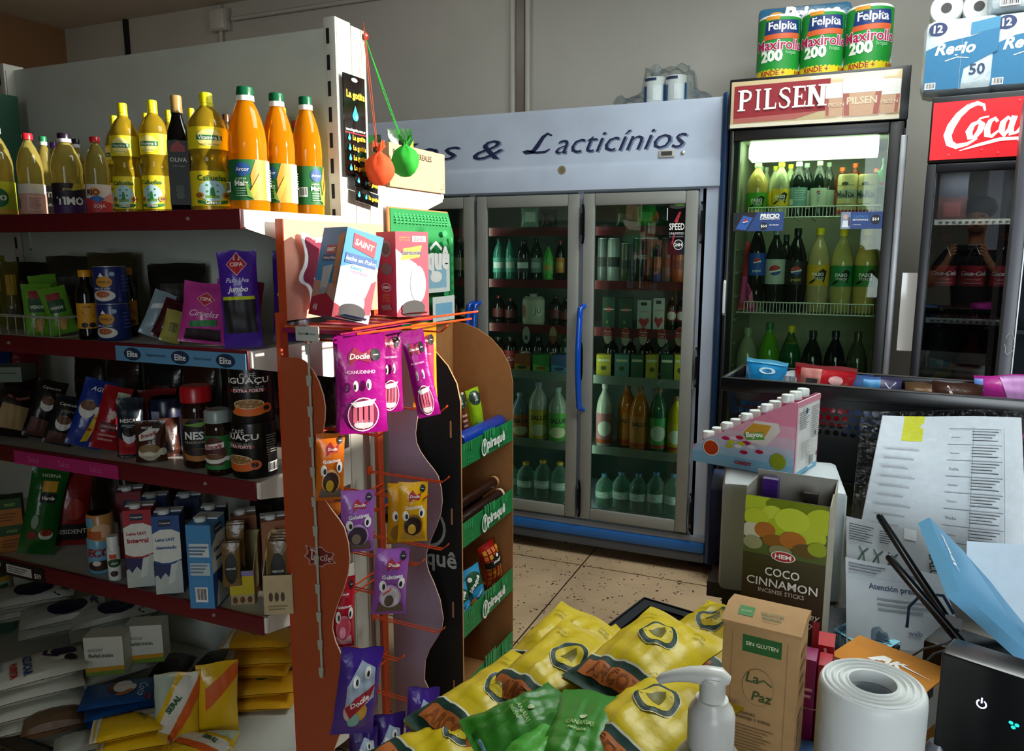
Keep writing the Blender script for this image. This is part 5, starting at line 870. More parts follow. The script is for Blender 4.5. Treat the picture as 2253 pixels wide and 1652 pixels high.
p = at(1503, 336, Y=CY); b = MB().lathe([(.009, 0), (.009, .004), (.004, .007)], M('c8c8c0', 'metal'), 12); b.v = [(p.x + x, CY - .004 - z, p.z + y) for x, y, z in b.v]; cp(b).build('lock', t)
b = MB().box(CR - .03, CY - .03, .06, CR + .003, CY + .28, CT + .015, CB2, .012); cp(b).build('corner_trim', t, 'dark blue corner trim')
b = MB().box(CL, CY - .03, .105, CR - .03, CY + .04, .155, M('1c5fa4', 'paint'), .012); b.box(CL, CY - .014, .155, CR - .03, CY + .03, .185, M('8d94a0', 'paint'), .004); b.box(CL, CY - .02, .06, CR - .03, CY + .03, .105, M('4a4e56', 'paint'), .004); cp(b).build('kick_rail', t, 'blue rail')
b = MB(); 
for x in (-2.3, -1.72, -1.16, CR - .1): b.box(x - .014, CY - .002, .185, x + .014, CY + .05, 1.775, M('8b93a2', 'paint'))
cp(b.box(CL, CY - .001, .185, CL + .06, CY + .05, 1.775, CW).box(CR - .1, CY - .002, .185, CR - .01, CY + .05, 1.775, CW)).build('mullions', t)
fw = .055
def door(x0, x1, hinge_r=True):
    z0, z1 = .2, 1.757; y0, y1 = CY - .035, CY - .004
    b = MB(); b.box(x0, y0, z0, x0 + fw, y1, z1, ALU, .006); b.box(x1 - fw, y0, z0, x1, y1, z1, ALU, .006); b.box(x0 + fw, y0, z0, x1 - fw, y1, z0 + fw, ALU, .006); b.box(x0 + fw, y0, z1 - fw, x1 - fw, y1, z1, ALU, .006)
    d = cp(b).build('door', t)
    cp(MB().box(x0 + fw - .004, y0 + .012, z0 + fw - .004, x1 - fw + .004, y0 + .016, z1 - fw + .004, GLASS)).build('glass_pane', d)
    hx = x0 - .004 if hinge_r else x1 - .02
    hz = [.76 + .47 * i / 10 for i in range(11)]
    b = MB().tube([(hx + .02, y0 + .004, .745), (hx + .014, y0 - .012, .75)] + [(hx + .006, y0 - .026 - .026 * math.sin(math.pi * i / 10), z) for i, z in enumerate(hz)] + [(hx + .014, y0 - .012, 1.24), (hx + .02, y0 + .004, 1.245)], [.010] * 2 + [.0135] * 11 + [.010] * 2, HBL, 10)
    cp(b).build('handle', d)
    for z in (.3, .98, 1.62):
        xx = x1 + .012 if hinge_r else x0 - .03; b = MB()
        b.tube([(xx, y0 + .02, z - .085), (xx + .012, y0 - .012, z - .085), (xx + .016, y0 - .016, z - .06), (xx + .016, y0 - .016, z + .06), (xx + .012, y0 - .012, z + .085), (xx, y0 + .02, z + .085)], .006, M('0c0d0f', 'metal'), 6); b.box(xx + .002, y0 - .012, z - .05, xx + .012, y0 + .02, z + .05, M('1a1b1e', 'metal')); cp(b).build('hinge', d)
    return d
D1 = door(-2.262, -1.702, False); D2 = door(-1.684, -1.158, True); D3 = door(-1.138, -.614, True)
# sticker shaped like an energy drink can on the third door's glass
yg = CY - .0235; a = at(1468, 560, Y=yg); c = at(1511, 445, Y=yg); w_, h_ = c.x - a.x, c.z - a.z
b = MB().box(a.x, yg - .001, a.z, c.x, yg, c.z - .012, M('0a0a0c', 'gloss')); b.decals([ell(.5, .93, .48, .05, M('2a2a2c')), ell(.62, .97, .3, .04, M('4a8a1c')), rect(-.08, .66, -.04, .9, WH), rect(1.04, .66, 1.08, .9, WH), poly([(.34, .64), (.60, .82), (.72, .82), (.52, .60)], M('b01830')), poly([(.22, .20), (.3, .20), (.42, .42), (.34, .42)], M('b01830')), txt('SPEED', .5, .54, .86, WH, h=.13, bold=.02), txt('UNLIMITED', .5, .41, .84, M('c8c8cc'), h=.05), txt('LA QUE PREFERIS', .5, .345, .8, M('8a8a90')), ell(.62, .19, .27, .10, WH), ell(.62, .19, .24, .088, DK), txt('24H', .62, .19, .4, WH, bold=.03)], lambda x, y, e: (a.x + w_ * x, yg - .001 - e, a.z + h_ * y), w_ / h_)
cp(b).build('can_sticker', D3)
CZ = {'a': 1.60, 'b': 1.345, 'c': 1.10, 'd': .945, 'e': .845, 'f': .53, 'g': .20}
CZ = {'a': 1.60, 'b': 1.345, 'c': 1.12, 'd': .885, 'f': .53, 'g': .20}; CM = {'a': 1.745, 'b': 1.565, 'c': 1.31, 'd': 1.085, 'f': .85, 'g': .495}
for k_ in 'abcdf':
    z = CZ[k_]; b = MB().box(CL + .05, CY + .1, z - .014, CR - .05, 4.15, z - .001, M('5a6a62', 'paint')); s_ = cp(b).build('shelf', t)
    cp(MB().box(CL + .05, CY + .092, z - .03, CR - .05, CY + .0995, z + .012, RED if k_ in 'abc' else M('7c8a80', 'plastic'))).build('shelf_front', s_)
def strip(name, loc, rot, sx, sy, e, col):
    lm = bpy.data.lights.new(name, 'AREA'); lm.shape = 'RECTANGLE'; lm.size = sx; lm.size_y = sy; lm.energy = e; lm.color = col; lo = bpy.data.objects.new(name, lm); COL.objects.link(lo); lo.location = loc; lo.rotation_euler = rot
for x in (-1.70, -1.148, CR - .07): strip('added_cooler_fill', (x, CY + .056, 1.0), (R(90), 0, 0), .03, 1.45, 1.7, (.94, 1, .9))  # fill lights added behind the mullions to brighten the cooler's contents
# ---- contents
CLR = lambda h: M(h, 'gloss')
def ci(kind, px, wpx, y0, zk, dy, col, lc, cap, label, art, group, lab=None, name=None):
    z = CZ[zk]; Y = CY + .15 + dy; p = at(px, (y0 + 700) / 2, Y=Y); dep = (Vector((p.x, Y, z)) - Vector((0, 0, CAM_H))).dot(_f); w = wpx * dep / FPX; h = min(at(px, y0, Y=Y).z, CM[zk]) - z - .008; fc = math.atan2(-p.x, Y); loc = (p.x, Y, z)
    if kind == 'can': return can(name or 'drink_can', label, 'can', w / 2, h, col, art, loc, fc, group)
    if kind == 'box': return carton(name or 'drink_carton', label, 'carton', w * .92, w * .7, h, col, art, loc, fc * .8, group=group)
    if kind == 'bag': return bag(name or 'snack_packet', label, 'packet', w, h, .05, col, art, loc, fc, R(-6), 0, group, seed=int(px))
    pr_ = {'beer': 'dress', 'soda': 'soda', 'jug': 'jar'}.get(kind, 'soda')
    return bottle(name or 'drink_bottle', label, 'bottle', w / 2, h, pr_, M(col, 'pet') if kind == 'pet' else CLR(col), cap, loc, fc, art=art, lab=lab or (.25, .55), labcol=lc, group=group, seg=16, capr=.5 if pr_ == 'dress' else .36)
T3, T2, T1 = 'behind the right-hand cooler door', 'behind the middle cooler door', 'behind the left cooler door'
g3 = 'goods on the {} shelf ' 
for i, (px, c, lb) in enumerate(((1375, '15381c', 'dark green'), (1420, '2f8a34', 'bright green'), (1462, '1c4a26', 'mid green'))): ci('bag', px, 44, 450, 'a', .02, c, None, None, lb + ' packet on the top shelf ' + T3, [rect(.2, .3, .8, .7, M('4fa84a' if i == 1 else '2a3a2a'))], 'packets on the cooler top shelf')
row = ((1325, 22, 514, '5a625e', 'grey'), (1350, 28, 515, '8f9690', 'tall silver'), (1376, 24, 532, '4a4a3a', 'olive and tan'), (1408, 32, 515, '121214', 'black with red flash'), (1432, 26, 515, '163a2a', 'dark green'), (1446, 20, 562, 'b0501e', 'orange and blue'), (1466, 22, 516, '6a5a4e', 'dull brown'), (1490, 26, 530, 'a04e1c', 'orange and dark'))
for i, (px, w, y0, c, lb) in enumerate(row): ci('can', px, w, y0, 'b', .02 if i != 4 else .07, c, None, None, lb + ' drink can on the second shelf ' + T3, ([txt('SPEED', .5, .6, .6, M('c8b8b8'), h=.1), poly([(.4, .68), (.55, .8), (.6, .8), (.5, .66)], M('a01c30'))] if i == 3 else [rect(.2, .35, .8, .6, M('2a2a2a' if i < 3 else '7a3a1c'))] + ([rect(0, 0, 1, .4, M('1c3a7a'))] if i == 5 else [])), 'cans on the second shelf')
row = ((1340, 30, 650, '0f3a20', 'dark green carton with a red star, left one'), (1378, 32, 652, '0f3a20', 'dark green carton with a red star, right one'), (1418, 32, 656, 'a8aaa0', 'white carton with a red heart, left one'), (1450, 26, 652, 'b0b0a6', 'white carton with a red heart, right one'))
for i, (px, w, y0, c, lb) in enumerate(row): ci('box', px, w, y0, 'c', .01 + .02 * (i % 2), c, None, None, lb + ', third shelf ' + T3, [ell(.5, .62, .26, .08, M('9c2024')), rect(.1, .6, .9, .64, M('a8b0a0')), ell(.4, .22, .08, .05, M('6a8a3c'))] if i < 2 else [rect(.25, .82, .7, .92, M('1a1a1a')), poly([(.5, .06), (.1, .30), (.2, .42), (.5, .36), (.8, .42), (.9, .30)], M('b01c28')), txt('FRUTILLA', .5, .62, .7, M('b06a5a'))], 'cartons on the third shelf')
for i, px in enumerate((1478, 1500)): ci('beer', px, 22, 645, 'c', .10, '0e1810', '7a1c20', '2a2a2a', 'dark beer bottle at the right end of the third shelf, ' + ('left' if i == 0 else 'right') + ' one', [ell(.5, .5, .3, .4, M('c8bcb0'))], 'dark beer bottles')
def oval(px, py, top, low_, label, grp, words=()):
    y = CY + .086; c = at(px, py, Y=y); w, h = .040, .082; b = MB().prism([(.5 * w * math.cos(k * .2618), .5 * h * math.sin(k * .2618) + .006 * (math.sin(k * .2618) > 0)) for k in range(24)], lambda a, z, d_: (a, -d_, z), 0, .0018, M(low_))
    b.decals([poly([(.5 + .48 * math.cos(R(-8 + 14 * k)), .5 + .48 * math.sin(R(-8 + 14 * k)) + .05) for k in range(15)], M(top))] + list(words), lambda x, y_, e: ((x - .5) * w, -.0018 - e, (y_ - .5) * h), w / h)
    return tagit(b.build('shelf_sign'), label, 'sign', (c.x, y, c.z), R(rnd.uniform(-4, 4)), grp)
for i, (px, py) in enumerate(((1337, 738), (1376, 742), (1415, 740), (1456, 744), (1495, 742))): oval(px, py, 'a81c2a', 'a59a84', 'red and tan oval shelf sign, ' + ORD[i] + ' from left ' + T3, 'oval signs on the third shelf edge', [txt('Patricia', .5, .74, .78, M('e8d0c8'), bold=.02), txt('LAGER', .5, .58, .56, M('e8d0c8'), bold=.02)])
oval(1158, 738, 'b0b0a6', 'a4a49a', 'white oval shelf sign ' + T2, None, [rect(.3, .25, .7, .5, M('4a4a4a'))]); oval(1217, 738, 'a8926e', '8a4a24', 'tan and orange oval shelf sign ' + T2, None)
for i, px in enumerate((1345, 1385, 1425, 1465, 1497)): ci('beer', px, 34, 730, 'd', .09, '0c0e0a', '141610', '6a1a1c', 'dark beer bottle under the oval signs, ' + ORD[i] + ' from left ' + T3, [], 'dark beer bottles under the oval signs')
row = ((1330, 34, 'a8a024', 'yellow'), (1370, 34, '5a8a80', 'pale teal'), (1404, 30, '1c5a38', 'dark green'), (1437, 30, 'a89a1c', 'mustard'), (1470, 30, '1d4a2a', 'deep green'), (1498, 24, 'a8a028', 'lime yellow'))
for i, (px, w, c, lb) in enumerate(row): ci('box', px, w, 776, 'd', .0, c, None, None, lb + ' juice carton below the oval signs ' + T3, [ell(.5, .4, .2, .1, M('3a4a1c')), rect(.1, .7, .9, .8, M('c8c8a0'))], 'juice cartons below the oval signs')
row = ((1333, 36, 842, 'a9b0a0', 'a06a70', 'pink and green labelled bottle'), (1384, 40, 838, 'a8601c', 'a86a20', 'amber drink bottle, left one'), (1412, 42, 832, 'b0661a', 'b07428', 'amber drink bottle, right one'), (1453, 40, 846, '2a5a38', '3a9a4a', 'green drink bottle'), (1490, 36, 870, 'a89c14', 'b0a418', 'yellow drink bottle'))
for i, (px, w, y0, c, lc, lb) in enumerate(row): ci('soda', px, w, y0, 'f', .0 + .05 * (i == 1), c, lc, '7a5a2a' if i else 'c8c8c0', lb + ' on the fifth shelf ' + T3, ([txt('SALUS', .5, .75, .5, M('2a2a1c'), bold=.03)] if i in (1, 2) else [ell(.5, .5, .25, .25, M('c8d0c0'))]) + [rect(0, .02, 1, .14, M('a0401c'))], 'coloured drink bottles on the fifth shelf', lab=(.06, .55))
WT = '9fd0c0'
for i in range(5): ci('pet', 1335 + 38 * i, 40, 1040 - 4 * (i % 2), 'g', .05, WT, 'a8c8bc', '3a6a8a', 'clear water bottle, ' + ORD[i] + ' from left at the bottom ' + T3, [rect(.2, .3, .6, .6, M('d0dcd4')), rect(.25, .4, .5, .5, M('4a7a7a'))], 'water bottles at the cooler bottom', lab=(.3, .5))
# middle door
ci('bag', 1166, 40, 448, 'a', .02, '7a9a84', None, None, 'pale green bag on the top shelf ' + T2, [rect(.2, .3, .8, .7, M('c8d0c0'))], None)
ci('bag', 1208, 36, 458, 'a', .04, '1c2a20', None, None, 'dark packet on the top shelf ' + T2, [rect(.2, .3, .8, .7, M('3a2a24'))], None)
row = ((1098, 26, 508, '2a6a5c', '4f9a8c'), (1122, 26, 500, '2f7a68', '6ab0a0'), (1152, 30, 505, '10181a', '1e2a2c'), (1180, 26, 512, '1c3028', '8a9a90'), (1206, 22, 535, '3f9a3c', '4faa48'), (1232, 20, 490, '141410', 'a8662a'))
nm = ('teal', 'pale teal', 'near-black', 'dark with grey label', 'bright green', 'tall dark with orange label')
for i, (px, w, y0, c, lc) in enumerate(row): ci('beer' if i in (2, 5) else 'soda', px, w, y0, 'b', .01 + .03 * (i % 2), c, lc, '7a2a1c' if i == 5 else '1c2a2a', nm[i] + ' bottle on the second shelf ' + T2, [rect(.2, .3, .7, .7, M('c8d0c8' if i < 4 else 'b08a3c'))], 'bottles on the second shelf, middle door', lab=(.2, .55))
ci('jug', 1173, 48, 634, 'c', .0, 'a9a694', 'b8b4a2', 'b0aca0', 'big cream milk jug ' + T2, [ell(.2, .5, .08, .3, M('a0502a')), ell(.62, .5, .14, .2, M('c8d0b8')), txt('JU', .6, .5, .2, M('5a5a3c'))], None, lab=(.1, .72))
for i, (px, c) in enumerate(((1098, '100c0c'), (1125, '140e0e'), (1222, '1c1a16'), (1245, '15140f'))): ci('soda', px, 28, 648 + 6 * (i % 2), 'c', .06, c, '5a1a1c', '7a1418' if i < 2 else '2a2a2a', ORD[i] + ' dark cola bottle from the left beside the milk jug ' + T2, [], 'dark bottles beside the milk jug')
row = ((1098, 34, '140d0d', '8a1c24', 'red-labelled dark bottle, left one'), (1124, 30, '140d0d', '8a1c24', 'red-labelled dark bottle, right one'), (1158, 34, '0e1010', 'a8a89e', 'dark bottle with a white label'), (1185, 26, '0e1410', '2a3a2a', 'dark green bottle'), (1217, 36, '0c0e0a', 'a88a6a', 'dark bottle with a tan label'), (1243, 24, '0f3020', '1c5a34', 'green-labelled bottle'))
for i, (px, w, c, lc, lb) in enumerate(row): ci('beer', px, w, 735, 'd', .085, c, c if i in (2, 4) else lc, '2a2a2a', lb + ' on the fourth shelf ' + T2, [ell(.5, .5, .30, .5, M(lc)), rect(.3, .2, .7, .4, M('8a4a24' if i == 4 else '4a4a4a'))] if i in (2, 4) else [txt('Cola', .5, .5, .4, M('d0c0bc'), shear=.3)] if i < 2 else [], 'bottles on the fourth shelf, middle door', lab=(.02, .55))
row = ((1150, 38, 'b8561a', 'orange and yellow'), (1192, 40, '1f8a2c', 'bright green'), (1232, 38, '1c3f6a', 'blue'))
for i, (px, w, c, lb) in enumerate(row): ci('box', px, w, 776, 'd', .0, c, None, None, lb + ' juice carton ' + T2, [poly([(0, 0), (1, 0), (1, .3), (0, .5)], M(('c8a81c', '6ac04a', '3a7a9a')[i])), ell(.5, .25, .3, .1, M(('3a2a14', 'a0501c', '1c2a4a')[i]))], 'juice cartons behind the middle door')
row = ((1145, 40, 862, '5f7a8a', 'a8642a', 'pale bottle with an orange label'), (1186, 44, 838, 'a8b0a8', 'b0a428', 'bottle with a yellow label'), (1228, 44, 850, '8a9a8a', '4a9a3a', 'bottle with a green label'))
for i, (px, w, y0, c, lc, lb) in enumerate(row): ci('soda', px, w, y0, 'f', .0, c, lc, '8aa0a8', lb + ' on the fifth shelf ' + T2, [txt('SALUS', .5, .72, .5, M('2a2a1c'), bold=.03), ell(.5, .3, .25, .2, M('c8c8a0'))], 'labelled bottles on the fifth shelf, middle door', lab=(.04, .55))
for i in range(4): ci('pet', 1120 + 38 * i, 40, 1010 + 4 * (i % 2), 'g', .05, WT, 'a8c8bc', 'c0a024', 'clear water bottle, ' + ORD[i] + ' from left at the bottom ' + T2, [rect(.2, .35, .7, .6, M('d0dcd4'))], 'water bottles at the cooler bottom', lab=(.3, .5))
for i, (px, c, lc) in enumerate(((985, '1c2620', '8a7a2a'), (1010, '141c18', '6a6a5a'), (1030, '22281e', 'a8901c'))): ci('soda', px, 26, 512 + 6 * i, 'b', .02, c, lc, '2a3a34', ORD[i] + ' dark bottle from the left on the second shelf ' + T1, [], 'dark bottles behind the left cooler door')
for i, (px, c, lc) in enumerate(((1000, '120e0e', '7a2024'), (1025, '101412', 'a8a898'))): ci('soda', px, 28, 650, 'c', .02, c, lc, '2a2a2a', ('left' if i == 0 else 'right') + ' dark bottle on the third shelf ' + T1, [], 'dark bottles behind the left cooler door')
# plastic wrapped rolls lying on the cooler
p = at(1462, 205, Y=CY + .16)
for i, (dx, lb) in enumerate(((-.045, 'left'), (.052, 'right'))):
    t = thing('kitchen_roll', lb + ' one of two white and blue kitchen rolls in loose plastic on the cooler', 'paper roll', (p.x + dx, CY + .16, CT + .001), R(20), 'rolls on the cooler')
    b = MB().lathe([(.045, 0), (.047, .004), (.047, .128), (.045, .132)], M('d9dcda'), 20); b.decals([rect(.0, 0, .22, .7, M('1b4f8a')), rect(.72, 0, 1, .75, M('1b5f94')), rect(.1, .86, .5, .95, M('1c2a5a')), rect(.4, .2, .65, .7, M('e8ecec'))], face_cyl(.0476, 0, .132), 1.2, False); b.build('paper', t)
    b = MB().lathe([(.018, .1325), (.018, .133)], M('6a5a48'), 14); b.build('core', t)
sg = MB(); nx, ny = 26, 14; V = []; F = []
for j in range(ny + 1):
    for i in range(nx + 1):
        u, v = i / nx, j / ny; e = min(u, 1 - u, v, 1 - v); hgt = .152 * min(1, e * 12) ** .8 * (1 if .34 < u < .80 else .28) + .012 * math.sin(17 * u + 9 * v) + .010 * math.sin(31 * u - 13 * v + 2); V.append(((u - .5) * .44 + .01 * math.sin(14 * v), (v - .5) * .24 + .012 * math.sin(11 * u), max(hgt, .002)))
for j in range(ny):
    for i in range(nx): q = j * (nx + 1) + i; F.append((q, q + 1, q + nx + 2, q + nx + 1))
sg.add(V, F, M('eef2f2', 'film'), True); tagit(sg.build('plastic_wrap'), 'crumpled clear plastic wrap around the two rolls on top of the cooler', 'plastic wrap', (p.x, CY + .155, CT + .003))
# ================================================================ lit single-door fridge with the red beer sign
FY = 3.38; FX0, FX1 = -.478, .172; FB = M('0a0b0c', 'paint'); LIN = M('848c74', 'paint'); WR = M('dfe6da', 'metal')
t = thing('sign_fridge', 'tall black glass-door fridge, lit inside, with a red and cream beer sign on top', 'fridge', ((FX0 + FX1) / 2, 3.7, 0))
ox, oy = (FX0 + FX1) / 2, 3.7
def fp(b): b.v = [(x - ox, y - oy, z) for x, y, z in b.v]; return b
b = MB(); b.box(FX0, FY + .05, .1, FX0 + .03, 4.1, 1.99, FB); b.box(FX1 - .03, FY + .05, .1, FX1, 4.1, 1.99, FB); b.box(FX0, 4.07, .1, FX1, 4.1, 1.99, FB); b.box(FX0, FY + .05, 1.965, FX1, 4.1, 1.99, FB); b.box(FX0, FY + .03, .0, FX1, 4.1, .12, FB)
b.box(FX0 + .03, 4.06, .12, FX1 - .03, 4.07, 1.965, LIN); b.box(FX0 + .03, FY + .05, .12, FX0 + .036, 4.06, 1.965, LIN); b.box(FX1 - .036, FY + .05, .12, FX1 - .03, 4.06, 1.965, LIN); b.box(FX0 + .036, FY + .05, 1.955, FX1 - .036, 4.06, 1.965, LIN)
for k in range(14): b.box(FX0 + .036, FY + .07, .2 + .1 * k, FX0 + .046, 4.0, .206 + .1 * k, LIN)
fp(b).build('cabinet', t)
# sign
sx0, sx1, sz0, sz1 = FX0 - .002, FX1 - .03, 1.992, 2.172
b = MB().box(sx0 - .008, FY - .005, sz0 - .004, sx1 + .03, FY + .12, sz1 + .012, FB, .004); b.box(sx0, FY - .012, sz0, sx1, FY - .004, sz1, M('c8b48e', 'gloss'), .002)
f4 = lambda x, y, e: (sx0 + (sx1 - sx0) * x, FY - .012 - e, sz0 + (sz1 - sz0) * y)
asp = (sx1 - sx0) / (sz1 - sz0)
ar = [rect(0, 0, 1, .08, M('d8d0b8')), poly([(.02, .20), (.60, .26), (.60, .92), (.02, .90)], M('8e1220')), poly([(.02, .10), (.02, .20), (.55, .26), (.4, .12)], M('a85a50'))]
def gl(cx, w, h0, h1): return [poly([(cx - w * .46, h0), (cx + w * .46, h0), (cx + w / 2, h1), (cx - w / 2, h1)], M('c09a7c')), poly([(cx - w * .44, h0 + .02), (cx - w * .3, h0 + .02), (cx - w * .34, h1), (cx - w / 2, h1)], M('a05a50')), poly([(cx + w * .44, h0 + .02), (cx + w * .3, h0 + .02), (cx + w * .34, h1), (cx + w / 2, h1)], M('a05a50')), poly([(cx - w / 2, h1 - .02), (cx + w / 2, h1 - .02), (cx + w * .52, h1 + .26), (cx - w * .52, h1 + .26)], M('dcdad4')), ell(cx, h1 + .26, w * .52, .04, M('e8e6e2'))]
ar += gl(.64, .13, .12, .52) + gl(.93, .13, .12, .52) + gl(.785, .22, .10, .60) + [txt('PILSEN', .785, .42, .17, M('d8c4a8'), bold=.03), txt('PILSEN', .64, .36, .09, M('d8c4a8')), txt('PILSEN', .94, .36, .09, M('d8c4a8'))]
# PILSEN in slab serif strokes
def serif(x0, y0, w, h, g):
    o = []; X = lambda a: x0 + a * w; Y = lambda a: y0 + a * h; sw = .30
    S = lambda a, y: o.append(rect(X(a - .26), Y(y - .035), X(a + .26), Y(y + .035), WH))
    V = lambda a: (o.append(rect(X(a - sw * .42), Y(0), X(a + sw * .42), Y(1), WH)), S(a, .03), S(a, .97))
    if g == 'P': V(.26); o.append(stroke([(X(.26), Y(.96)), (X(.6), Y(.95)), (X(.82), Y(.86)), (X(.86), Y(.72)), (X(.80), Y(.58)), (X(.6), Y(.49)), (X(.26), Y(.48))], h * .12, WH))
    if g == 'I': V(.5)
    if g == 'L': V(.28); o += [rect(X(.28), Y(0), X(.92), Y(.09), WH), poly([(X(.82), Y(.02)), (X(.92), Y(0)), (X(.94), Y(.30)), (X(.88), Y(.30))], WH)]
    if g == 'E': V(.28); o += [rect(X(.28), Y(0), X(.9), Y(.09), WH), rect(X(.28), Y(.91), X(.86), Y(1), WH), rect(X(.28), Y(.46), X(.68), Y(.54), WH), poly([(X(.8), Y(.02)), (X(.9), Y(0)), (X(.93), Y(.28)), (X(.87), Y(.28))], WH), poly([(X(.78), Y(.97)), (X(.86), Y(1)), (X(.88), Y(.74)), (X(.82), Y(.74))], WH), rect(X(.62), Y(.38), X(.68), Y(.62), WH)]
    if g == 'S': o.append(stroke([(X(.86), Y(.72)), (X(.80), Y(.90)), (X(.52), Y(.97)), (X(.22), Y(.88)), (X(.18), Y(.70)), (X(.40), Y(.56)), (X(.68), Y(.45)), (X(.84), Y(.28)), (X(.76), Y(.09)), (X(.48), Y(.02)), (X(.20), Y(.10)), (X(.12), Y(.28))], [h * .05, h * .1, h * .09, h * .1, h * .14, h * .16, h * .16, h * .14, h * .1, h * .09, h * .1, h * .05], WH))
    if g == 'N': V(.16); V(.84); o.append(poly([(X(.04), Y(1)), (X(.30), Y(1)), (X(.92), Y(0)), (X(.70), Y(0))], WH))
    return o
xx = .045
for ch, w in zip('PILSEN', (.092, .060, .084, .082, .088, .104)): ar += serif(xx, .36, w, .44, ch); xx += w + .004
b.decals(ar, f4, asp); fp(b).build('sign', t)
# door
dx0, dx1, dz0, dz1 = FX0, FX1 - .008, .13, 1.985; gx0, gx1, gz1 = at(1614, 320, Y=FY).x, at(1956, 300, Y=FY).x, at(1780, 302, Y=FY).z; gz0 = .25
b = MB(); b.box(dx0, FY, dz0, gx0, FY + .045, dz1, FB, .004); b.box(gx1, FY, dz0, dx1, FY + .045, dz1, FB, .004); b.box(gx0, FY, gz1, gx1, FY + .045, dz1, FB, .004); b.box(gx0, FY, dz0, gx1, FY + .045, gz0, FB, .004)
d = fp(b).build('door', t)
fp(MB().box(gx0 - .002, FY + .012, gz0 - .002, gx1 + .002, FY + .018, gz1 + .002, M('dfeadf', 'glass'))).build('glass_pane', d)
b = MB().box(dx1 - .012, FY - .02, .55, dx1 + .012, FY - .001, 1.93, M('9a9ca0', 'metal'), .004); fp(b).build('handle_bar', d, 'silver handle strip')
a = at(1986, 600, Y=FY - .024); c = at(2005, 772, Y=FY - .024); fp(MB().box(a.x, FY - .026, c.z, c.x + .006, FY - .021, a.z, M('f4f4f4', 'gloss'))).build('sticker', d, 'bright white sticker strip')
p = at(1582, 655, Y=FY); b = MB().tube([(FX0 + .004, FY + .002, p.z - .07), (FX0 + .006, FY - .022, p.z - .06), (FX0 + .006, FY - .026, p.z), (FX0 + .006, FY - .022, p.z + .06), (FX0 + .004, FY + .002, p.z + .07)], .006, M('c8cac8', 'plastic'), 8); fp(b).build('handle', d, 'small white handle')
# lamp
lz = at(1780, 320, Y=FY + .14).z
b = MB().prism([(FY + .10, lz - .045), (FY + .10, lz - .005), (FY + .16, lz + .035), (FY + .26, lz + .035), (FY + .24, lz - .05)], lambda y, z, d_: (d_, y, z), gx0 + .05, gx1 - .03, M('e6f4d8', 'emit5')); b2 = b; fp(b2).build('lamp', t)
ll = bpy.data.lights.new('fridge_lamp', 'AREA'); ll.shape = 'RECTANGLE'; ll.size = .5; ll.size_y = .08; ll.energy = 1.3; ll.color = (.82, 1, .66); lo = bpy.data.objects.new('fridge_lamp', ll); COL.objects.link(lo); lo.location = ((gx0 + gx1) / 2, FY + .13, lz - .055); lo.rotation_euler = (R(25), 0, 0)
PZ = {}
for k_, py, yt in (('1', 476, 455), ('2', 690, 667), ('3', 905, 900)):
    z = at(1780, py, Y=FY + .09).z; zt = at(1780, yt, Y=FY + .09).z; PZ[k_] = z; xa, xb = FX0 + .045, FX1 - .045; b = MB()
    b.tube([(xa, FY + .085, z - .003), (xb, FY + .085, z - .003)], .003, WR, 6)
    for k in range(9): b.tube([(xa + (xb - xa) * k / 8, FY + .085, z - .003), (xa + (xb - xa) * k / 8, 4.03, z - .003)], .002, WR, 5)
    s_ = fp(b).build('wire_shelf', t)
    b = MB().tube([(xa + .03, FY + .082, zt), (xb - .02, FY + .082, zt)], .003, WR, 6)
    for k in range(39): x = xa + .032 + (xb - xa - .054) * k / 38; b.tube([(x, FY + .082, z - .003), (x, FY + .082, zt)], .0014, WR, 5)
    fp(b).build('shelf_fence', s_)
# price cards on the glass
def pcard(x0, y0, x1, y1, art): 
    yg = FY + .0112; a = at(x0, y1, Y=yg); c = at(x1, y0, Y=yg); w, h = c.x - a.x, c.z - a.z
    b = MB().box(a.x, yg - .0012, a.z, c.x, yg, c.z, M('1c3f7c')); b.decals(art, lambda x, y, e: (a.x + w * x, yg - .0012 - e, a.z + h * y), w / h); fp(b).build('price_card', d, 'blue price card reading 64')
GB = lambda cx, cy, r, a: [ell(cx, cy, r, r * a, M('e8ece8')), poly([(cx + r * math.cos(R(20 + 17 * k)), cy + r * a * math.sin(R(20 + 17 * k))) for k in range(11)] + [(cx, cy - .05 * r * a)], M('b5202c')), poly([(cx + r * math.cos(R(215 + 14 * k)), cy + r * a * math.sin(R(215 + 14 * k))) for k in range(11)] + [(cx, cy - .3 * r * a)], M('1c4a9a'))]
pcard(1612, 466, 1725, 509, [poly([(0, 0), (.28, 0), (.48, 1), (0, 1)], M('0c0f1c')), poly([(.06, .12), (.26, .05), (.40, .72), (.20, .84)], M('2a5aa8')), txt('PRECIO', .73, .80, .38, WH, bold=.05, shear=.1), txt('LANZAMIENTO', .73, .65, .38, WH, bold=.02), ell(.62, .26, .075, .2, M('0a0c18')), txt('$64', .62, .26, .12, WH), txt('DE VENDE', .82, .32, .18, WH)] + GB(.25, .52, .05, 2.6))
pcard(1849, 465, 1946, 504, [rect(0, 0, .22, 1, M('7a86a0')), ell(.1, .72, .05, .14, M('c8a088')), poly([(.03, .1), (.18, .1), (.16, .5), (.05, .5)], M('d8dce0')), rect(.18, .2, .21, .7, M('3a1c1c')), txt('2 LITROS', .46, .72, .34, M('3a78b8'), bold=.03), txt('RETORNABLE', .46, .54, .36, WH), txt('LA VERDE MANDA', .38, .25, .2, WH), ell(.81, .56, .11, .28, M('0a0c18')), txt('$64', .81, .56, .16, WH)])
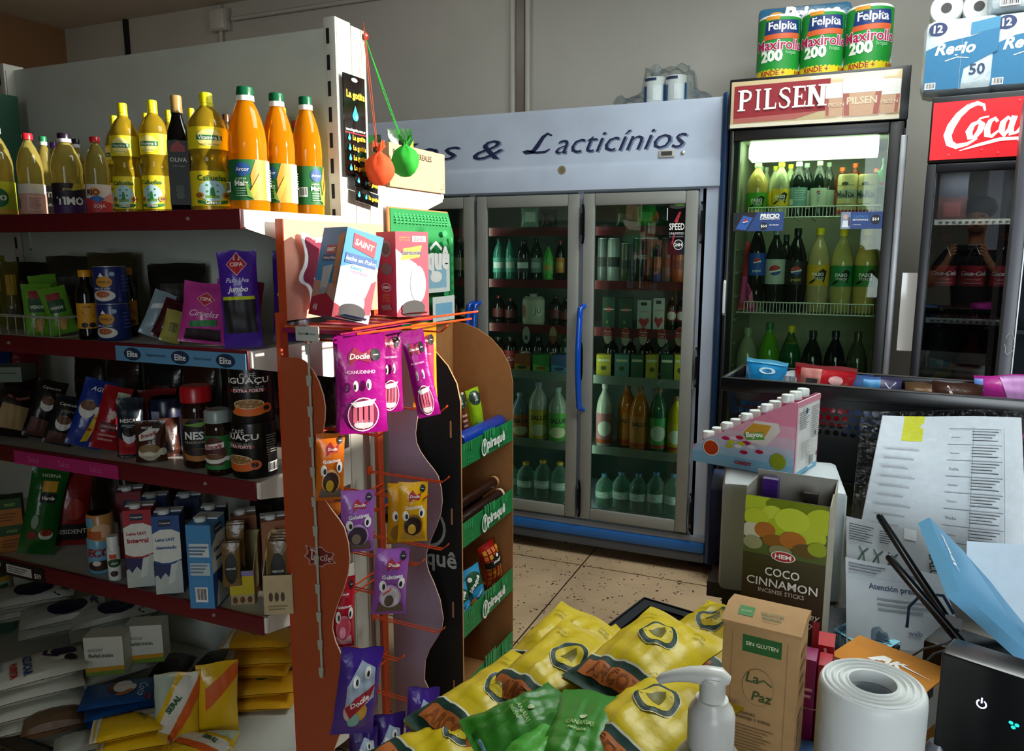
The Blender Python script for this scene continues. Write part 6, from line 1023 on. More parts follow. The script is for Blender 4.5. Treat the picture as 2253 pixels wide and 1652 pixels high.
def pi(kind, px, wpx, y0, zk, dy, col, lc, cap, label, art, group, lab=(.25, .5), **k):
    z = PZ[zk]; Y = FY + .145 + dy; p = at(px, 500, Y=Y); dep = (Vector((p.x, Y, z)) - Vector((0, 0, CAM_H))).dot(_f); w = wpx * dep / FPX; h = min(at(px, y0, Y=Y).z, {'1': lz - .058 if dy < .17 else 1.9, '2': PZ['1'] - .012, '3': PZ['2'] - .012}[zk]) - z - .010; p.x = min(max(p.x, FX0 + .058 + w / 2), FX1 - .04 - w / 2); fc = math.atan2(-p.x, Y); loc = (p.x, Y, z)
    if kind == 'can': return can('drink_can', label, 'can', w / 2, h, col, art, loc, fc, group, **k)
    if kind == 'bag': return bag('popsicle_packet', label, 'packet', w, h, .02, col, art, loc, fc, R(-4), R(k.get('ry', 0)), group, seed=px)
    return bottle('drink_bottle', label, 'bottle', w / 2, h, 'soda', M(col, 'pet') if kind == 'pet' else CLR(col), cap, loc, fc, art=art, lab=lab, labcol=lc, group=group, seg=18, capr=.36)
HORSE = [poly([(.25, .12), (.42, .35), (.48, .62), (.62, .82), (.74, .70), (.70, .45), (.66, .12), (.60, .35), (.46, .30), (.34, .10)], M('14140c')), txt('PASO', .50, .55, .3, WH, bold=.03), txt('TOROS', .50, .36, .3, M('d8dcc8'), bold=.02)]
IL = ', top shelf of lit fridge'; g1 = 'bottles on the top shelf of the lit fridge'
pi('soda', 1648, 44, 348, '1', 0, 'b09a4c', '3f9a1e', '8a9a78', 'pale bottle with a bright green horse label, leftmost' + IL, HORSE, g1, (.14, .46))
pi('soda', 1668, 30, 358, '1', .11, 'a89a58', '2f8a1c', '8a9a78', 'green-labelled bottle behind the leftmost one' + IL, [], g1, (.14, .46))
pi('soda', 1680, 28, 366, '1', .2, '8f9a78', '2f6a6a', '9aa08a', 'pale bottle with a teal label at the back' + IL, [], g1, (.14, .4))
pi('soda', 1714, 38, 348, '1', 0, '9aa078', 'd8b80f', 'd8cc10', 'yellow-capped bottle with a yellow horse label' + IL, HORSE, g1, (.20, .52))
pi('soda', 1733, 30, 352, '1', .09, '8a946a', 'c0a414', 'd0c814', 'yellow-capped bottle behind the yellow-labelled one' + IL, [], g1, (.2, .5))
pi('soda', 1700, 30, 356, '1', .14, '9aa078', 'c0a414', 'b8b01c', 'yellow-capped bottle at the back left' + IL, [], g1, (.2, .5))
pi('soda', 1750, 38, 346, '1', .01, '10201c', '6f9a94', 'cfe8d0', 'dark cola bottle turned to its teal back label' + IL, [rect(.2, .1, .35, .4, M('c8d8d0'))] + lines(.4, .3, .8, .9, 5, M('9fc0b8')), g1, (.18, .54))
pi('soda', 1768, 30, 350, '1', .07, '10201c', 'b8c4b8', '9ac0a8', 'pale-labelled dark cola bottle just behind the teal-labelled one' + IL, [], g1, (.16, .5))
pi('soda', 1796, 34, 350, '1', .01, '10201c', 'b8c4b0', '9aa894', 'dark cola bottle with a pale label and round red-blue emblem' + IL, GB(.5, .75, .07, 1.4) + [txt('PEPSI', .5, .35, .2, M('8a9a90'), rot=1.57)], g1, (.18, .52))
pi('soda', 1816, 28, 354, '1', .08, '16241e', '8a9a8c', '7a8a78', 'dark cola bottle half hidden right of the emblem bottle' + IL, [], g1, (.18, .5))
for i, (px, y0, dy) in enumerate(((1845, 366, .12), (1873, 356, .16), (1920, 368, .13))): pi('soda', px, 34, y0, '1', dy, '7a3a1c', 'a05a24', 'd86010', 'orange-capped bottle behind the cream cans, ' + ('left', 'middle', 'right')[i] + ' one' + IL, [], g1)
for i, px in enumerate((1859, 1903)): pi('can', px, 41, 377, '1', 0, 'd0c088', None, None, 'tall cream malt drink can, ' + ('left' if i == 0 else 'right') + ' one' + IL, [rect(.0, .40, 1, .64, M('a8ac94')), txt('Malta', .42, .52, .6, M('1c2a2a'), bold=.04), ell(.42, .80, .1, .05, M('4a4a2c'))] + lines(.2, .75, .7, .78, 1, M('6a6a4c')) + lines(.2, .2, .6, .28, 2, M('6a6a4c')) + [rect(0, 0, 1, .1, M('a02a3a'))], 'cream malt cans', rim='c83a48')
pi('soda', 1943, 26, 322, '1', .0, '1c6a34', '2faa44', '1c6a34', 'tall green bottle squeezed in at the right end' + IL, [ell(.5, .2, .2, .1, M('c02a2a'))], g1, (.5, .8))
IL = ', middle shelf of lit fridge'; g2 = 'bottles on the middle shelf of the lit fridge'
pi('soda', 1665, 36, 505, '2', .0, '121614', '1c4fae', '1c4fae', 'dark cola bottle with a blue label and round emblem' + IL, GB(.5, .62, .13, 1.2) + [txt('pepsi', .5, .2, .26, WH)], g2, (.34, .62))
pi('soda', 1708, 42, 500, '2', .0, '1a201e', 'b4bcb6', '8a9490', 'dark cola bottle with a silver label and big round emblem' + IL, GB(.5, .56, .17, 1.2), g2, (.34, .64))
pi('soda', 1757, 44, 500, '2', .0, '121414', '141414', '141414', 'dark cola bottle with a black label and round emblem' + IL, GB(.5, .60, .15, 1.2) + [txt('pepsi', .5, .2, .26, M('c8b02a'))], g2, (.34, .62))
pi('soda', 1806, 46, 500, '2', .0, 'a8986a', 'd0a416', 'd8c410', 'yellow-capped bottle with an orange-yellow horse label' + IL, HORSE, g2, (.33, .58))
pi('soda', 1858, 46, 502, '2', .0, 'a49a5c', '1f7a44', 'd8b810', 'yellow-capped bottle with a green horse label, left one' + IL, HORSE, g2, (.33, .58))
pi('soda', 1912, 50, 500, '2', .0, 'b09a50', '2a7a24', 'd8b810', 'yellow-capped bottle with a green horse label, right one' + IL, HORSE, g2, (.33, .58))
pi('soda', 1732, 36, 514, '2', .12, '1a2220', '2a4a5a', '2a3a3a', 'dark bottle behind, between the silver and black labelled bottles' + IL, [], g2)
pi('bag', 1624, 20, 528, '2', .0, 'c02a3c', None, None, 'red ice pop packet standing at the left wall of the lit fridge', [rect(.1, .1, .9, .5, M('d04a8a'))], 'ice pop packets', ry=4)
pi('bag', 1662, 18, 620, '2', -.035, 'c03a78', None, None, 'pink ice pop packet in front of the blue-labelled bottle in the lit fridge', [rect(.2, .1, .8, .6, M('d86a9a'))], 'ice pop packets', ry=-3)
IL = ', lowest shelf of lit fridge'; g3_ = 'bottles on the lowest shelf of the lit fridge'
for i, (px, w, y0, c, cp_, lb) in enumerate(((1645, 45, 718, '9aa88a', '9ab08a', 'milky pale bottle, leftmost'), (1696, 45, 708, '5aa82c', '2a7a3c', 'lime green bottle'), (1746, 45, 714, '1a5a34', 'd8c81c', 'green bottle with a yellow cap'), (1800, 45, 726, '1c201c', '2a2a2a', 'dark bottle, left of three'), (1851, 45, 726, '0e1018', '1c1c28', 'dark bottle, middle of three'), (1900, 45, 728, '3a4030', '3a3a2c', 'dark olive bottle, right of three'))): pi('soda', px, w, y0, '3', 0, c, 'a9b49a' if i in (0, 2) else c, cp_, lb + IL, [txt('H2O', .3, .6, .2, M('3a5a4a'))] if i == 0 else [txt('12', .3, .6, .2, M('2a5a3a'))] if i == 2 else [], g3_, (.02, .3))
# paper rolls on top
ztop = 1.992
def froll(label, px, wpx, X=None, Y=3.62, z=ztop, h=.2, art=True, hid=False):
    p = at(px, 150, Y=Y); dep = (Vector((p.x, Y, z)) - Vector((0, 0, CAM_H))).dot(_f); r = wpx * dep / FPX / 2; fc = math.atan2(-p.x, Y)
    t = thing('kitchen_roll', label, 'paper roll', (p.x, Y, z), fc, 'green and white kitchen rolls on the lit fridge')
    b = MB().lathe([(r * .96, 0), (r, .006), (r, h - .006), (r * .96, h)], M('e6eae6', 'plastic'), 28)
    G1 = M('0f8a2c'); a = [poly([(0, .16), (.84, .16), (.97, .45), (1, .96), (0, .96)], G1), rect(0, .06, 1, .18, M('d8c416')), txt('RINDE +', .42, .12, .36, M('a02a1c'), bold=.03), txt('RINDE', .86, .12, .2, M('a02a1c'), bold=.03), poly([(.28, .70), (.82, .72), (.80, .92), (.30, .90)], M('10306e')), txt('Felpita', .55, .81, .42, WH, bold=.025), poly([(.25, .62), (.82, .64), (.82, .72), (.28, .70)], M('d05a2a')), rect(.30, .92, .5, .975, M('d8902a')), txt('Maxirollo', .52, .545, .76, M('e8d8e0'), bold=.06), txt('Maxirollo', .52, .545, .74, M('a8104a'), bold=.02), txt('200', .40, .38, .32, M('e8f0e4'), bold=.05), txt('hojas', .68, .42, .16, M('8fd09a')), poly([(.84, .16), (1, .16), (1, .5)], M('e6eae6'))]
    b.decals(a, face_cyl(r * 1.004, 0, h, R(190)), r * R(190) / h, False, .0008, .0002, .06); b.build('paper', t)
    MB().lathe([(r * .3, h - .004), (r * .3, h + .0005)], M('7a6a54'), 16).build('core', t)
for i, (px, w, dy) in enumerate(((1672, 84, 0), (1754, 84, .0), (1838, 84, .0), (1925, 90, .0))): froll('lower row kitchen roll behind the beer sign, ' + ORD[i] + ' from the left', px, w, Y=3.62, h=.205)
for i, (px, w) in enumerate(((1717, 88), (1806, 88), (1900, 94))): froll('big green and white kitchen roll standing above the beer sign, ' + ('left', 'middle', 'right')[i] + ' one', px, w, Y=3.62, z=ztop + .2065, h=.262)
p = at(1770, 20, Y=3.84); t = thing('paper_pack', 'large blue paper pack with white lettering standing behind the green kitchen rolls', 'paper pack', (p.x, 3.84, ztop), R(4))
b = MB().box(-.19, -.07, 0, .19, .07, .56, M('2c6284', 'foil'), .02); b.decals([txt('Prisma', .58, .93, .62, WH, shear=.2, bold=.05), ell(.2, .93, .08, .03, M('c8902a')), rect(.05, .3, .95, .8, M('245472'))], face_front(.38, .146, .56), .38 / .56); b.build('pack_body', t)

# ================================================================ red-signed cola fridge
KY = 3.10; kw = .60; krz = R(-6.9); c0 = at(2028, 500, Y=KY); kx = c0.x
KB = M('0b0c14', 'paint')
t = thing('cola_fridge', 'black glass-door fridge with a lit red cola sign', 'fridge', (kx, KY, 0), krz)
b = MB(); b.box(0, .05, 0, .03, .6, 2.02, KB); b.box(kw - .03, .05, 0, kw, .6, 2.02, KB); b.box(.03, .57, 0, kw - .03, .6, 2.02, KB); b.box(.03, .05, 1.99, kw - .03, .57, 2.02, KB); b.box(.03, .04, 0, kw - .03, .57, .12, KB); b.box(.03, .56, .12, kw - .03, .57, 1.99, M('3a3d44', 'paint')); b.build('cabinet', t)
sa, sb = .006, kw - .02; sz0, sz1 = 1.806, 1.995
b = MB().box(0, 0, sz0 - .01, kw, .05, sz1 + .02, KB, .004); b.build('sign_box', t)
CC = M('d0121f', 'emit0.42'); CWH = M('ffe9e9', 'emit0.85')
b = MB().box(sa, -.006, sz0, sb, .0, sz1, CC)
f5 = lambda x, y, e: (sa + (sb - sa) * x, -.006 - e, sz0 + (sz1 - sz0) * y); asp = (sb - sa) / (sz1 - sz0)
def cs(p, w): return stroke([(.045 + x * .9, y) for x, y in p], w, CWH)
ar = [cs([(.245, .80), (.235, .90), (.20, .94), (.15, .89), (.10, .76), (.062, .58), (.045, .42), (.06, .28), (.10, .22), (.16, .25), (.215, .34)], [.03, .05, .07, .09, .11, .13, .13, .12, .09, .06, .03]),
      cs([(.215, .62), (.185, .58), (.165, .46), (.175, .36), (.20, .36), (.225, .46), (.235, .58), (.215, .63), (.20, .60), (.225, .68), (.27, .70)], [.05, .08, .11, .10, .07, .09, .10, .06, .03, .03, .03]), cs([(.32, .60), (.305, .66), (.28, .62), (.265, .50), (.27, .38), (.295, .36), (.335, .46)], [.05, .06, .07, .10, .10, .06, .03]),
      cs([(.40, .60), (.375, .66), (.35, .58), (.345, .44), (.36, .36), (.385, .46), (.405, .64)], [.05, .06, .09, .10, .08, .05, .05]), cs([(.41, .68), (.395, .50), (.40, .38), (.43, .40), (.46, .54)], [.09, .09, .09, .05, .03]), cs([(.455, .60), (.49, .62)], .08),
      cs([(.12, .14), (.22, .22), (.34, .30), (.44, .30), (.455, .20), (.47, .22), (.53, .17), (.58, .12)], [.01, .05, .06, .05, .04, .06, .05, .01]), cs([(.62, .80), (.56, .82), (.52, .70), (.50, .50), (.51, .32), (.55, .24), (.62, .30)], [.04, .06, .09, .12, .13, .09, .03])]
ar += [txt('ola', .78, .5, .26, CWH, shear=.4, bold=.04), ell(.60, .82, .008, .07, M('e08a8a', 'emit0.5'))] + [ell(.1 + .083 * k, .08 + .83 * ((k * 5) % 7 > 3) + .03 * (k % 3), .006, .016, M('e04a55', 'emit0.5')) for k in range(11)]
b.decals(ar, f5, asp); b.build('sign', t)
gz1 = 1.765; fwk = .03
b = MB(); b.box(0, 0, .12, fwk, .045, 1.793, KB, .003); b.box(kw - fwk, 0, .12, kw, .045, 1.793, KB, .003); b.box(fwk, 0, gz1, kw - fwk, .045, 1.793, KB, .003); b.box(fwk, 0, .12, kw - fwk, .045, .25, KB, .003); d = b.build('door', t)
MB().box(fwk - .002, .01, .248, kw - fwk + .002, .016, gz1 + .002, M('c4ccd0', 'glass2')).build('glass_pane', d)
KZ = {}
for k_, py in (('1', 487), ('2', 703), ('3', 905)):
    z = at(2110, py, Y=KY + .1).z; KZ[k_] = z; b = MB().box(.032, .09, z - .012, kw - .032, .55, z - .001, M('6a6e6e', 'paint')); s_ = b.build('shelf', t)
    b = MB().box(.034, .082, z - .013, kw - .034, .0895, z + .006, M('d8d8c8', 'plastic')); [b.box(.05 + .02 * k, .0812, z - .006, .06 + .02 * k, .0818, z - .001, M('55554c')) for k in range(25)]; b.build('shelf_front', s_)
km = Matrix.Translation((kx, KY, 0)) @ Matrix.Rotation(krz, 4, 'Z')
def ki(kind, lx, ly, w, zk, h, col, lc, cap, label, art, group, lab=(.3, .55)):
    q = km @ Vector((lx, ly, KZ[zk]))
    if kind == 'box': return carton('drink_pack', label, 'pack', w, w * .7, h, col, art, q, krz, group=group)
    return bottle('cola_bottle', label, 'bottle', w / 2, h, 'soda', CLR(col), cap, q, R(-3), art=art, lab=lab, labcol=lc, group=group, seg=18, capr=.34)
ki('box', .085, .17, .09, '1', .17, '3a1c1c', None, None, 'dark red drink pack on the top shelf of the cola fridge', [rect(0, .5, 1, 1, M('141826')), rect(.2, .1, .8, .4, M('5a2a2a'))], None)
CCA = [txt('Coca-Cola', .5, .62, .56, WH, shear=.4, bold=.03), txt('sabor original', .5, .32, .3, M('e0b0b0'))] + lines(.3, .1, .7, .2, 1, M('d89a9a'))
for i, x in enumerate((.072, .168, .262, .36, .455)): ki('b', x, .15, .090, '2', .30, '1a0c0c', 'a01420', 'a01420', 'big cola bottle with a red label, ' + ORD[i] + ' from the left in the cola fridge', CCA, 'red-labelled cola bottles', (.40, .64))
ki('b', .082, .15, .095, '3', .285, '5a6a5a', '0f6a34', '1a7a3c', 'lemon soda bottle with a green and yellow label in the cola fridge', [poly([(.4, .7), (.9, .78), (.8, .95), (.5, .9)], M('d8c420')), txt('Sprite', .58, .5, .4, WH, shear=.3, bold=.05), ell(.22, .5, .1, .16, DK)], None, (.12, .55))
for i, x in enumerate((.19, .295, .40)): ki('b', x, .15, .095, '3', .285, 'b0481e', 'c0501e', 'c0501e', 'orange soda bottle in the cola fridge, ' + ORD[i] + ' from the left', [rect(.25, .1, .75, .9, M('d86a34')), txt('Fanta', .5, .6, .34, WH, bold=.04)], 'orange soda bottles', (.05, .6))
# the neighbouring fridge, only its grey edge in view
c = at(2228, 500, Y=2.5); nx0 = c.x; t = thing('glass_fridge', 'grey-edged glass fridge cut off by the right edge of the photo', 'fridge', (nx0, 2.5, 0), R(-8))
GE = M('4b4c54', 'paint'); b = MB(); b.box(0, .03, 0, .012, .42, 1.93, GE); b.box(.55, .03, 0, .57, .42, 1.93, GE); b.box(0.012, .40, 0, .55, .42, 1.93, M('3c4048', 'paint')); b.box(.012, .03, 1.91, .55, .40, 1.93, GE); b.box(.012, .03, 0, .55, .40, .2, GE); b.build('cabinet', t)
b = MB(); b.box(0, 0, 0, .030, .03, 1.96, GE, .003); b.box(.54, 0, 0, .57, .03, 1.96, GE, .003); b.box(.03, 0, 1.86, .54, .03, 1.96, GE, .003); b.box(.03, 0, 0, .54, .03, .25, GE, .003); d = b.build('door_frame', t)
MB().box(.028, .012, .248, .542, .018, 1.862, M('c8ccd0', 'glass')).build('glass_pane', d); MB().box(.0305, -.002, .25, .0335, .012, 1.86, M('c8cacc', 'metal')).build('edge_strip', d)
for z in (1.28, 1.56, .98): MB().box(.014, .05, z - .012, .548, .38, z, M('8a8e8c', 'paint')).build('shelf', t)
b = MB(); ringp = [(.020 + .011 * math.cos(k * .45) * (1 + .2 * math.sin(3 * k)), 1.245 + .03 * math.sin(k * .45) * (1 + .15 * math.cos(2 * k))) for k in range(14)]; b.tube([(x, -.0015, z) for x, z in ringp], .0011, M('a8a8ac', 'matte'), 5, True); b.build('peeled_sticker', t)
# paper packs on the cola fridge
zt = 2.042
def tp(label, px, x0w, Y, z, w, h, art, group, col='b9c6cc', d_=.2):
    p = at(px, 100, Y=Y); t = thing('toilet_paper_pack', label, 'paper pack', (p.x, Y, z), R(-4), group); b = MB().box(-w / 2, -d_ / 2, 0, w / 2, d_ / 2, h, M(col, 'foil'), .03); b.decals(art, face_front(w, d_, h), w / h, eps=.0012); b.build('pack_body', t); return t
RG = [poly([(.04, .04), (.52, .04), (.55, .3), (.96, .5), (.96, .82), (.6, .72), (.3, .68), (.04, .58)], M('1d6a94')), poly([(.6, .9), (.96, .95), (.96, .80), (.6, .74)], M('3a7fa4')), txt('Regio', .42, .56, .52, WH, shear=.25, bold=.03), ell(.18, .86, .12, .09, M('1c2c5a')), txt('12', .18, .86, .12, WH, bold=.03), stroke([(.3, .42), (.45, .46), (.6, .44)], .012, WH), txt('50', .72, .28, .2, M('1c3a5a'), bold=.02), rect(.499, .03, .503, .97, M('8fa8b4'))] + barcode(.06, .05, .2, .14)
tp('blue and white toilet paper pack directly above the red cola sign', 2114, 0, 3.27, zt, .234, .245, RG, 'toilet paper packs on the cola fridge'); tp('blue and white toilet paper pack at the right photo edge above the red sign', 2262, 0, 3.26, zt, .234, .245, RG, 'toilet paper packs on the cola fridge')
tp('blue toilet paper pack in the top right corner of the photo', 2262, 0, 3.26, zt + .2475, .30, .22, [rect(.05, .2, .95, .9, M('2a78a4')), txt('Higiénico', .5, .78, .7, WH, shear=.25)] + barcode(.1, .06, .3, .18), None)
def ends(label, px, py, Y, z):
    p = at(px, py, Y=Y); t = thing('toilet_roll', label, 'toilet roll', (p.x, Y, z + .052), R(-4), 'bare toilet rolls in plastic', R(90)); b = MB().lathe([(.049, -.10), (.052, -.094), (.052, .006), (.049, .012)], M('c8cac8', 'foil'), 26); b.build('paper', t); MB().lathe([(.017, .0122), (.017, .0135)], M('2c2a2a'), 16).build('core', t)
z1 = zt + .247
for i, (px, py, Y, z) in enumerate(((2092, 70, 3.27, z1), (2150, 70, 3.27, z1), (2098, 18, 3.27, z1 + .1045), (2158, 18, 3.27, z1 + .1045))): ends('white toilet roll seen end-on, ' + ('lower left', 'lower right', 'upper left', 'upper right')[i] + ' of the four above the blue packs', px, py, Y, z)
strip('added_cola_fill', km @ Vector((.30, .052, 1.755)), (R(18), 0, krz), .5, .03, 4.5, (1, .96, .92))  # fill light added inside the cola fridge so the bottles show
# ================================================================ counter with everything on it
KT = .86
CPO = [(-.215, 1.95), (-.215, 1.466), (-.055, 1.466), (-.075, 1.35), (-.205, .80), (-.24, .42), (1.5, .42), (1.5, 1.95)]
b = MB().prism(CPO, lambda x, y, d_: (x, y, d_), KT - .03, KT, M('5a5650', 'paint')); b.prism([(x + .03 if x < 0 else x - .04, y + (.06 if y < 1 else -.04 if y > 1.9 else 0)) for x, y in CPO], lambda x, y, d_: (x, y, d_), 0, KT - .03, M('4a4640', 'paint'))
tagit(b.build('counter'), 'shop counter that carries the boxes, rolls and papers in the foreground', 'counter', (0, 0, 0))
def gd(px, py, D): return at(px, py, D=D)
def fcz(p): return math.atan2(-p.x, p.y)
# brown biscuit box
p = gd(1668, 1620, .95); w, h, d = .0905, .188, .058; KRB = 'b0895a'; GNB = M('1f5a24'); INK = M('5c4a30')
fr = [rect(.27, .83, .78, .945, GNB), txt('SIN GLUTEN', .525, .89, .42, M('d8d8b0'), bold=.02), ell(.5, .60, .21, .13, M('8a7048')), ell(.5, .60, .20, .124, M('b0895a')), txt('La', .42, .66, .18, M('3a4a22'), shear=.2, bold=.02), txt('Paz', .56, .54, .28, M('3a4a22'), shear=.2, bold=.02), stroke([(.5, .64), (.58, .66), (.68, .63)], .012, M('4a5a2c')), txt('VEGANAS', .36, .40, .26, INK, bold=.02), txt('NARANJA Y AVENA', .46, .365, .48, INK, bold=.02), rect(.14, .0, .145, .95, M('9a774a')), rect(.86, .0, .865, .95, M('9a774a'))] + lines(.22, .12, .74, .32, 9, M('94764a'), .3)
t = thing('biscuit_box', 'brown kraft paper biscuit box with a green SIN GLUTEN band on the counter', 'box', (p.x, p.y + .03, KT + .001), fcz(p) - R(11))
b = MB().box(-w / 2, -d / 2, 0, w / 2, d / 2, h, M(KRB, 'card'), .0015)
b.decals(fr, face_front(w, d, h), w / h); b.decals([ell(.5, .2 + .07 * i, .28, .028, M('96794e')) for i in range(4)] + lines(.2, .55, .8, .9, 4, M('94764a')), face_right(w, d, h), d / h); b.build('carton_body', t)
b = MB().prism([(-d / 2 - .002, 0), (d / 2, .004), (d / 2, .012), (0, .015), (-d / 2 - .003, .004)], lambda y, z, q: (q, y, h + z), -w / 2 - .002, w / 2 + .002, M(KRB, 'card')); b.decals([rect(.16, .35, .36, .85, M('2f7a30')), txt('SIN GLUTEN', .26, .6, .14, M('d8d8b0'), rot=.1), txt('GALLETITAS', .6, .66, .3, M('4a6a2c'), bold=.02), txt('VEGANAS', .6, .45, .26, M('4a6a2c'), bold=.02), txt('harina y arroz', .6, .28, .2, M('6a6a3c'))], lambda x, y, e: ((x - .5) * w, -d / 2 + d * y * .5, h + .0045 + .0115 * y + e), w / (d * .5)); b.build('lid', t)
# incense box
p = gd(1722, 1390, 1.2); w, h, d = .121, .268, .075
fr = [rect(0, .36, 1, 1, M('4a5a1c')), rect(0, .0, 1, .42, M('3a2a1a')), rect(0, .28, 1, .50, M('383414'))]
for x, y, rx, ry, c in ((.15, .93, .24, .10, 'a4b42c'), (.45, .95, .20, .07, '6a7a1c'), (.78, .96, .22, .07, '6a7a1c'), (.93, .86, .20, .11, 'a8b830'), (.34, .86, .14, .08, 'b4c23c'), (.80, .72, .19, .09, 'a9b834'), (.42, .76, .16, .08, '98a828'), (.14, .82, .16, .08, 'a9b530'), (.58, .84, .21, .105, 'b2c23a'), (.10, .70, .14, .07, 'b8b49c'), (.26, .72, .13, .07, '9a5a2a'), (.40, .64, .17, .055, '7a4a24'), (.60, .67, .16, .075, 'a0602c'), (.12, .60, .12, .06, '8a8a6a'), (.46, .56, .14, .05, '7a7a5c'), (.78, .60, .18, .06, '5a4a2a'), (.9, .63, .12, .06, '8a9a2c')): fr += [ell(x, y, rx, ry, M(c, 'gloss'))]
def clip01(sh):
    o = []
    for s_ in sh: o.append(('p', [(min(max(x, 0), 1), min(max(y, 0), 1)) for x, y in s_[1]], s_[2]))
    return o
fr = [('p', [(x, 1 - (1 - y) * .68) for x, y in s_[1]], s_[2]) for s_ in clip01(fr)] + [rect(0, 0, 1, .34, M('36281a')), ell(.50, .672, .15, .032, M('e8dcd8')), ell(.50, .672, .135, .027, M('a5141c')), txt('HEM', .50, .672, .2, WH, bold=.03, h=.026), txt('COCO', .50, .572, .42, WH, h=.05), txt('CINNAMON', .50, .505, .86, WH, h=.05), txt('INCENSE STICKS', .50, .455, .56, M('d8d0c0'), bold=.01), txt('Money', .80, .35, .36, M('e0d8c8'), shear=.3, bold=.01), txt('& Luxury', .72, .30, .4, M('e0d8c8'), shear=.3)]
t = thing('incense_box', 'open green and brown incense box with limes, behind the kraft box', 'box', (p.x, p.y + .03, KT + .001), fcz(p) - R(10))
b = MB(); k = .0016; cg = M('8d8a80', 'card')
b.box(-w / 2, -d / 2, 0, w / 2, -d / 2 + k, h, M('3a2a1a')); b.box(-w / 2, d / 2 - k, 0, w / 2, d / 2, h + .022, cg); b.box(-w / 2, -d / 2 + k, 0, -w / 2 + k, d / 2 - k, h + .012, cg); b.prism([(-d / 2 + k, 0), (d / 2 - k, 0), (d / 2 - k, h + .02), (d / 2 - .02, h + .004), (.0, h + .008), (-.02, h - .006), (-d / 2 + k, h)], lambda y, z, q: (q, y, z), w / 2 - k, w / 2, M('b5b09c', 'card')); b.box(-w / 2 + k, -d / 2 + k, 0, w / 2 - k, d / 2 - k, .12, cg)
b.decals(fr, face_front(w, d, h), w / h); b.build('carton_body', t)
q = Matrix.Translation(t.location) @ Matrix.Rotation(t.rotation_euler.z, 4, 'Z')
tagit(MB().box(-.012, -.008, .125, .012, .008, h + .016, M('3a1d66', 'foil')).build('incense_packet'), 'small purple incense packet sticking up inside the open incense box', 'packet', q @ Vector((-.035, .015, 0)), t.rotation_euler.z)
tagit(MB().box(-.01, -.006, .125, .01, .006, h + .006, M('23201c', 'foil')).build('incense_packet'), 'small near-black incense packet corner inside the open incense box', 'packet', q @ Vector((.028, .0, 0)), t.rotation_euler.z)
# white wrapped block
p0 = at(1590, 1060, Z=1.075); p1 = at(1862, 1075, Z=1.075); ctr = (p0 + p1) / 2; bw = (p1 - p0).length
dirx = R(6); ctr = p0 + Vector((math.cos(dirx), math.sin(dirx), 0)) * bw / 2; BD = .21
b = MB().box(-bw / 2, -.0, 0, bw / 2, BD, 1.074 - KT, M('b9c2c4', 'softfoil'), .012)
tagit(b.build('wrapped_block'), 'big white plastic-wrapped block under the wedge-shaped candy display', 'package', (ctr.x, ctr.y, KT + .001), dirx)
p = at(1588, 1090, D=1.53); tagit(MB().box(-.014, 0, 0, .014, .16, p.z - KT, M('0f1e52'), .002).build('blue_box'), 'narrow dark blue box standing left of the white wrapped block', 'box', (p.x - .013, p.y + .03, KT + .001), dirx)
# wedge candy display
K = at(1745, 1052, Z=1.078); L, Wd, Hh = .205, .13, .145; rz = R(-16)
t = thing('candy_display', 'wedge-shaped pink and light blue cardboard candy display with tubes, on the white block', 'display box', (K.x, K.y, 1.0765), rz)
b = MB(); PK = M('d88aa0'); PR = [(-L, 0), (0, 0), (0, Hh), (-.01, Hh), (-L, .034)]
for y0, y1 in ((0, .002), (Wd - .002, Wd)): b.prism(PR, lambda x, z, d_: (x, d_, z), y0, y1, PK)
b.box(-.002, .002, 0, 0, Wd - .002, Hh, M('dcdcd8')); b.box(-L, .002, 0, -L + .002, Wd - .002, .034, PK); b.box(-L + .002, .002, 0, -.002, Wd - .002, .002, PK)
nst = 5
for i in range(nst): b.box(-L + .004 + i * .039, .002, .002 + .0, -L + .043 + i * .039, Wd - .002, .012 + i * .0235, M('c8a0a8'))
f6 = lambda x, y, e: (-L + L * x, -e, Hh * y)
sl = lambda x: .034 / Hh + (1 - .034 / Hh) * x / .946
bands = [('7fb4d2', 0, .16), ('9cbcd4', .16, .27), ('b8bcd0', .27, .38), ('cfb0c2', .38, .52), ('d89cb0', .52, .68), ('d67f9a', .68, 1.0)]
ar = []
for c, ya, yb_ in bands:
    xa = max(0, (ya - .2345) / .7655 * .946); xb = max(0, min((yb_ - .2345) / .7655 * .946, .946)); ar.append(poly([(xa, ya), (1, ya), (1, yb_), (xb, yb_)], M(c)))
ar += [poly([(.50, .52), (.62, .70), (.84, .70), (.86, .60), (.74, .38), (.56, .40)], M('d8d0c8')), poly([(.51, .52), (.60, .66), (.78, .66), (.72, .50), (.56, .44)], M('c8922a')), poly([(.51, .50), (.70, .56), (.72, .46), (.55, .42)], M('5a9a34')), txt('Bayou', .62, .50, .16, WH, bold=.04, rot=.15)] + [ell(x, y, .038, .026, M(c, 'gloss')) for x, y, c in ((.34, .40, 'b8205a'), (.42, .42, 'e8d0d8'), (.48, .44, 'b01c3c'), (.55, .38, 'b01c4a'), (.40, .36, 'c8c020'), (.38, .30, 'b8b424'), (.50, .36, 'c0b820'), (.47, .32, 'e0dcd8'), (.60, .34, 'd8d4d8'), (.53, .25, 'b0183c'), (.68, .29, 'b0183c'))] + [ell(.20, .24, .085, .115, M('e8e0d8')), ell(.20, .24, .075, .10, M('b8401c', 'gloss')), ell(.86, .20, .075, .11, M('8a9a24', 'gloss')), txt('CANDY', .53, .10, .17, M('a01c2c'), bold=.05)]
b.decals(ar, f6, L / Hh)
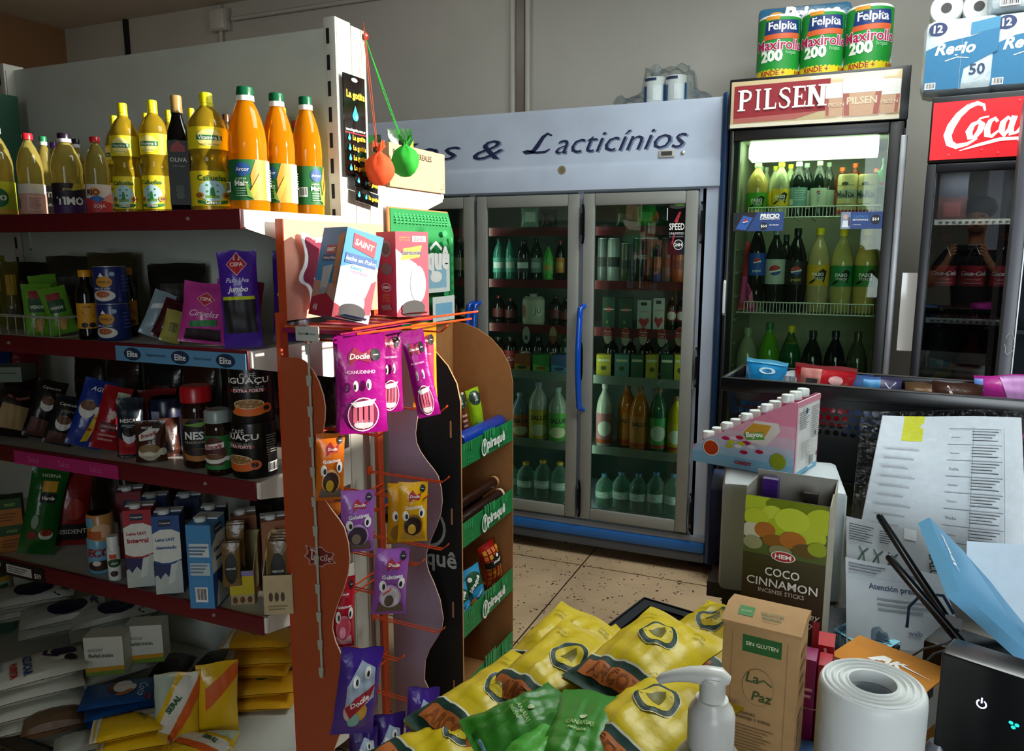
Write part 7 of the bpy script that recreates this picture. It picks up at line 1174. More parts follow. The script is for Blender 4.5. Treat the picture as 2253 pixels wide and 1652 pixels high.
b.decals([rect(.0, .0, 1, .06, M('6aaed0')), rect(0, .93, 1, 1, PK), rect(0, .06, .06, .93, M('d8a0b0'))] + lines(.1, .62, .52, .86, 9, M('7a7a7c'), .35) + lines(.58, .45, .95, .88, 14, M('8a8a8c'), .35) + lines(.12, .22, .5, .46, 9, M('8a8a8a'), .3) + barcode(.42, .08, .62, .26) + [rect(.6, .5, .64, .56, DK), rect(.7, .2, .74, .26, DK), ell(.2, .88, .05, .04, M('2a4a6a'))], lambda x, y, e: (e, Wd * x, Hh * y), Wd / Hh)
b.build('carton_body', t)
km2 = Matrix.Translation(t.location) @ Matrix.Rotation(rz, 4, 'Z')
tube0 = None
for i in range(nst):
    for j in range(3):
        pos = km2 @ Vector((-L + .024 + i * .039, .018 + j * .042, .0125 + i * .0235)); lb = 'small pink candy tube with white cap, ' + ORD[j] + ' in step ' + ORD[i] + ' of the wedge display'
        lb = 'small pink candy tube with white cap, ' + ('front', 'middle', 'back')[j] + ' one on the ' + ('lowest', 'second', 'third', 'fourth', 'top')[i] + ' step of the wedge display'
        lb = ('front', 'middle', 'back')[j] + ' candy tube with pale cap on the ' + ('lowest', 'second', 'third', 'fourth', 'top')[i] + ' step of the wedge display'
        if tube0 is None:
            tube0 = thing('candy_tube', lb, 'candy tube', pos, rz, 'candy tubes in the wedge display'); MB().lathe([(.010, 0), (.011, .003), (.011, .034)], M('d06a8c', 'gloss'), 16).build('tube_body', tube0); MB().lathe([(.0118, .0345), (.0118, .046), (.011, .049)], M('dfe8e4', 'plastic'), 16).build('cap', tube0)
        else: dup(tube0, lb, pos)
# red slim boxes with rubber band
p = gd(1792, 1600, 1.02)
t = thing('slim_box', 'slim bright red box standing between the kraft box and the bag roll', 'box', (p.x + .004, p.y + .045, KT + .001), R(-2)); b = MB().box(-.014, -.02, 0, .014, .02, at(1792, 1400, D=1.05).z - KT, M('b3101e')); b.decals([rect(-.0, .3, .3, .9, M('8a0c18')), stroke([(.5, .55), (.7, .62), (.6, .7)], .02, WH)], face_front(.028, .04, .17), .16); b.build('carton_body', t)
hh2 = at(1792, 1452, D=.99).z - KT
for i, (dx, c, lb) in enumerate(((-.010, '8a1058', 'slim magenta box in the rubber-banded pair, left one'), (.008, 'a80c24', 'slim red box in the rubber-banded pair, right one'))):
    b = MB().box(-.008, -.018, 0, .008, .018, hh2 - .004 * i, M(c), .001); b.decals([txt('velas aromáticas', .5, .42, .16, M('e0b0c0'), rot=1.57)] + lines(.2, .55, .8, .7, 2, M('d8a0b0')), face_front(.016, .036, hh2), .016 / hh2); tagit(b.build('slim_box'), lb, 'box', (p.x + dx, p.y - .003, KT + .001), R(-2), 'rubber-banded slim boxes')
zz = KT + .46 * hh2; tagit(MB().tube([(p.x - .019, p.y - .022, zz), (p.x + .018, p.y - .023, zz + .001), (p.x + .018, p.y + .0165, zz), (p.x - .019, p.y + .0165, zz)], .0009, M('b0807c', 'matte'), 5, True).build('rubber_band'), 'thin rubber band around the slim magenta and red boxes', 'rubber band', (0, 0, 0))
tagit(MB().box(-.03, -.02, 0, .03, .02, .016, M('2a5a8a')).build('blue_packet'), 'small blue packet at the photo bottom beside the slim boxes', 'packet', (p.x + .004, p.y - .05, KT + .001), R(5))
# bag roll
p = gd(1920, 1505, .86); r = 222 * .86 / 1700 / 2; H_ = p.z - KT; WHP = M('dfe3e2', 'softfoil')
t = thing('bag_roll', 'fat white roll of plastic bags standing on the counter', 'bag roll', (p.x, p.y, KT + .001))
b = MB(); pr_ = [(r * .985, 0), (r, .004), (r * 1.0, H_ - .012), (r * .985, H_ - .004), (r * .95, H_)]
for k in range(7): pr_ += [(r * (.93 - .065 * k), H_ + .002 * (k % 2) + .001), (r * (.90 - .065 * k), H_ - .001 * (k % 2))]
pr_ += [(r * .47, H_ + .003), (r * .44, H_ + .002), (r * .43, H_ - .01), (r * .43, .002)]
b.lathe(pr_, WHP, 40, caps=False); b.build('film', t); MB().lathe([(r * .425, .002), (r * .425, H_ - .012), (r * .36, H_ - .012), (r * .36, .002)], M('9aa2a8', 'card'), 28, caps=False).build('core', t)
# orange carton behind the roll
c0 = at(1958, 1466, D=1.03); t = thing('orange_carton', 'orange and white cardboard carton lying behind the bag roll', 'box', (c0.x, c0.y + .01, KT + .001), R(-27)); ow, od = .125, .085; oh = c0.z - KT
b = MB().box(-ow / 2, -od / 2, 0, ow / 2, od / 2, oh, M('c8801a', 'card'), .001); b.decals([poly([(.30, .35), (.40, .62), (.47, .62), (.37, .35)], WH), txt('AK', .52, .50, .30, WH, bold=.06, shear=.3), poly([(.62, .55), (.95, .42), (.62, .50)], WH)], face_top(ow, od, oh), ow / od); b.decals([rect(0, .38, 1, .98, M('c9cdd0')), rect(.1, .86, .3, 1, DK)], face_right(ow, od, oh), od / oh); b.decals([rect(0, .38, 1, .98, M('c9cdd0'))], face_front(ow, od, oh), ow / oh); b.build('carton_body', t)
p = at(2042, 1590, D=.93); b = MB().lathe([(.004, 0), (.014, .004), (.016, .02), (.012, .03), (.015, .045), (.009, .056)], M('5a5f66', 'plastic'), 14); tagit(b.build('rubber_stamp'), 'small dark grey stamp handle beside the bag roll', 'stamp', (p.x + .012, p.y, KT + .001))
# teal little open box
p = at(1905, 1435, D=1.22); t = thing('small_box', 'small open teal carton behind the orange carton', 'box', (p.x, p.y + .02, KT + .001), R(-30)); w, d, h = .085, .05, p.z - KT + .012; TEL = M('5aa6b8')
b = MB(); k = .0012
b.box(-w / 2, -d / 2, 0, w / 2, -d / 2 + k, h, TEL); b.box(-w / 2, d / 2 - k, 0, w / 2, d / 2, h, TEL); b.box(-w / 2, -d / 2 + k, 0, -w / 2 + k, d / 2 - k, h, TEL); b.box(w / 2 - k, -d / 2 + k, 0, w / 2, d / 2 - k, h, M('17384a')); b.box(-w / 2 + k, -d / 2 + k, 0, w / 2 - k, d / 2 - k, h * .7, M('4a3428')); b.build('carton_body', t)
for s_, x0, nm in ((-1, -w / 2, 'flap'), (1, w / 2 - .036, 'flap')):
    b = MB().prism([(0, 0), (.036, 0), (.036, .001), (0, .001)], lambda x, z, y: (x0 + x, y, h + z + .15 * (x if s_ > 0 else .036 - x)), -d / 2, d / 2, M('74b9c8')); b.decals([txt('info', .5, .75, .4, M('2a4a5a'))] + lines(.1, .1, .9, .65, 4, M('2f5a6c'), .4), lambda x, y, e: (x0 + .036 * x, -d / 2 + d * y, h + .001 + e + .15 * (.036 * x if s_ > 0 else .036 - .036 * x)), .036 / d); b.build(nm, t)
# generic flat sheet between picture points at given depths
def sheet(name, label, cat, P, th, mat, art=(), back=None, edge=None, wave=.0):
    C4 = [at(x, y, D=D) for x, y, D in P]; o = C4[3]; nrm = (C4[2] - C4[3]).cross(C4[0] - C4[3]).normalized()
    V = lambda u, v: C4[3] * (1 - u) * (1 - v) + C4[2] * u * (1 - v) + C4[0] * (1 - u) * v + C4[1] * u * v
    f = lambda x, y, e: V(x, y) + nrm * (wave * math.sin(7 * x + 3 * y)) - o + (nrm if nrm.y < 0 else -nrm) * e
    b = MB(); n = 8; bk = -th
    for e in (0, bk):
        g_ = [f(i / n, j / n, e) for j in range(n + 1) for i in range(n + 1)]; b.add(g_, [(j * (n + 1) + i, j * (n + 1) + i + 1, (j + 1) * (n + 1) + i + 1, (j + 1) * (n + 1) + i) for j in range(n) for i in range(n)], mat, True)
    ed = [(i / n, 0) for i in range(n)] + [(1, i / n) for i in range(n)] + [(1 - i / n, 1) for i in range(n)] + [(0, 1 - i / n) for i in range(n)]; m_ = len(ed)
    b.add([f(x, y, 0) for x, y in ed] + [f(x, y, bk) for x, y in ed], [(i, (i + 1) % m_, m_ + (i + 1) % m_, m_ + i) for i in range(m_)], edge or mat)
    asp = (C4[2] - C4[3]).length / (C4[0] - C4[3]).length
    b.decals(art, f, asp, wave == 0, .0006, .0002); return tagit(b.build(name), label, cat, o)
GT = M('44484c'); LT = M('6c747a')
docs = [rect(.17, .84, .32, 1.0, M('d0d020'))]
for r in range(9): docs += [rect(.50, .92 - .095 * r, .86, .924 - .095 * r, LT)] + lines(.66, .845 - .095 * r, .84, .915 - .095 * r, 4, GT, .3) + [txt(('Nombre', 'Número', 'Fecha')[r % 3], .55, .87 - .095 * r, .06, LT)]
docs += [rect(.655, .06, .658, .92, LT), rect(.86, .06, .863, .92, LT)] + lines(.06, .1, .30, .8, 12, M('b0b4b8'), .2)
sheet('document_stack', 'stack of printed forms with a yellow sticker, leaning behind the router antennas', 'papers', [(1942, 914, 1.50), (2248, 918, 1.41), (2262, 1330, 1.32), (1872, 1262, 1.40)], .006, M('d4dade'), docs, wave=.003)
pv = [(1895, 902, 1.47), (2252, 905, 1.38), (2270, 1335, 1.29), (1862, 1240, 1.37)]
sheet('plastic_sleeve', 'clear plastic bag covering the leaning stack of printed forms', 'plastic bag', pv, .002, M('fdfeff', 'film'), wave=.008)
sheet('bill', 'printed water bill with leaf drawings, standing in front of the forms', 'paper', [(1862, 1135, 1.36), (2070, 1180, 1.30), (2066, 1330, 1.26), (1862, 1290, 1.31)], .001, M('a5abb0'), [rect(.62, .84, .75, 1, M('c8ccd0'))] + [stroke([(.12 + .16 * i, .38), (.18 + .16 * i, .52), (.24 + .16 * i, .60)], .02, M('24483c')) for i in range(3)] + [stroke([(.20 + .16 * i, .36), (.19 + .16 * i, .5), (.14 + .16 * i, .60)], .018, M('2c5446')) for i in range(3)] + lines(.03, .66, .30, .92, 7, GT, .4) + lines(.36, .7, .5, .9, 6, GT, .4) + [txt('SALUS', .93, .5, .34, M('1c2228'), rot=-1.5, bold=.03)] + lines(.02, .06, .5, .3, 3, LT), wave=.002)
sheet('notice_sheet', 'printed notice about in-person service, in front of the bill', 'paper', [(1860, 1225, 1.30), (2070, 1265, 1.25), (2130, 1440, 1.20), (1862, 1420, 1.23)], .001, M('a9b2ba'), [txt('Atención presencial', .54, .70, .62, M('2a3a5a'), bold=.02)] + lines(.3, .42, .85, .60, 3, M('7a828c'), .35) + lines(.03, .84, .42, .96, 3, M('5a626c'), .4) + [txt('web', .6, .2, .12, M('4a5a7a')), rect(0, .80, 1, .805, M('7a94b0')), rect(.62, .9, .76, 1.0, M('8f979c'))], wave=.002)
sheet('letter', 'pale blue-white paper sheet standing behind the light blue box at the right edge', 'paper', [(2128, 1190, 1.22), (2275, 1200, 1.22), (2275, 1420, 1.16), (2125, 1340, 1.16)], .002, M('b4c6d6'))
# jar of leaves in clear plastic
p = at(1905, 1370, D=1.36); t = thing('herb_bag', 'clear plastic bag holding pale dried leaves, left of the notice sheet', 'bag', (p.x, p.y, KT + .001)); hh_ = at(1905, 1262, D=1.36).z - KT
b = MB().lathe([(.03, 0), (.036, .02), (.034, hh_ * .7), (.028, hh_ * .95), (.02, hh_)], M('dfe6e2', 'pet'), 18); b.build('bag_film', t); b = MB()
for i in range(14):
    a = rnd.uniform(0, 6.28); rr = rnd.uniform(.008, .025); z = rnd.uniform(.05, hh_ * .75); c = Vector((rr * math.cos(a), rr * math.sin(a), z)); u_ = Vector((math.cos(a + 1), math.sin(a + 1), .5)) * .013; v_ = Vector((-math.sin(a), math.cos(a), .6)) * .007; b.add([c - u_, c - v_, c + u_, c + v_, c + Vector((0, 0, .002))], [(0, 1, 4), (1, 2, 4), (2, 3, 4), (3, 0, 4), (3, 2, 1, 0)], M('9ca878', 'paper'))
b.build('leaves', t)['kind'] = 'stuff'
p0 = at(1812, 1335, D=1.17)
sheet('plastic_film', 'clear plastic film lying in front of the notice, right of the incense box', 'plastic film', [(1815, 1322, 1.27), (1940, 1352, 1.27), (1960, 1450, 1.20), (1812, 1470, 1.20)], .003, M('d4dce2', 'film'), wave=.012)
# light blue slabs
sheet('blue_box', 'slanted light blue flat box with white lettering at the right edge of the counter', 'box', [(2045, 1138, 1.10), (2120, 1212, 1.16), (2300, 1470, 1.06), (2112, 1300, 1.00)], .018, M('4f93bf', 'plastic'), [txt('Xtreme', .16, .62, .30, WH, shear=.3, bold=.04, rot=1.45)], edge=M('6fb0d8', 'plastic'))
sheet('blue_box', 'second light blue flat box leaning behind the lettered one', 'box', [(2112, 1205, 1.19), (2290, 1400, 1.19), (2300, 1462, 1.10), (2122, 1270, 1.13)], .014, M('3f7fa8', 'plastic'), edge=M('6fb0d8', 'plastic'))
# wifi router with antennas
def rod(P, r, mat): return MB().tube(P, r, mat, 10)
a0, a1 = at(1932, 1131, D=1.16), at(2092, 1376, D=1.12); b0, b1 = at(1952, 1221, D=1.10), at(2106, 1404, D=1.07)
rc = at(2135, 1420, D=1.12); t = thing('router', 'black wireless router with two long slanted antennas', 'router', (rc.x, rc.y, rc.z), R(-25))
inv = (Matrix.Translation((rc.x, rc.y, rc.z)) @ Matrix.Rotation(R(-25), 4, 'Z')).inverted(); BKP = M('0a0b0e', 'plastic')
MB().box(-.05, -.04, KT + .002 - rc.z, .06, .04, .004, BKP, .004).build('router_body', t)
for s0, s1 in ((a0, a1), (b0, b1)): rod([inv @ s0, inv @ (s0 + (s1 - s0) * .02), inv @ (s0 + (s1 - s0) * .5), inv @ s1, inv @ (s1 + (s1 - s0) * .06)], [.003, .0052, .0058, .0066, .0066], BKP).build('antenna', t)
q0 = inv @ at(2098, 1368, D=1.09); b = MB().box(q0.x - .011, q0.y - .001, q0.z - .008, q0.x + .011, q0.y, q0.z + .008, M('8f9498')); b.build('sticker', t)
for i, (P, c, lb) in enumerate(([[(1992, 1452, 1.1), (2030, 1428, 1.09), (2080, 1416, 1.08), (2118, 1398, 1.09)], '6a6c6e', 'thin grey cable running from the router towards the bag roll'], [[(1995, 1380, 1.20), (2000, 1335, 1.2), (2030, 1305, 1.18), (2075, 1310, 1.16), (2098, 1350, 1.14)], '1f3c5e', 'dark blue cable looping up in front of the notice sheet'], [[(2020, 1475, 1.06), (2055, 1440, 1.07), (2100, 1425, 1.07)], '3a3c40', 'dark grey cable on the counter below the router'])):
    Q = [at(*q) if False else at(q[0], q[1], D=q[2]) for q in P]; tagit(MB().tube(Q, .0016 if i == 0 else .0025, M(c, 'plastic'), 6).build('cable'), lb, 'cable', (0, 0, 0))
# black box with lights
p = at(2175, 1660, D=.88); tz = at(2175, 1462, D=.88).z; t = thing('modem', 'black modem with a white power light and a teal light in the bottom right corner', 'modem', (p.x + .005, p.y + .03, KT + .001), fcz(p) + R(-10)); w, h, d = .105, tz - KT, .05
b = MB().box(-w / 2, -d / 2, 0, w / 2 + .02, d / 2, h, M('07080b', 'plastic'), .004); b.build('casing', t)
f7 = lambda x, y, e: (-w / 2 + w * x, -d / 2 - e, h * y); EW = M('dcd8ff', 'emit1.2'); ET = M('20c8c0', 'emit1.0')
c_ = [(.435 + .045 * math.cos(R(120 + 30 * k)), .73 + .028 * math.sin(R(120 + 30 * k))) for k in range(11)]
MB().decals([stroke(c_, .010, EW), stroke([(.435, .775), (.435, .735)], .010, EW)], f7, w / h).build('power_light', t); MB().decals([ell(.72, .675, .022, .012, ET), ell(.775, .672, .022, .012, ET), ell(.745, .650, .022, .012, ET)], f7, w / h).build('status_light', t)
# soap pump
p = at(1562, 1640, D=.76); PW2 = M('dfe0dc', 'plastic'); zc_ = p.z - KT; k = .76 / 1700
t = thing('pump_bottle', 'clear hand gel bottle with a white pump head in the foreground', 'pump bottle', (p.x, p.y, KT + .001), R(8))
MB().lathe([(.036, 0), (.039, .006), (.039, zc_ - .045), (.036, zc_ - .02), (.027, zc_ - .006), (.020, zc_ + .001)], M('c8cac4', 'pet'), 28).build('bottle_body', t)
MB().lathe([(.034, .002), (.0365, .008), (.0365, zc_ - .055)], M('b9b3a8', 'oil'), 28).build('gel', t)
MB().lathe([(.0222, zc_), (.0226, zc_ + .004), (.0226, zc_ + .034), (.0205, zc_ + .040), (.016, zc_ + .046), (.0155, zc_ + .050)], PW2, 28).build('collar', t)
b = MB().lathe([(.0125, zc_ + .048), (.0125, zc_ + .066), (.0135, zc_ + .070), (.012, zc_ + .0735)], PW2, 24)
SP = [(.016, 0, .074), (.008, 0, .0755), (-.006, 0, .0755), (-.022, 0, .0745), (-.036, 0, .071), (-.048, 0, .066), (-.052, 0, .063)]
b.tube([(x, y, zc_ + z - .003) for x, y, z in SP], [.004, .0095, .0095, .0075, .006, .005, .0035], PW2, 12); b.build('pump_head', t)
# ================================================================ black perforated baskets
BM = M('0b0c0f', 'plastic')
def perf(nx, ny, pit, rad, fn, mat, b, mask=lambda i, j: True):
    for j in range(ny):
        for i in range(nx):
            o = .45 if j % 2 else 0; cx = (i + .5 + o) * pit; cy = (j + .5) * pit; sq = [(pit / 2, -pit / 2), (pit / 2, pit / 2), (-pit / 2, pit / 2), (-pit / 2, -pit / 2)]; n = 12
            if not mask(i, j): b.add([fn(cx + a, cy + c) for a, c in sq], [(0, 1, 2, 3)], mat); continue
            V = []
            for k in range(n):
                a = 6.28318 * (k + .5) / n - .7854 - 6.28318 / n * .5; V.append((cx + rad * math.cos(a), cy + rad * math.sin(a)))
            for k in range(n):
                a = 6.28318 * k / n - .7854; m_ = pit / 2 / max(abs(math.cos(a)), abs(math.sin(a))); V.append((cx + m_ * math.cos(a), cy + m_ * math.sin(a)))
            b.add([fn(x, y) for x, y in V], [(k, n + k, n + (k + 1) % n, (k + 1) % n) for k in range(n)], mat)
A = at(1592, 833, Z=1.22); Bq = at(2253, 884, Z=1.22); ba = math.atan2(Bq.y - A.y, Bq.x - A.x); bl = (Bq - A).length + .12
t = thing('wire_basket', 'long black perforated basket with a broad rim holding sweet bags, behind the papers', 'basket', (A.x, A.y, 1.22), ba)
pit = .0165; nx, ny = int((bl - .06) / pit), 11
b = MB(); slope = .30
fnf = lambda u, v: (.028 + u + (.24 - .02 - v) * 0 + (.0), .012 + (.19 - v) * slope * .5, -.022 - .1875 + v)
perf(nx, ny, pit, .0062, fnf, BM, b, lambda i, j: 5 < j < 10); b.build('front_panel', t)  # lower rows left solid, standing in for holes with little light behind
b = MB(); fnb = lambda u, v: (.028 + u, .20 - (.19 - v) * slope * .5, -.022 - .1875 + v); perf(nx, ny, pit, .0062, fnb, BM, b, lambda i, j: j > 4); b.build('back_panel', t)
for xe, s_ in ((0.004, 1), (bl - .026, -1)):
    MB().prism([(.012, -.022), (.20, -.022), (.17, -.2095), (.04, -.2095)], lambda y, z, q, xe=xe, s_=s_: (xe + s_ * (-.022 - z) * .12 + q, y, z), 0, .003, BM).build('end_panel', t)
MB().box(.024, .036, -.214, bl - .04, .175, -.2098, BM).build('bottom', t)
b = MB().box(-.006, -.006, -.026, bl, .012, .004, BM, .004); b.box(-.006, .198, -.026, bl, .214, .004, BM, .004); b.box(-.006, .0125, -.026, .006, .1975, .004, BM, .004); b.box(bl - .012, .0125, -.026, bl, .1975, .004, BM, .004); b.build('rim', t)
for x in (.05, bl - .08): MB().box(x, .06, KT + .001 - 1.22, x + .02, .15, -.2145, BM).build('foot', t)
bmx = Matrix.Translation((A.x, A.y, 1.22)) @ Matrix.Rotation(ba, 4, 'Z')
def bb(px0, px1, py0, col, art, label, z=-.11, dy=.09, rx=-14, ry=0, seed=0, hh=.13, name='sweet_packet'):
    m = (px0 + px1) / 2; q = at(m, 840, Y=A.y + dy - .02); lx = (bmx.inverted() @ Vector((q.x, q.y, 1.22))).x; w = (px1 - px0) * 1.75 / 1700; top = at(m, py0, Y=A.y + dy).z
    return bag(name, label, 'packet', w, hh, .035, col, art, bmx @ Vector((lx, dy, top - hh - 1.22)), ba, R(rx), R(ry), 'packets in the black basket', seed=seed, wr=.9)
bb(1632, 1722, 797, '1a7fb8', [ell(.55, .8, .2, .06, M('bfe4f0')), ell(.55, .8, .12, .035, M('1a7fb8')), rect(.0, .93, 1, 1, M('5ab4d8'))], 'shiny light blue packet sticking out of the black basket at its left end', seed=500, ry=4)
bb(1700, 1742, 815, 'b9bfc4', [rect(.2, .8, .8, .9, M('6a7078'))], 'small white packet between the light blue and red packets in the basket', seed=501)
bb(1732, 1858, 805, 'a80c1c', [rect(.1, .55, .45, .93, M('b06a62')), rect(.2, .6, .4, .75, M('2a2a2e')), ell(.7, .75, .12, .08, M('d8a0a0')), rect(.0, .94, 1, 1, M('8a0a14'))], 'red packet with a clear window in the black basket', seed=502, ry=2)
bb(1858, 1916, 822, '2c3f74', [rect(.2, .8, .8, .95, M('5a7aa8'))], 'small blue-grey packet half hidden right of the red one in the basket', seed=503, dy=.13)
bb(1868, 1972, 826, '3f5f94', [rect(.3, .5, .62, .95, M('2a7ab0')), rect(.62, .4, 1, 1, M('231c4c')), stroke([(.7, .9), (.8, .8), (.9, .92)], .02, M('c0c4d8')), stroke([(.8, .8), (.8, .66)], .02, M('c0c4d8'))], 'blue and navy packet with white lines in the black basket', seed=504)
bb(2004, 2090, 840, '5f4630', [rect(.2, .7, .8, .9, M('7a5c40'))], 'dull brown packet in the black basket, left of the dark brown one', seed=505, dy=.1)
bb(2072, 2162, 838, '3a2018', [stroke([(.3, .95), (.4, .8)], .04, M('b8a8a0'))], 'shiny dark brown packet in the middle right of the black basket', seed=506, dy=.08)
bb(2160, 2270, 826, 'a82a86', [rect(0, .75, .14, .95, M('6a8ad0')), poly([(.4, .98), (.9, .98), (.95, .6), (.5, .6)], M('b078b4'))], 'pink packet with a lilac window at the right end of the black basket', seed=507, ry=-6)
# tray with yellow bags, fixed to the customer's side of the counter
TZ = .80; T0 = at(1418, 1321, Z=TZ); T1 = at(1002, 1640, Z=TZ); ta = math.atan2(T0.y - T1.y, T0.x - T1.x) - R(90)
t = thing('display_tray', 'black perforated display tray full of yellow bags beside the counter', 'tray', (T0.x, T0.y, TZ), ta)
tw, tl = .255, .92; pit = .0195; b = MB(); nx, ny = int((tw - .03) / pit), int((tl - .03) / pit)
def fnt(u, v): return (.022 + u, -.022 - v, 0)
def perfs(mat):
    for j in range(ny):
        for i in range(nx): pass
perf(nx, ny, pit, .0068, fnt, BM, b); b.build('tray_bottom', t)
b = MB().box(0, -tl, -.004, .022, 0, .004, BM); b.box(.022 + nx * pit, -tl, -.004, tw, 0, .004, BM); b.box(.022, -.022, -.004, .022 + nx * pit, 0, .004, BM); b.box(.022, -tl, -.004, .022 + nx * pit, -.022 - ny * pit, .004, BM); b.box(-.003, -tl, -.03, -.0001, 0.003, .006, BM); b.box(0, .0001, -.03, tw, .003, .006, BM); b.build('rim', t)
for x in (.03, tw - .05): MB().box(x, -tl * .5, -TZ, x + .02, -tl * .5 + .02, -.0045, BM).build('support', t)
YB_ = [ell(.54, .60, .21, .145, M('dcd8b0'), 28), ell(.54, .60, .20, .138, M('12352e'), 28), ell(.54, .60, .155, .105, M('c9b414'), 28), poly([(.46, .56), (.62, .56), (.60, .64), (.54, .68), (.48, .64)], M('6a6418')), rect(.0, .25, 1, .265, M('d8d8c0')), rect(0, .0, 1, .25, M('12382f')), poly([(.1, .08), (.9, .08), (.9, .20), (.1, .20)], M('b5652a')), txt('ARCOR', .5, .14, .62, M('8a4a1c'), bold=.03), txt('oro', .82, .83, .13, M('6a6414')), txt('frito', .22, .80, .16, M('8a7a14'))]
YL2 = 'c9b20e'
def lay(name, label, px, py, z, w, h, t_, col, art, rz, tilt, roll, grp, seed, wr=1.6, **k):
    q = at(px, py, Z=z); pl = Pillow(w, h, t_, seed=seed, wr=wr, **k); b = pl.mb(M(col, 'softfoil'), nx=18, ny=22); pl.art(b, art, .0012)
    b.v = [(x, zz - h / 2, -y) for x, y, zz in b.v]
    o = b.build(name); tagit(o, label, 'bag', q, R(rz), grp); o.rotation_euler = (R(tilt), R(roll), R(rz)); return o
gy = 'yellow bags piled on the black tray'
YS = ((1528, 1432, 0.888, -26, 12, -10, 'farthest one, its circle emblem next to the tray holes'), (1238, 1478, 0.853, -16, 14, 8, 'left edge one beside the uncovered tray holes'), (1325, 1492, 0.838, -34, 9, 4, 'lying between the two farthest ones'), (1412, 1494, 0.918, -22, 10, 4, 'middle one with dark green band, in the pile centre'),
      (1205, 1530, 0.878, -18, 12, 10, 'one with round emblem left of the centre, behind the green packs'), (1503, 1480, 0.833, -40, 10, -12, 'rightmost, pressed against the kraft biscuit box'), (1388, 1602, 0.923, -30, 10, -4, 'nearest one in the middle, right of the green packs'), (1500, 1592, 0.853, -24, 8, -10, 'behind the pump bottle, right side of the pile'), (1110, 1590, 0.848, -24, 9, 8, 'at the lower left, left of the green packs'), (1020, 1655, 0.838, -30, 6, 6, 'cut off by the bottom edge, far left of the pile'), (1300, 1646, 0.823, -28, 4, 0, 'under the green packs at the photo bottom'))
for i, (px, py, z, rz, ti, ro, lb) in enumerate(YS): lay('snack_bag', 'yellow snack bag, ' + lb, px, py, z, .135, .205, .066, YL2, YB_, rz, ti, ro, gy, 600 + i, wr=1.15)
GA = [ell(.5, .64, .06, .035, M('b8c89a')), txt('CANARIAS', .5, .55, .46, M('a9c47c'), bold=.02), txt('serena', .5, .47, .28, M('a9c47c')), rect(.55, .06, .8, .09, M('8ac0d8'))]
gg = 'green packs lying on the yellow bags'
lay('herb_pack', 'front bright green tea pack with pale lettering lying on the yellow bags', 1250, 1600, .935, .085, .135, .03, '2f7f1c', GA, -2, 14, -6, gg, 620, wr=1.6, pouch=True)
lay('herb_pack', 'bright green tea pack to the left behind the front one', 1172, 1600, .925, .08, .13, .03, '2a741a', GA, -42, 10, 10, gg, 621, wr=2.2)
lay('herb_pack', 'lighter green pack under the others at the photo bottom', 1205, 1655, .92, .09, .12, .03, '3f9a2c', [], -14, 8, 0, gg, 622, wr=1.6)
# ================================================================ the photographer, seen mirrored in the cola fridge door
SKN = M('b98463', 'matte'); SHIRT = M('0c0c0e', 'matte'); HAIR = M('0d0a08', 'matte'); JEAN = M('23262e', 'matte')
pr0 = thing('person', 'person in black t-shirt with dark curly hair holding a phone, mirrored in the cola fridge', 'person', (.02, -.30, 0), 0)
def skin(name, parent, P, E, root, mat, sub=2):
    me = bpy.data.meshes.new(name); me.from_pydata([p[:3] for p in P], E, []); o = bpy.data.objects.new(name, me); COL.objects.link(o); o.parent = parent
    md = o.modifiers.new('skin', 'SKIN'); md.use_smooth_shade = True
    lay_ = me.skin_vertices[0] if me.skin_vertices else None
    for i, p in enumerate(P): lay_.data[i].radius = (p[3], p[4] if len(p) > 4 else p[3]); lay_.data[i].use_root = (i == root)
    sb = o.modifiers.new('sub', 'SUBSURF'); sb.levels = sub; sb.render_levels = sub; me.materials.append(mat); return o

PH = (-.02, .287, 1.5)
P = [(0, 0, .95, .135, .10), (0, 0, 1.15, .125, .095), (0, 0, 1.36, .15, .10), (0, .01, 1.50, .062, .06), (0, .03, 1.585, .052, .055), (0, .055, 1.64, .066, .078), (0, .05, 1.71, .076, .094), (0, .035, 1.785, .060, .072)]
E = [(i, i + 1) for i in range(7)]
SHP = [(0, 0, .93, .148, .112), (0, 0, 1.15, .140, .108), (0, 0, 1.36, .166, .115), (0, .008, 1.49, .082, .075)]; SHE = [(0, 1), (1, 2), (2, 3)]
for s_ in (-1, 1):
    b0 = len(P); hx = PH[0] + s_ * .088
    P += [(s_ * .175, 0, 1.455, .058), (s_ * .285, .07, 1.24, .041), (hx + s_ * .05, .235, 1.40, .028), (hx + s_ * .022, .262, 1.462, .026, .018)]; E += [(2, b0), (b0, b0 + 1), (b0 + 1, b0 + 2), (b0 + 2, b0 + 3)]
    for k in range(4):                           # four fingers behind and over the phone edge
        n = len(P); z = 1.535 - .020 * k; P += [(hx + s_ * .014, .283, z - .012, .0085), (hx - s_ * .002, .294, z, .008), (hx - s_ * (.022 - .003 * (k == 3)), .290, z + .004, .0075)]; E += [(b0 + 3, n), (n, n + 1), (n + 1, n + 2)]
    n = len(P); P += [(hx + s_ * .004, .262, 1.478, .0095), (hx - s_ * .014, .268, 1.498, .0085)]; E += [(b0 + 3, n), (n, n + 1)]
    b1 = len(SHP); SHP += [(s_ * .18, 0, 1.45, .074), (s_ * .245, .045, 1.315, .062)]; SHE += [(2, b1), (b1, b1 + 1)]
    n = len(P); P += [(s_ * .092, 0, .87, .085), (s_ * .10, .02, .50, .056), (s_ * .105, -.02, .09, .038), (s_ * .11, .10, .035, .032)]; E += [(0, n), (n, n + 1), (n + 1, n + 2), (n + 2, n + 3)]
skin('body', pr0, P, E, 0, SKN)
skin('t_shirt', pr0, SHP, SHE, 0, SHIRT)
TP = [(0, 0, .97, .150, .115)]; TE = []
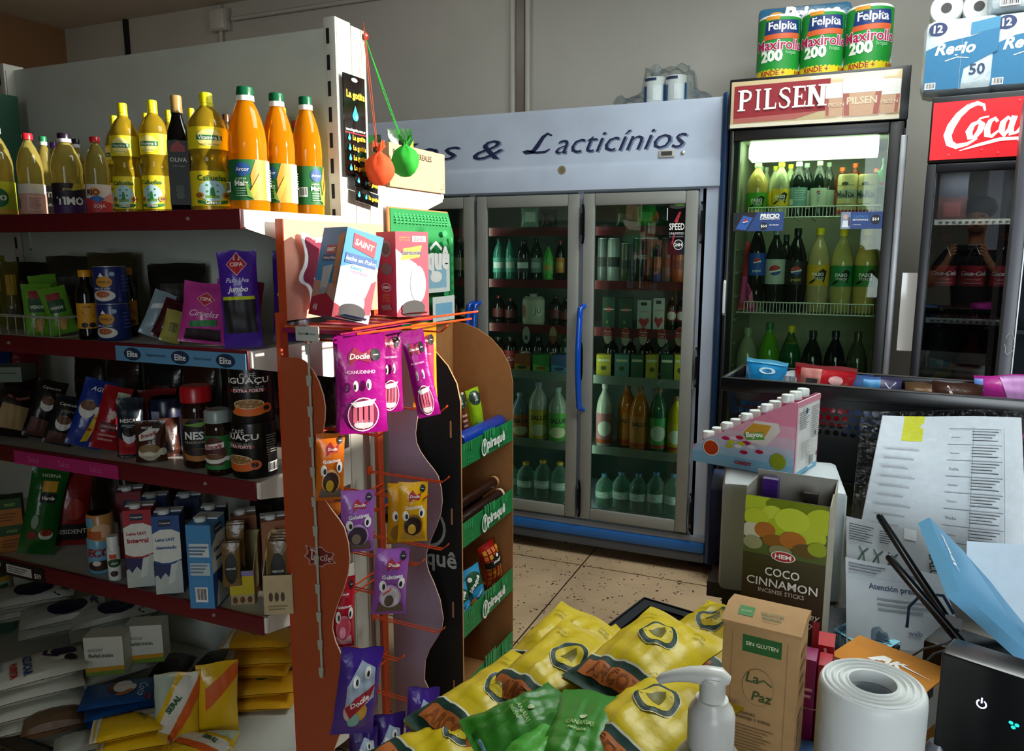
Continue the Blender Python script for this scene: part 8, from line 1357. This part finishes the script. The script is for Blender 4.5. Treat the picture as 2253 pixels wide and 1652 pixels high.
for s_ in (-1, 1): n = len(TP); TP += [(s_ * .095, 0, .86, .098), (s_ * .10, .02, .50, .072), (s_ * .105, -.02, .11, .058)]; TE += [(0, n), (n, n + 1), (n + 1, n + 2)]
skin('trousers', pr0, TP, TE, 0, JEAN)
for s_ in (-1, 1): skin('shoe', pr0, [(s_ * .105, -.04, .05, .042, .045), (s_ * .107, .05, .045, .044, .04), (s_ * .112, .14, .038, .040, .032)], [(0, 1), (1, 2)], 0, M('1a1a1c', 'plastic'))
def blob(name, c, r, mat, bump=0, n=24, m=14):
    b = MB(); V = [(c[0], c[1], c[2] - r[2])]; F = []
    for j in range(1, m):
        for i in range(n):
            t_, p_ = math.pi * j / m, 6.28318 * i / n; k = 1 + bump * (math.sin(7 * p_ + 3 * j) * math.sin(5 * t_ + i) + .5 * math.sin(13 * p_ - 4 * j)); V.append((c[0] + r[0] * k * math.sin(t_) * math.cos(p_), c[1] + r[1] * k * math.sin(t_) * math.sin(p_), c[2] - r[2] * k * math.cos(t_)))
    V.append((c[0], c[1], c[2] + r[2]))
    for i in range(n): q = (i + 1) % n; F.append((0, 1 + q, 1 + i)); F.append((len(V) - 1, len(V) - 1 - n + i, len(V) - 1 - n + q))
    for j in range(m - 2):
        for i in range(n): q = (i + 1) % n; F.append((1 + j * n + i, 1 + j * n + q, 1 + (j + 1) * n + q, 1 + (j + 1) * n + i))
    return b.add(V, F, mat, True).build(name, pr0)
blob('hair', (0, .015, 1.80), (.105, .105, .082), HAIR, .10)
for s_ in (-1, 1):
    blob('eye', (s_ * .031, .137, 1.715), (.012, .009, .007), M('e0dcd4', 'gloss')); blob('iris', (s_ * .031, .1445, 1.713), (.005, .003, .005), M('1a0f08', 'gloss')); blob('eyebrow', (s_ * .032, .142, 1.738), (.019, .006, .005), HAIR); blob('ear', (s_ * .080, .04, 1.70), (.010, .020, .030), SKN)
blob('nose', (0, .152, 1.692), (.013, .018, .024), SKN); blob('mouth', (0, .140, 1.655), (.024, .008, .006), M('8a4a40', 'matte')); blob('stubble', (0, .118, 1.640), (.048, .030, .030), M('5a3c2c', 'matte'))
ph = tagit(MB().box(-.08, -.0045, -.038, .08, .0045, .038, M('101114', 'gloss'), .004).build('phone'), 'black phone held up in both hands by the mirrored person', 'phone', (0, -.016, 1.5), R(0))
# ================================================================ settle every item on its support
bpy.context.view_layer.update()
def low(o):
    z = 1e9
    for q in [o] + list(o.children_recursive):
        if q.type == 'MESH':
            for c in q.bound_box if q.rotation_euler.x == 0 and q.rotation_euler.y == 0 and o.rotation_euler.x == 0 and o.rotation_euler.y == 0 and o.rotation_mode != 'QUATERNION' else [v.co for v in q.data.vertices]: z = min(z, (q.matrix_world @ Vector(c)).z)
    return z
for o in SETTLE:
    z0 = o.location.z; d = z0 + .0012 - low(o)
    if abs(d) < .06: o.location.z += d
NUDGE.update({'candy_bag.003': (0, 0, -.002), 'candy_bag.004': (0, -.008, 0), 'candy_bag.005': (0, 0, -.008), 'candy_bag.006': (0, 0, -.002), 'coconut_packet': (-.004, .019, 0), 'coconut_packet.001': (-.002, .019, 0), 'coconut_packet.002': (.002, .006, 0), 'coconut_packet.003': (.003, -.002, 0), 'coffee_bag': (.002, .009, 0), 'coffee_bag.001': (-.002, -.009, 0), 'coffee_bag.011': (.001, .013, 0), 'coffee_can.002': (.001, -.001, 0), 'cola_bottle': (.004, 0, 0), 'cookie_packet.003': (0, .014, 0), 'cookie_packet.004': (0, -.014, 0), 'cookie_roll': (-.008, 0, 0), 'cookie_roll.006': (-.002, 0, 0), 'drawstring_sack': (0, .005, 0), 'drawstring_sack.001': (0, -.005, .039), 'dried_fruit_bag.003': (0, 0, .008), 'drink_bottle.008': (-.003, .002, 0), 'drink_bottle.009': (-.001, -.002, 0), 'drink_bottle.010': (0, 0, 0), 'drink_bottle.011': (.004, 0, 0), 'drink_bottle.012': (-.002, 0, 0), 'drink_bottle.013': (-.002, 0, 0), 'drink_bottle.014': (-.002, 0, 0), 'drink_bottle.015': (.002, 0, 0), 'drink_bottle.016': (.004, 0, 0), 'drink_bottle.023': (0, .008, 0), 'drink_bottle.028': (-.002, 0, 0), 'drink_bottle.029': (.002, 0, 0), 'drink_bottle.042': (-.002, 0, 0), 'drink_bottle.043': (.002, 0, 0), 'drink_bottle.049': (-.002, 0, 0), 'drink_bottle.052': (.002, 0, 0), 'drink_bottle.060': (.009, -.007, .039), 'drink_bottle.061': (.004, 0, 0), 'drink_bottle.067': (-.012, 0, 0), 'drink_bottle.068': (.018, 0, 0), 'drink_bottle.069': (.016, 0, 0), 'drink_bottle.070': (.007, 0, 0), 'drink_bottle.071': (.007, 0, 0), 'drink_bottle.072': (.009, 0, 0), 'drink_carton': (-.013, .013, 0), 'drink_carton.001': (.010, .015, 0), 'flour_bag': (-.008, .017, 0), 'flour_bag.001': (.012, .008, 0), 'flour_packet.001': (0, 0, .003), 'flour_packet.002': (0, 0, .003), 'flour_packet.003': (0, 0, .003), 'flour_packet.004': (0, 0, .003), 'herb_pack': (.017, -.007, 0), 'herb_pack.001': (-.019, .002, 0), 'herb_pack.002': (-.004, -.018, 0), 'kitchen_roll.002': (-.016, 0, 0), 'kitchen_roll.003': (-.004, 0, 0), 'kitchen_roll.004': (.004, 0, 0), 'kitchen_roll.005': (.020, 0, 0), 'kitchen_roll.006': (-.011, 0, 0), 'kitchen_roll.008': (.011, 0, 0), 'milk_carton': (0, 0, .008), 'milk_carton.001': (0, 0, .008), 'milk_carton.002': (-.007, -.012, .008), 'oil_bottle': (-.004, -.001, 0), 'oil_bottle.001': (.003, .002, 0), 'oil_bottle.002': (-.003, -.002, 0), 'oil_bottle.007': (-.002, -.011, 0), 'oil_bottle.008': (.004, .001, 0), 'oil_bottle.020': (.002, .011, 0), 'pasta_packet': (.012, -.016, .002), 'pasta_packet.001': (.010, -.017, 0), 'pasta_packet.002': (-.012, -.015, 0), 'polenta_bag': (.001, .020, 0), 'polenta_bag.001': (0, .012, 0), 'polenta_bag.002': (.018, -.008, 0), 'popsicle_packet': (-.015, .010, 0), 'rice_bag': (.018, -.007, 0), 'rice_bag.001': (-.012, -.015, .006), 'sachet': (.008, -.018, 0), 'sachet.001': (.008, -.018, 0), 'sachet.002': (.001, .001, .030), 'sachet.003': (0, 0, .033), 'sachet.004': (0, 0, .033), 'sachet.005': (0, 0, .030), 'sachet_box': (.015, .012, 0), 'sachet_box.001': (0, 0, .008), 'snack_bag.007': (-.001, .001, 0), 'snack_bag.009': (-.005, 0, 0), 'snack_bag.010': (.003, 0, 0), 'snack_bag.016': (.019, .005, .018), 'snack_bag.017': (-.014, .015, .018), 'snack_bag.018': (-.017, .003, .008), 'snack_bag.019': (.002, .019, .018), 'snack_bag.020': (.008, .017, .021), 'snack_bag.021': (.002, .016, .021), 'snack_bag.022': (.019, -.001, .006), 'snack_bag.023': (-.007, -.016, .021), 'snack_bag.024': (-.017, -.007, .021), 'snack_bag.025': (-.012, -.015, .004), 'snack_bag.026': (.007, -.019, 0), 'sugar_bag': (-.007, .001, .002), 'sugar_bag.001': (-.016, -.011, 0), 'sugar_bag.002': (-.010, -.015, 0), 'sugar_bag.003': (-.012, -.015, 0), 'sugar_bag.005': (-.016, -.009, 0), 'sugar_bag.006': (.018, .008, 0), 'sugar_bag.007': (.001, -.004, 0), 'sugar_bag.008': (-.019, -.007, 0), 'sugar_bag.009': (.019, -.006, 0), 'sugar_bag.010': (.018, -.007, 0), 'sugar_box': (.011, .008, 0), 'sugar_box.001': (.009, .017, 0), 'sweet_bag': (.010, -.010, 0), 'sweet_bag.001': (0, .014, 0), 'sweet_packet': (-.007, .002, .002), 'sweet_packet.001': (.011, -.001, 0), 'sweet_packet.002': (.011, -.001, 0), 'sweet_packet.004': (.002, 0, 0), 'sweet_packet.005': (-.003, .002, 0), 'sweet_packet.006': (-.008, -.003, 0), 'sweet_packet.007': (.011, .001, 0), 'tea_bag_packet': (-.001, -.013, 0), 'tea_packet': (-.006, -.003, 0), 'tea_packet.002': (.006, .003, 0), 'toilet_paper_pack.002': (.018, -.007, 0), 'toilet_roll': (-.020, -.001, 0), 'toilet_roll.001': (.001, .020, 0), 'toilet_roll.002': (-.020, -.001, 0), 'toilet_roll.003': (-.002, .020, 0), 'water_bottle': (-.020, -.002, 0), 'water_bottle.001': (-.014, .014, 0)})
for n_, (dx, dy, dz) in NUDGE.items():
    o = bpy.data.objects.get(n_)
    if o: o.location.x += dx; o.location.y += dy; o.location.z += dz
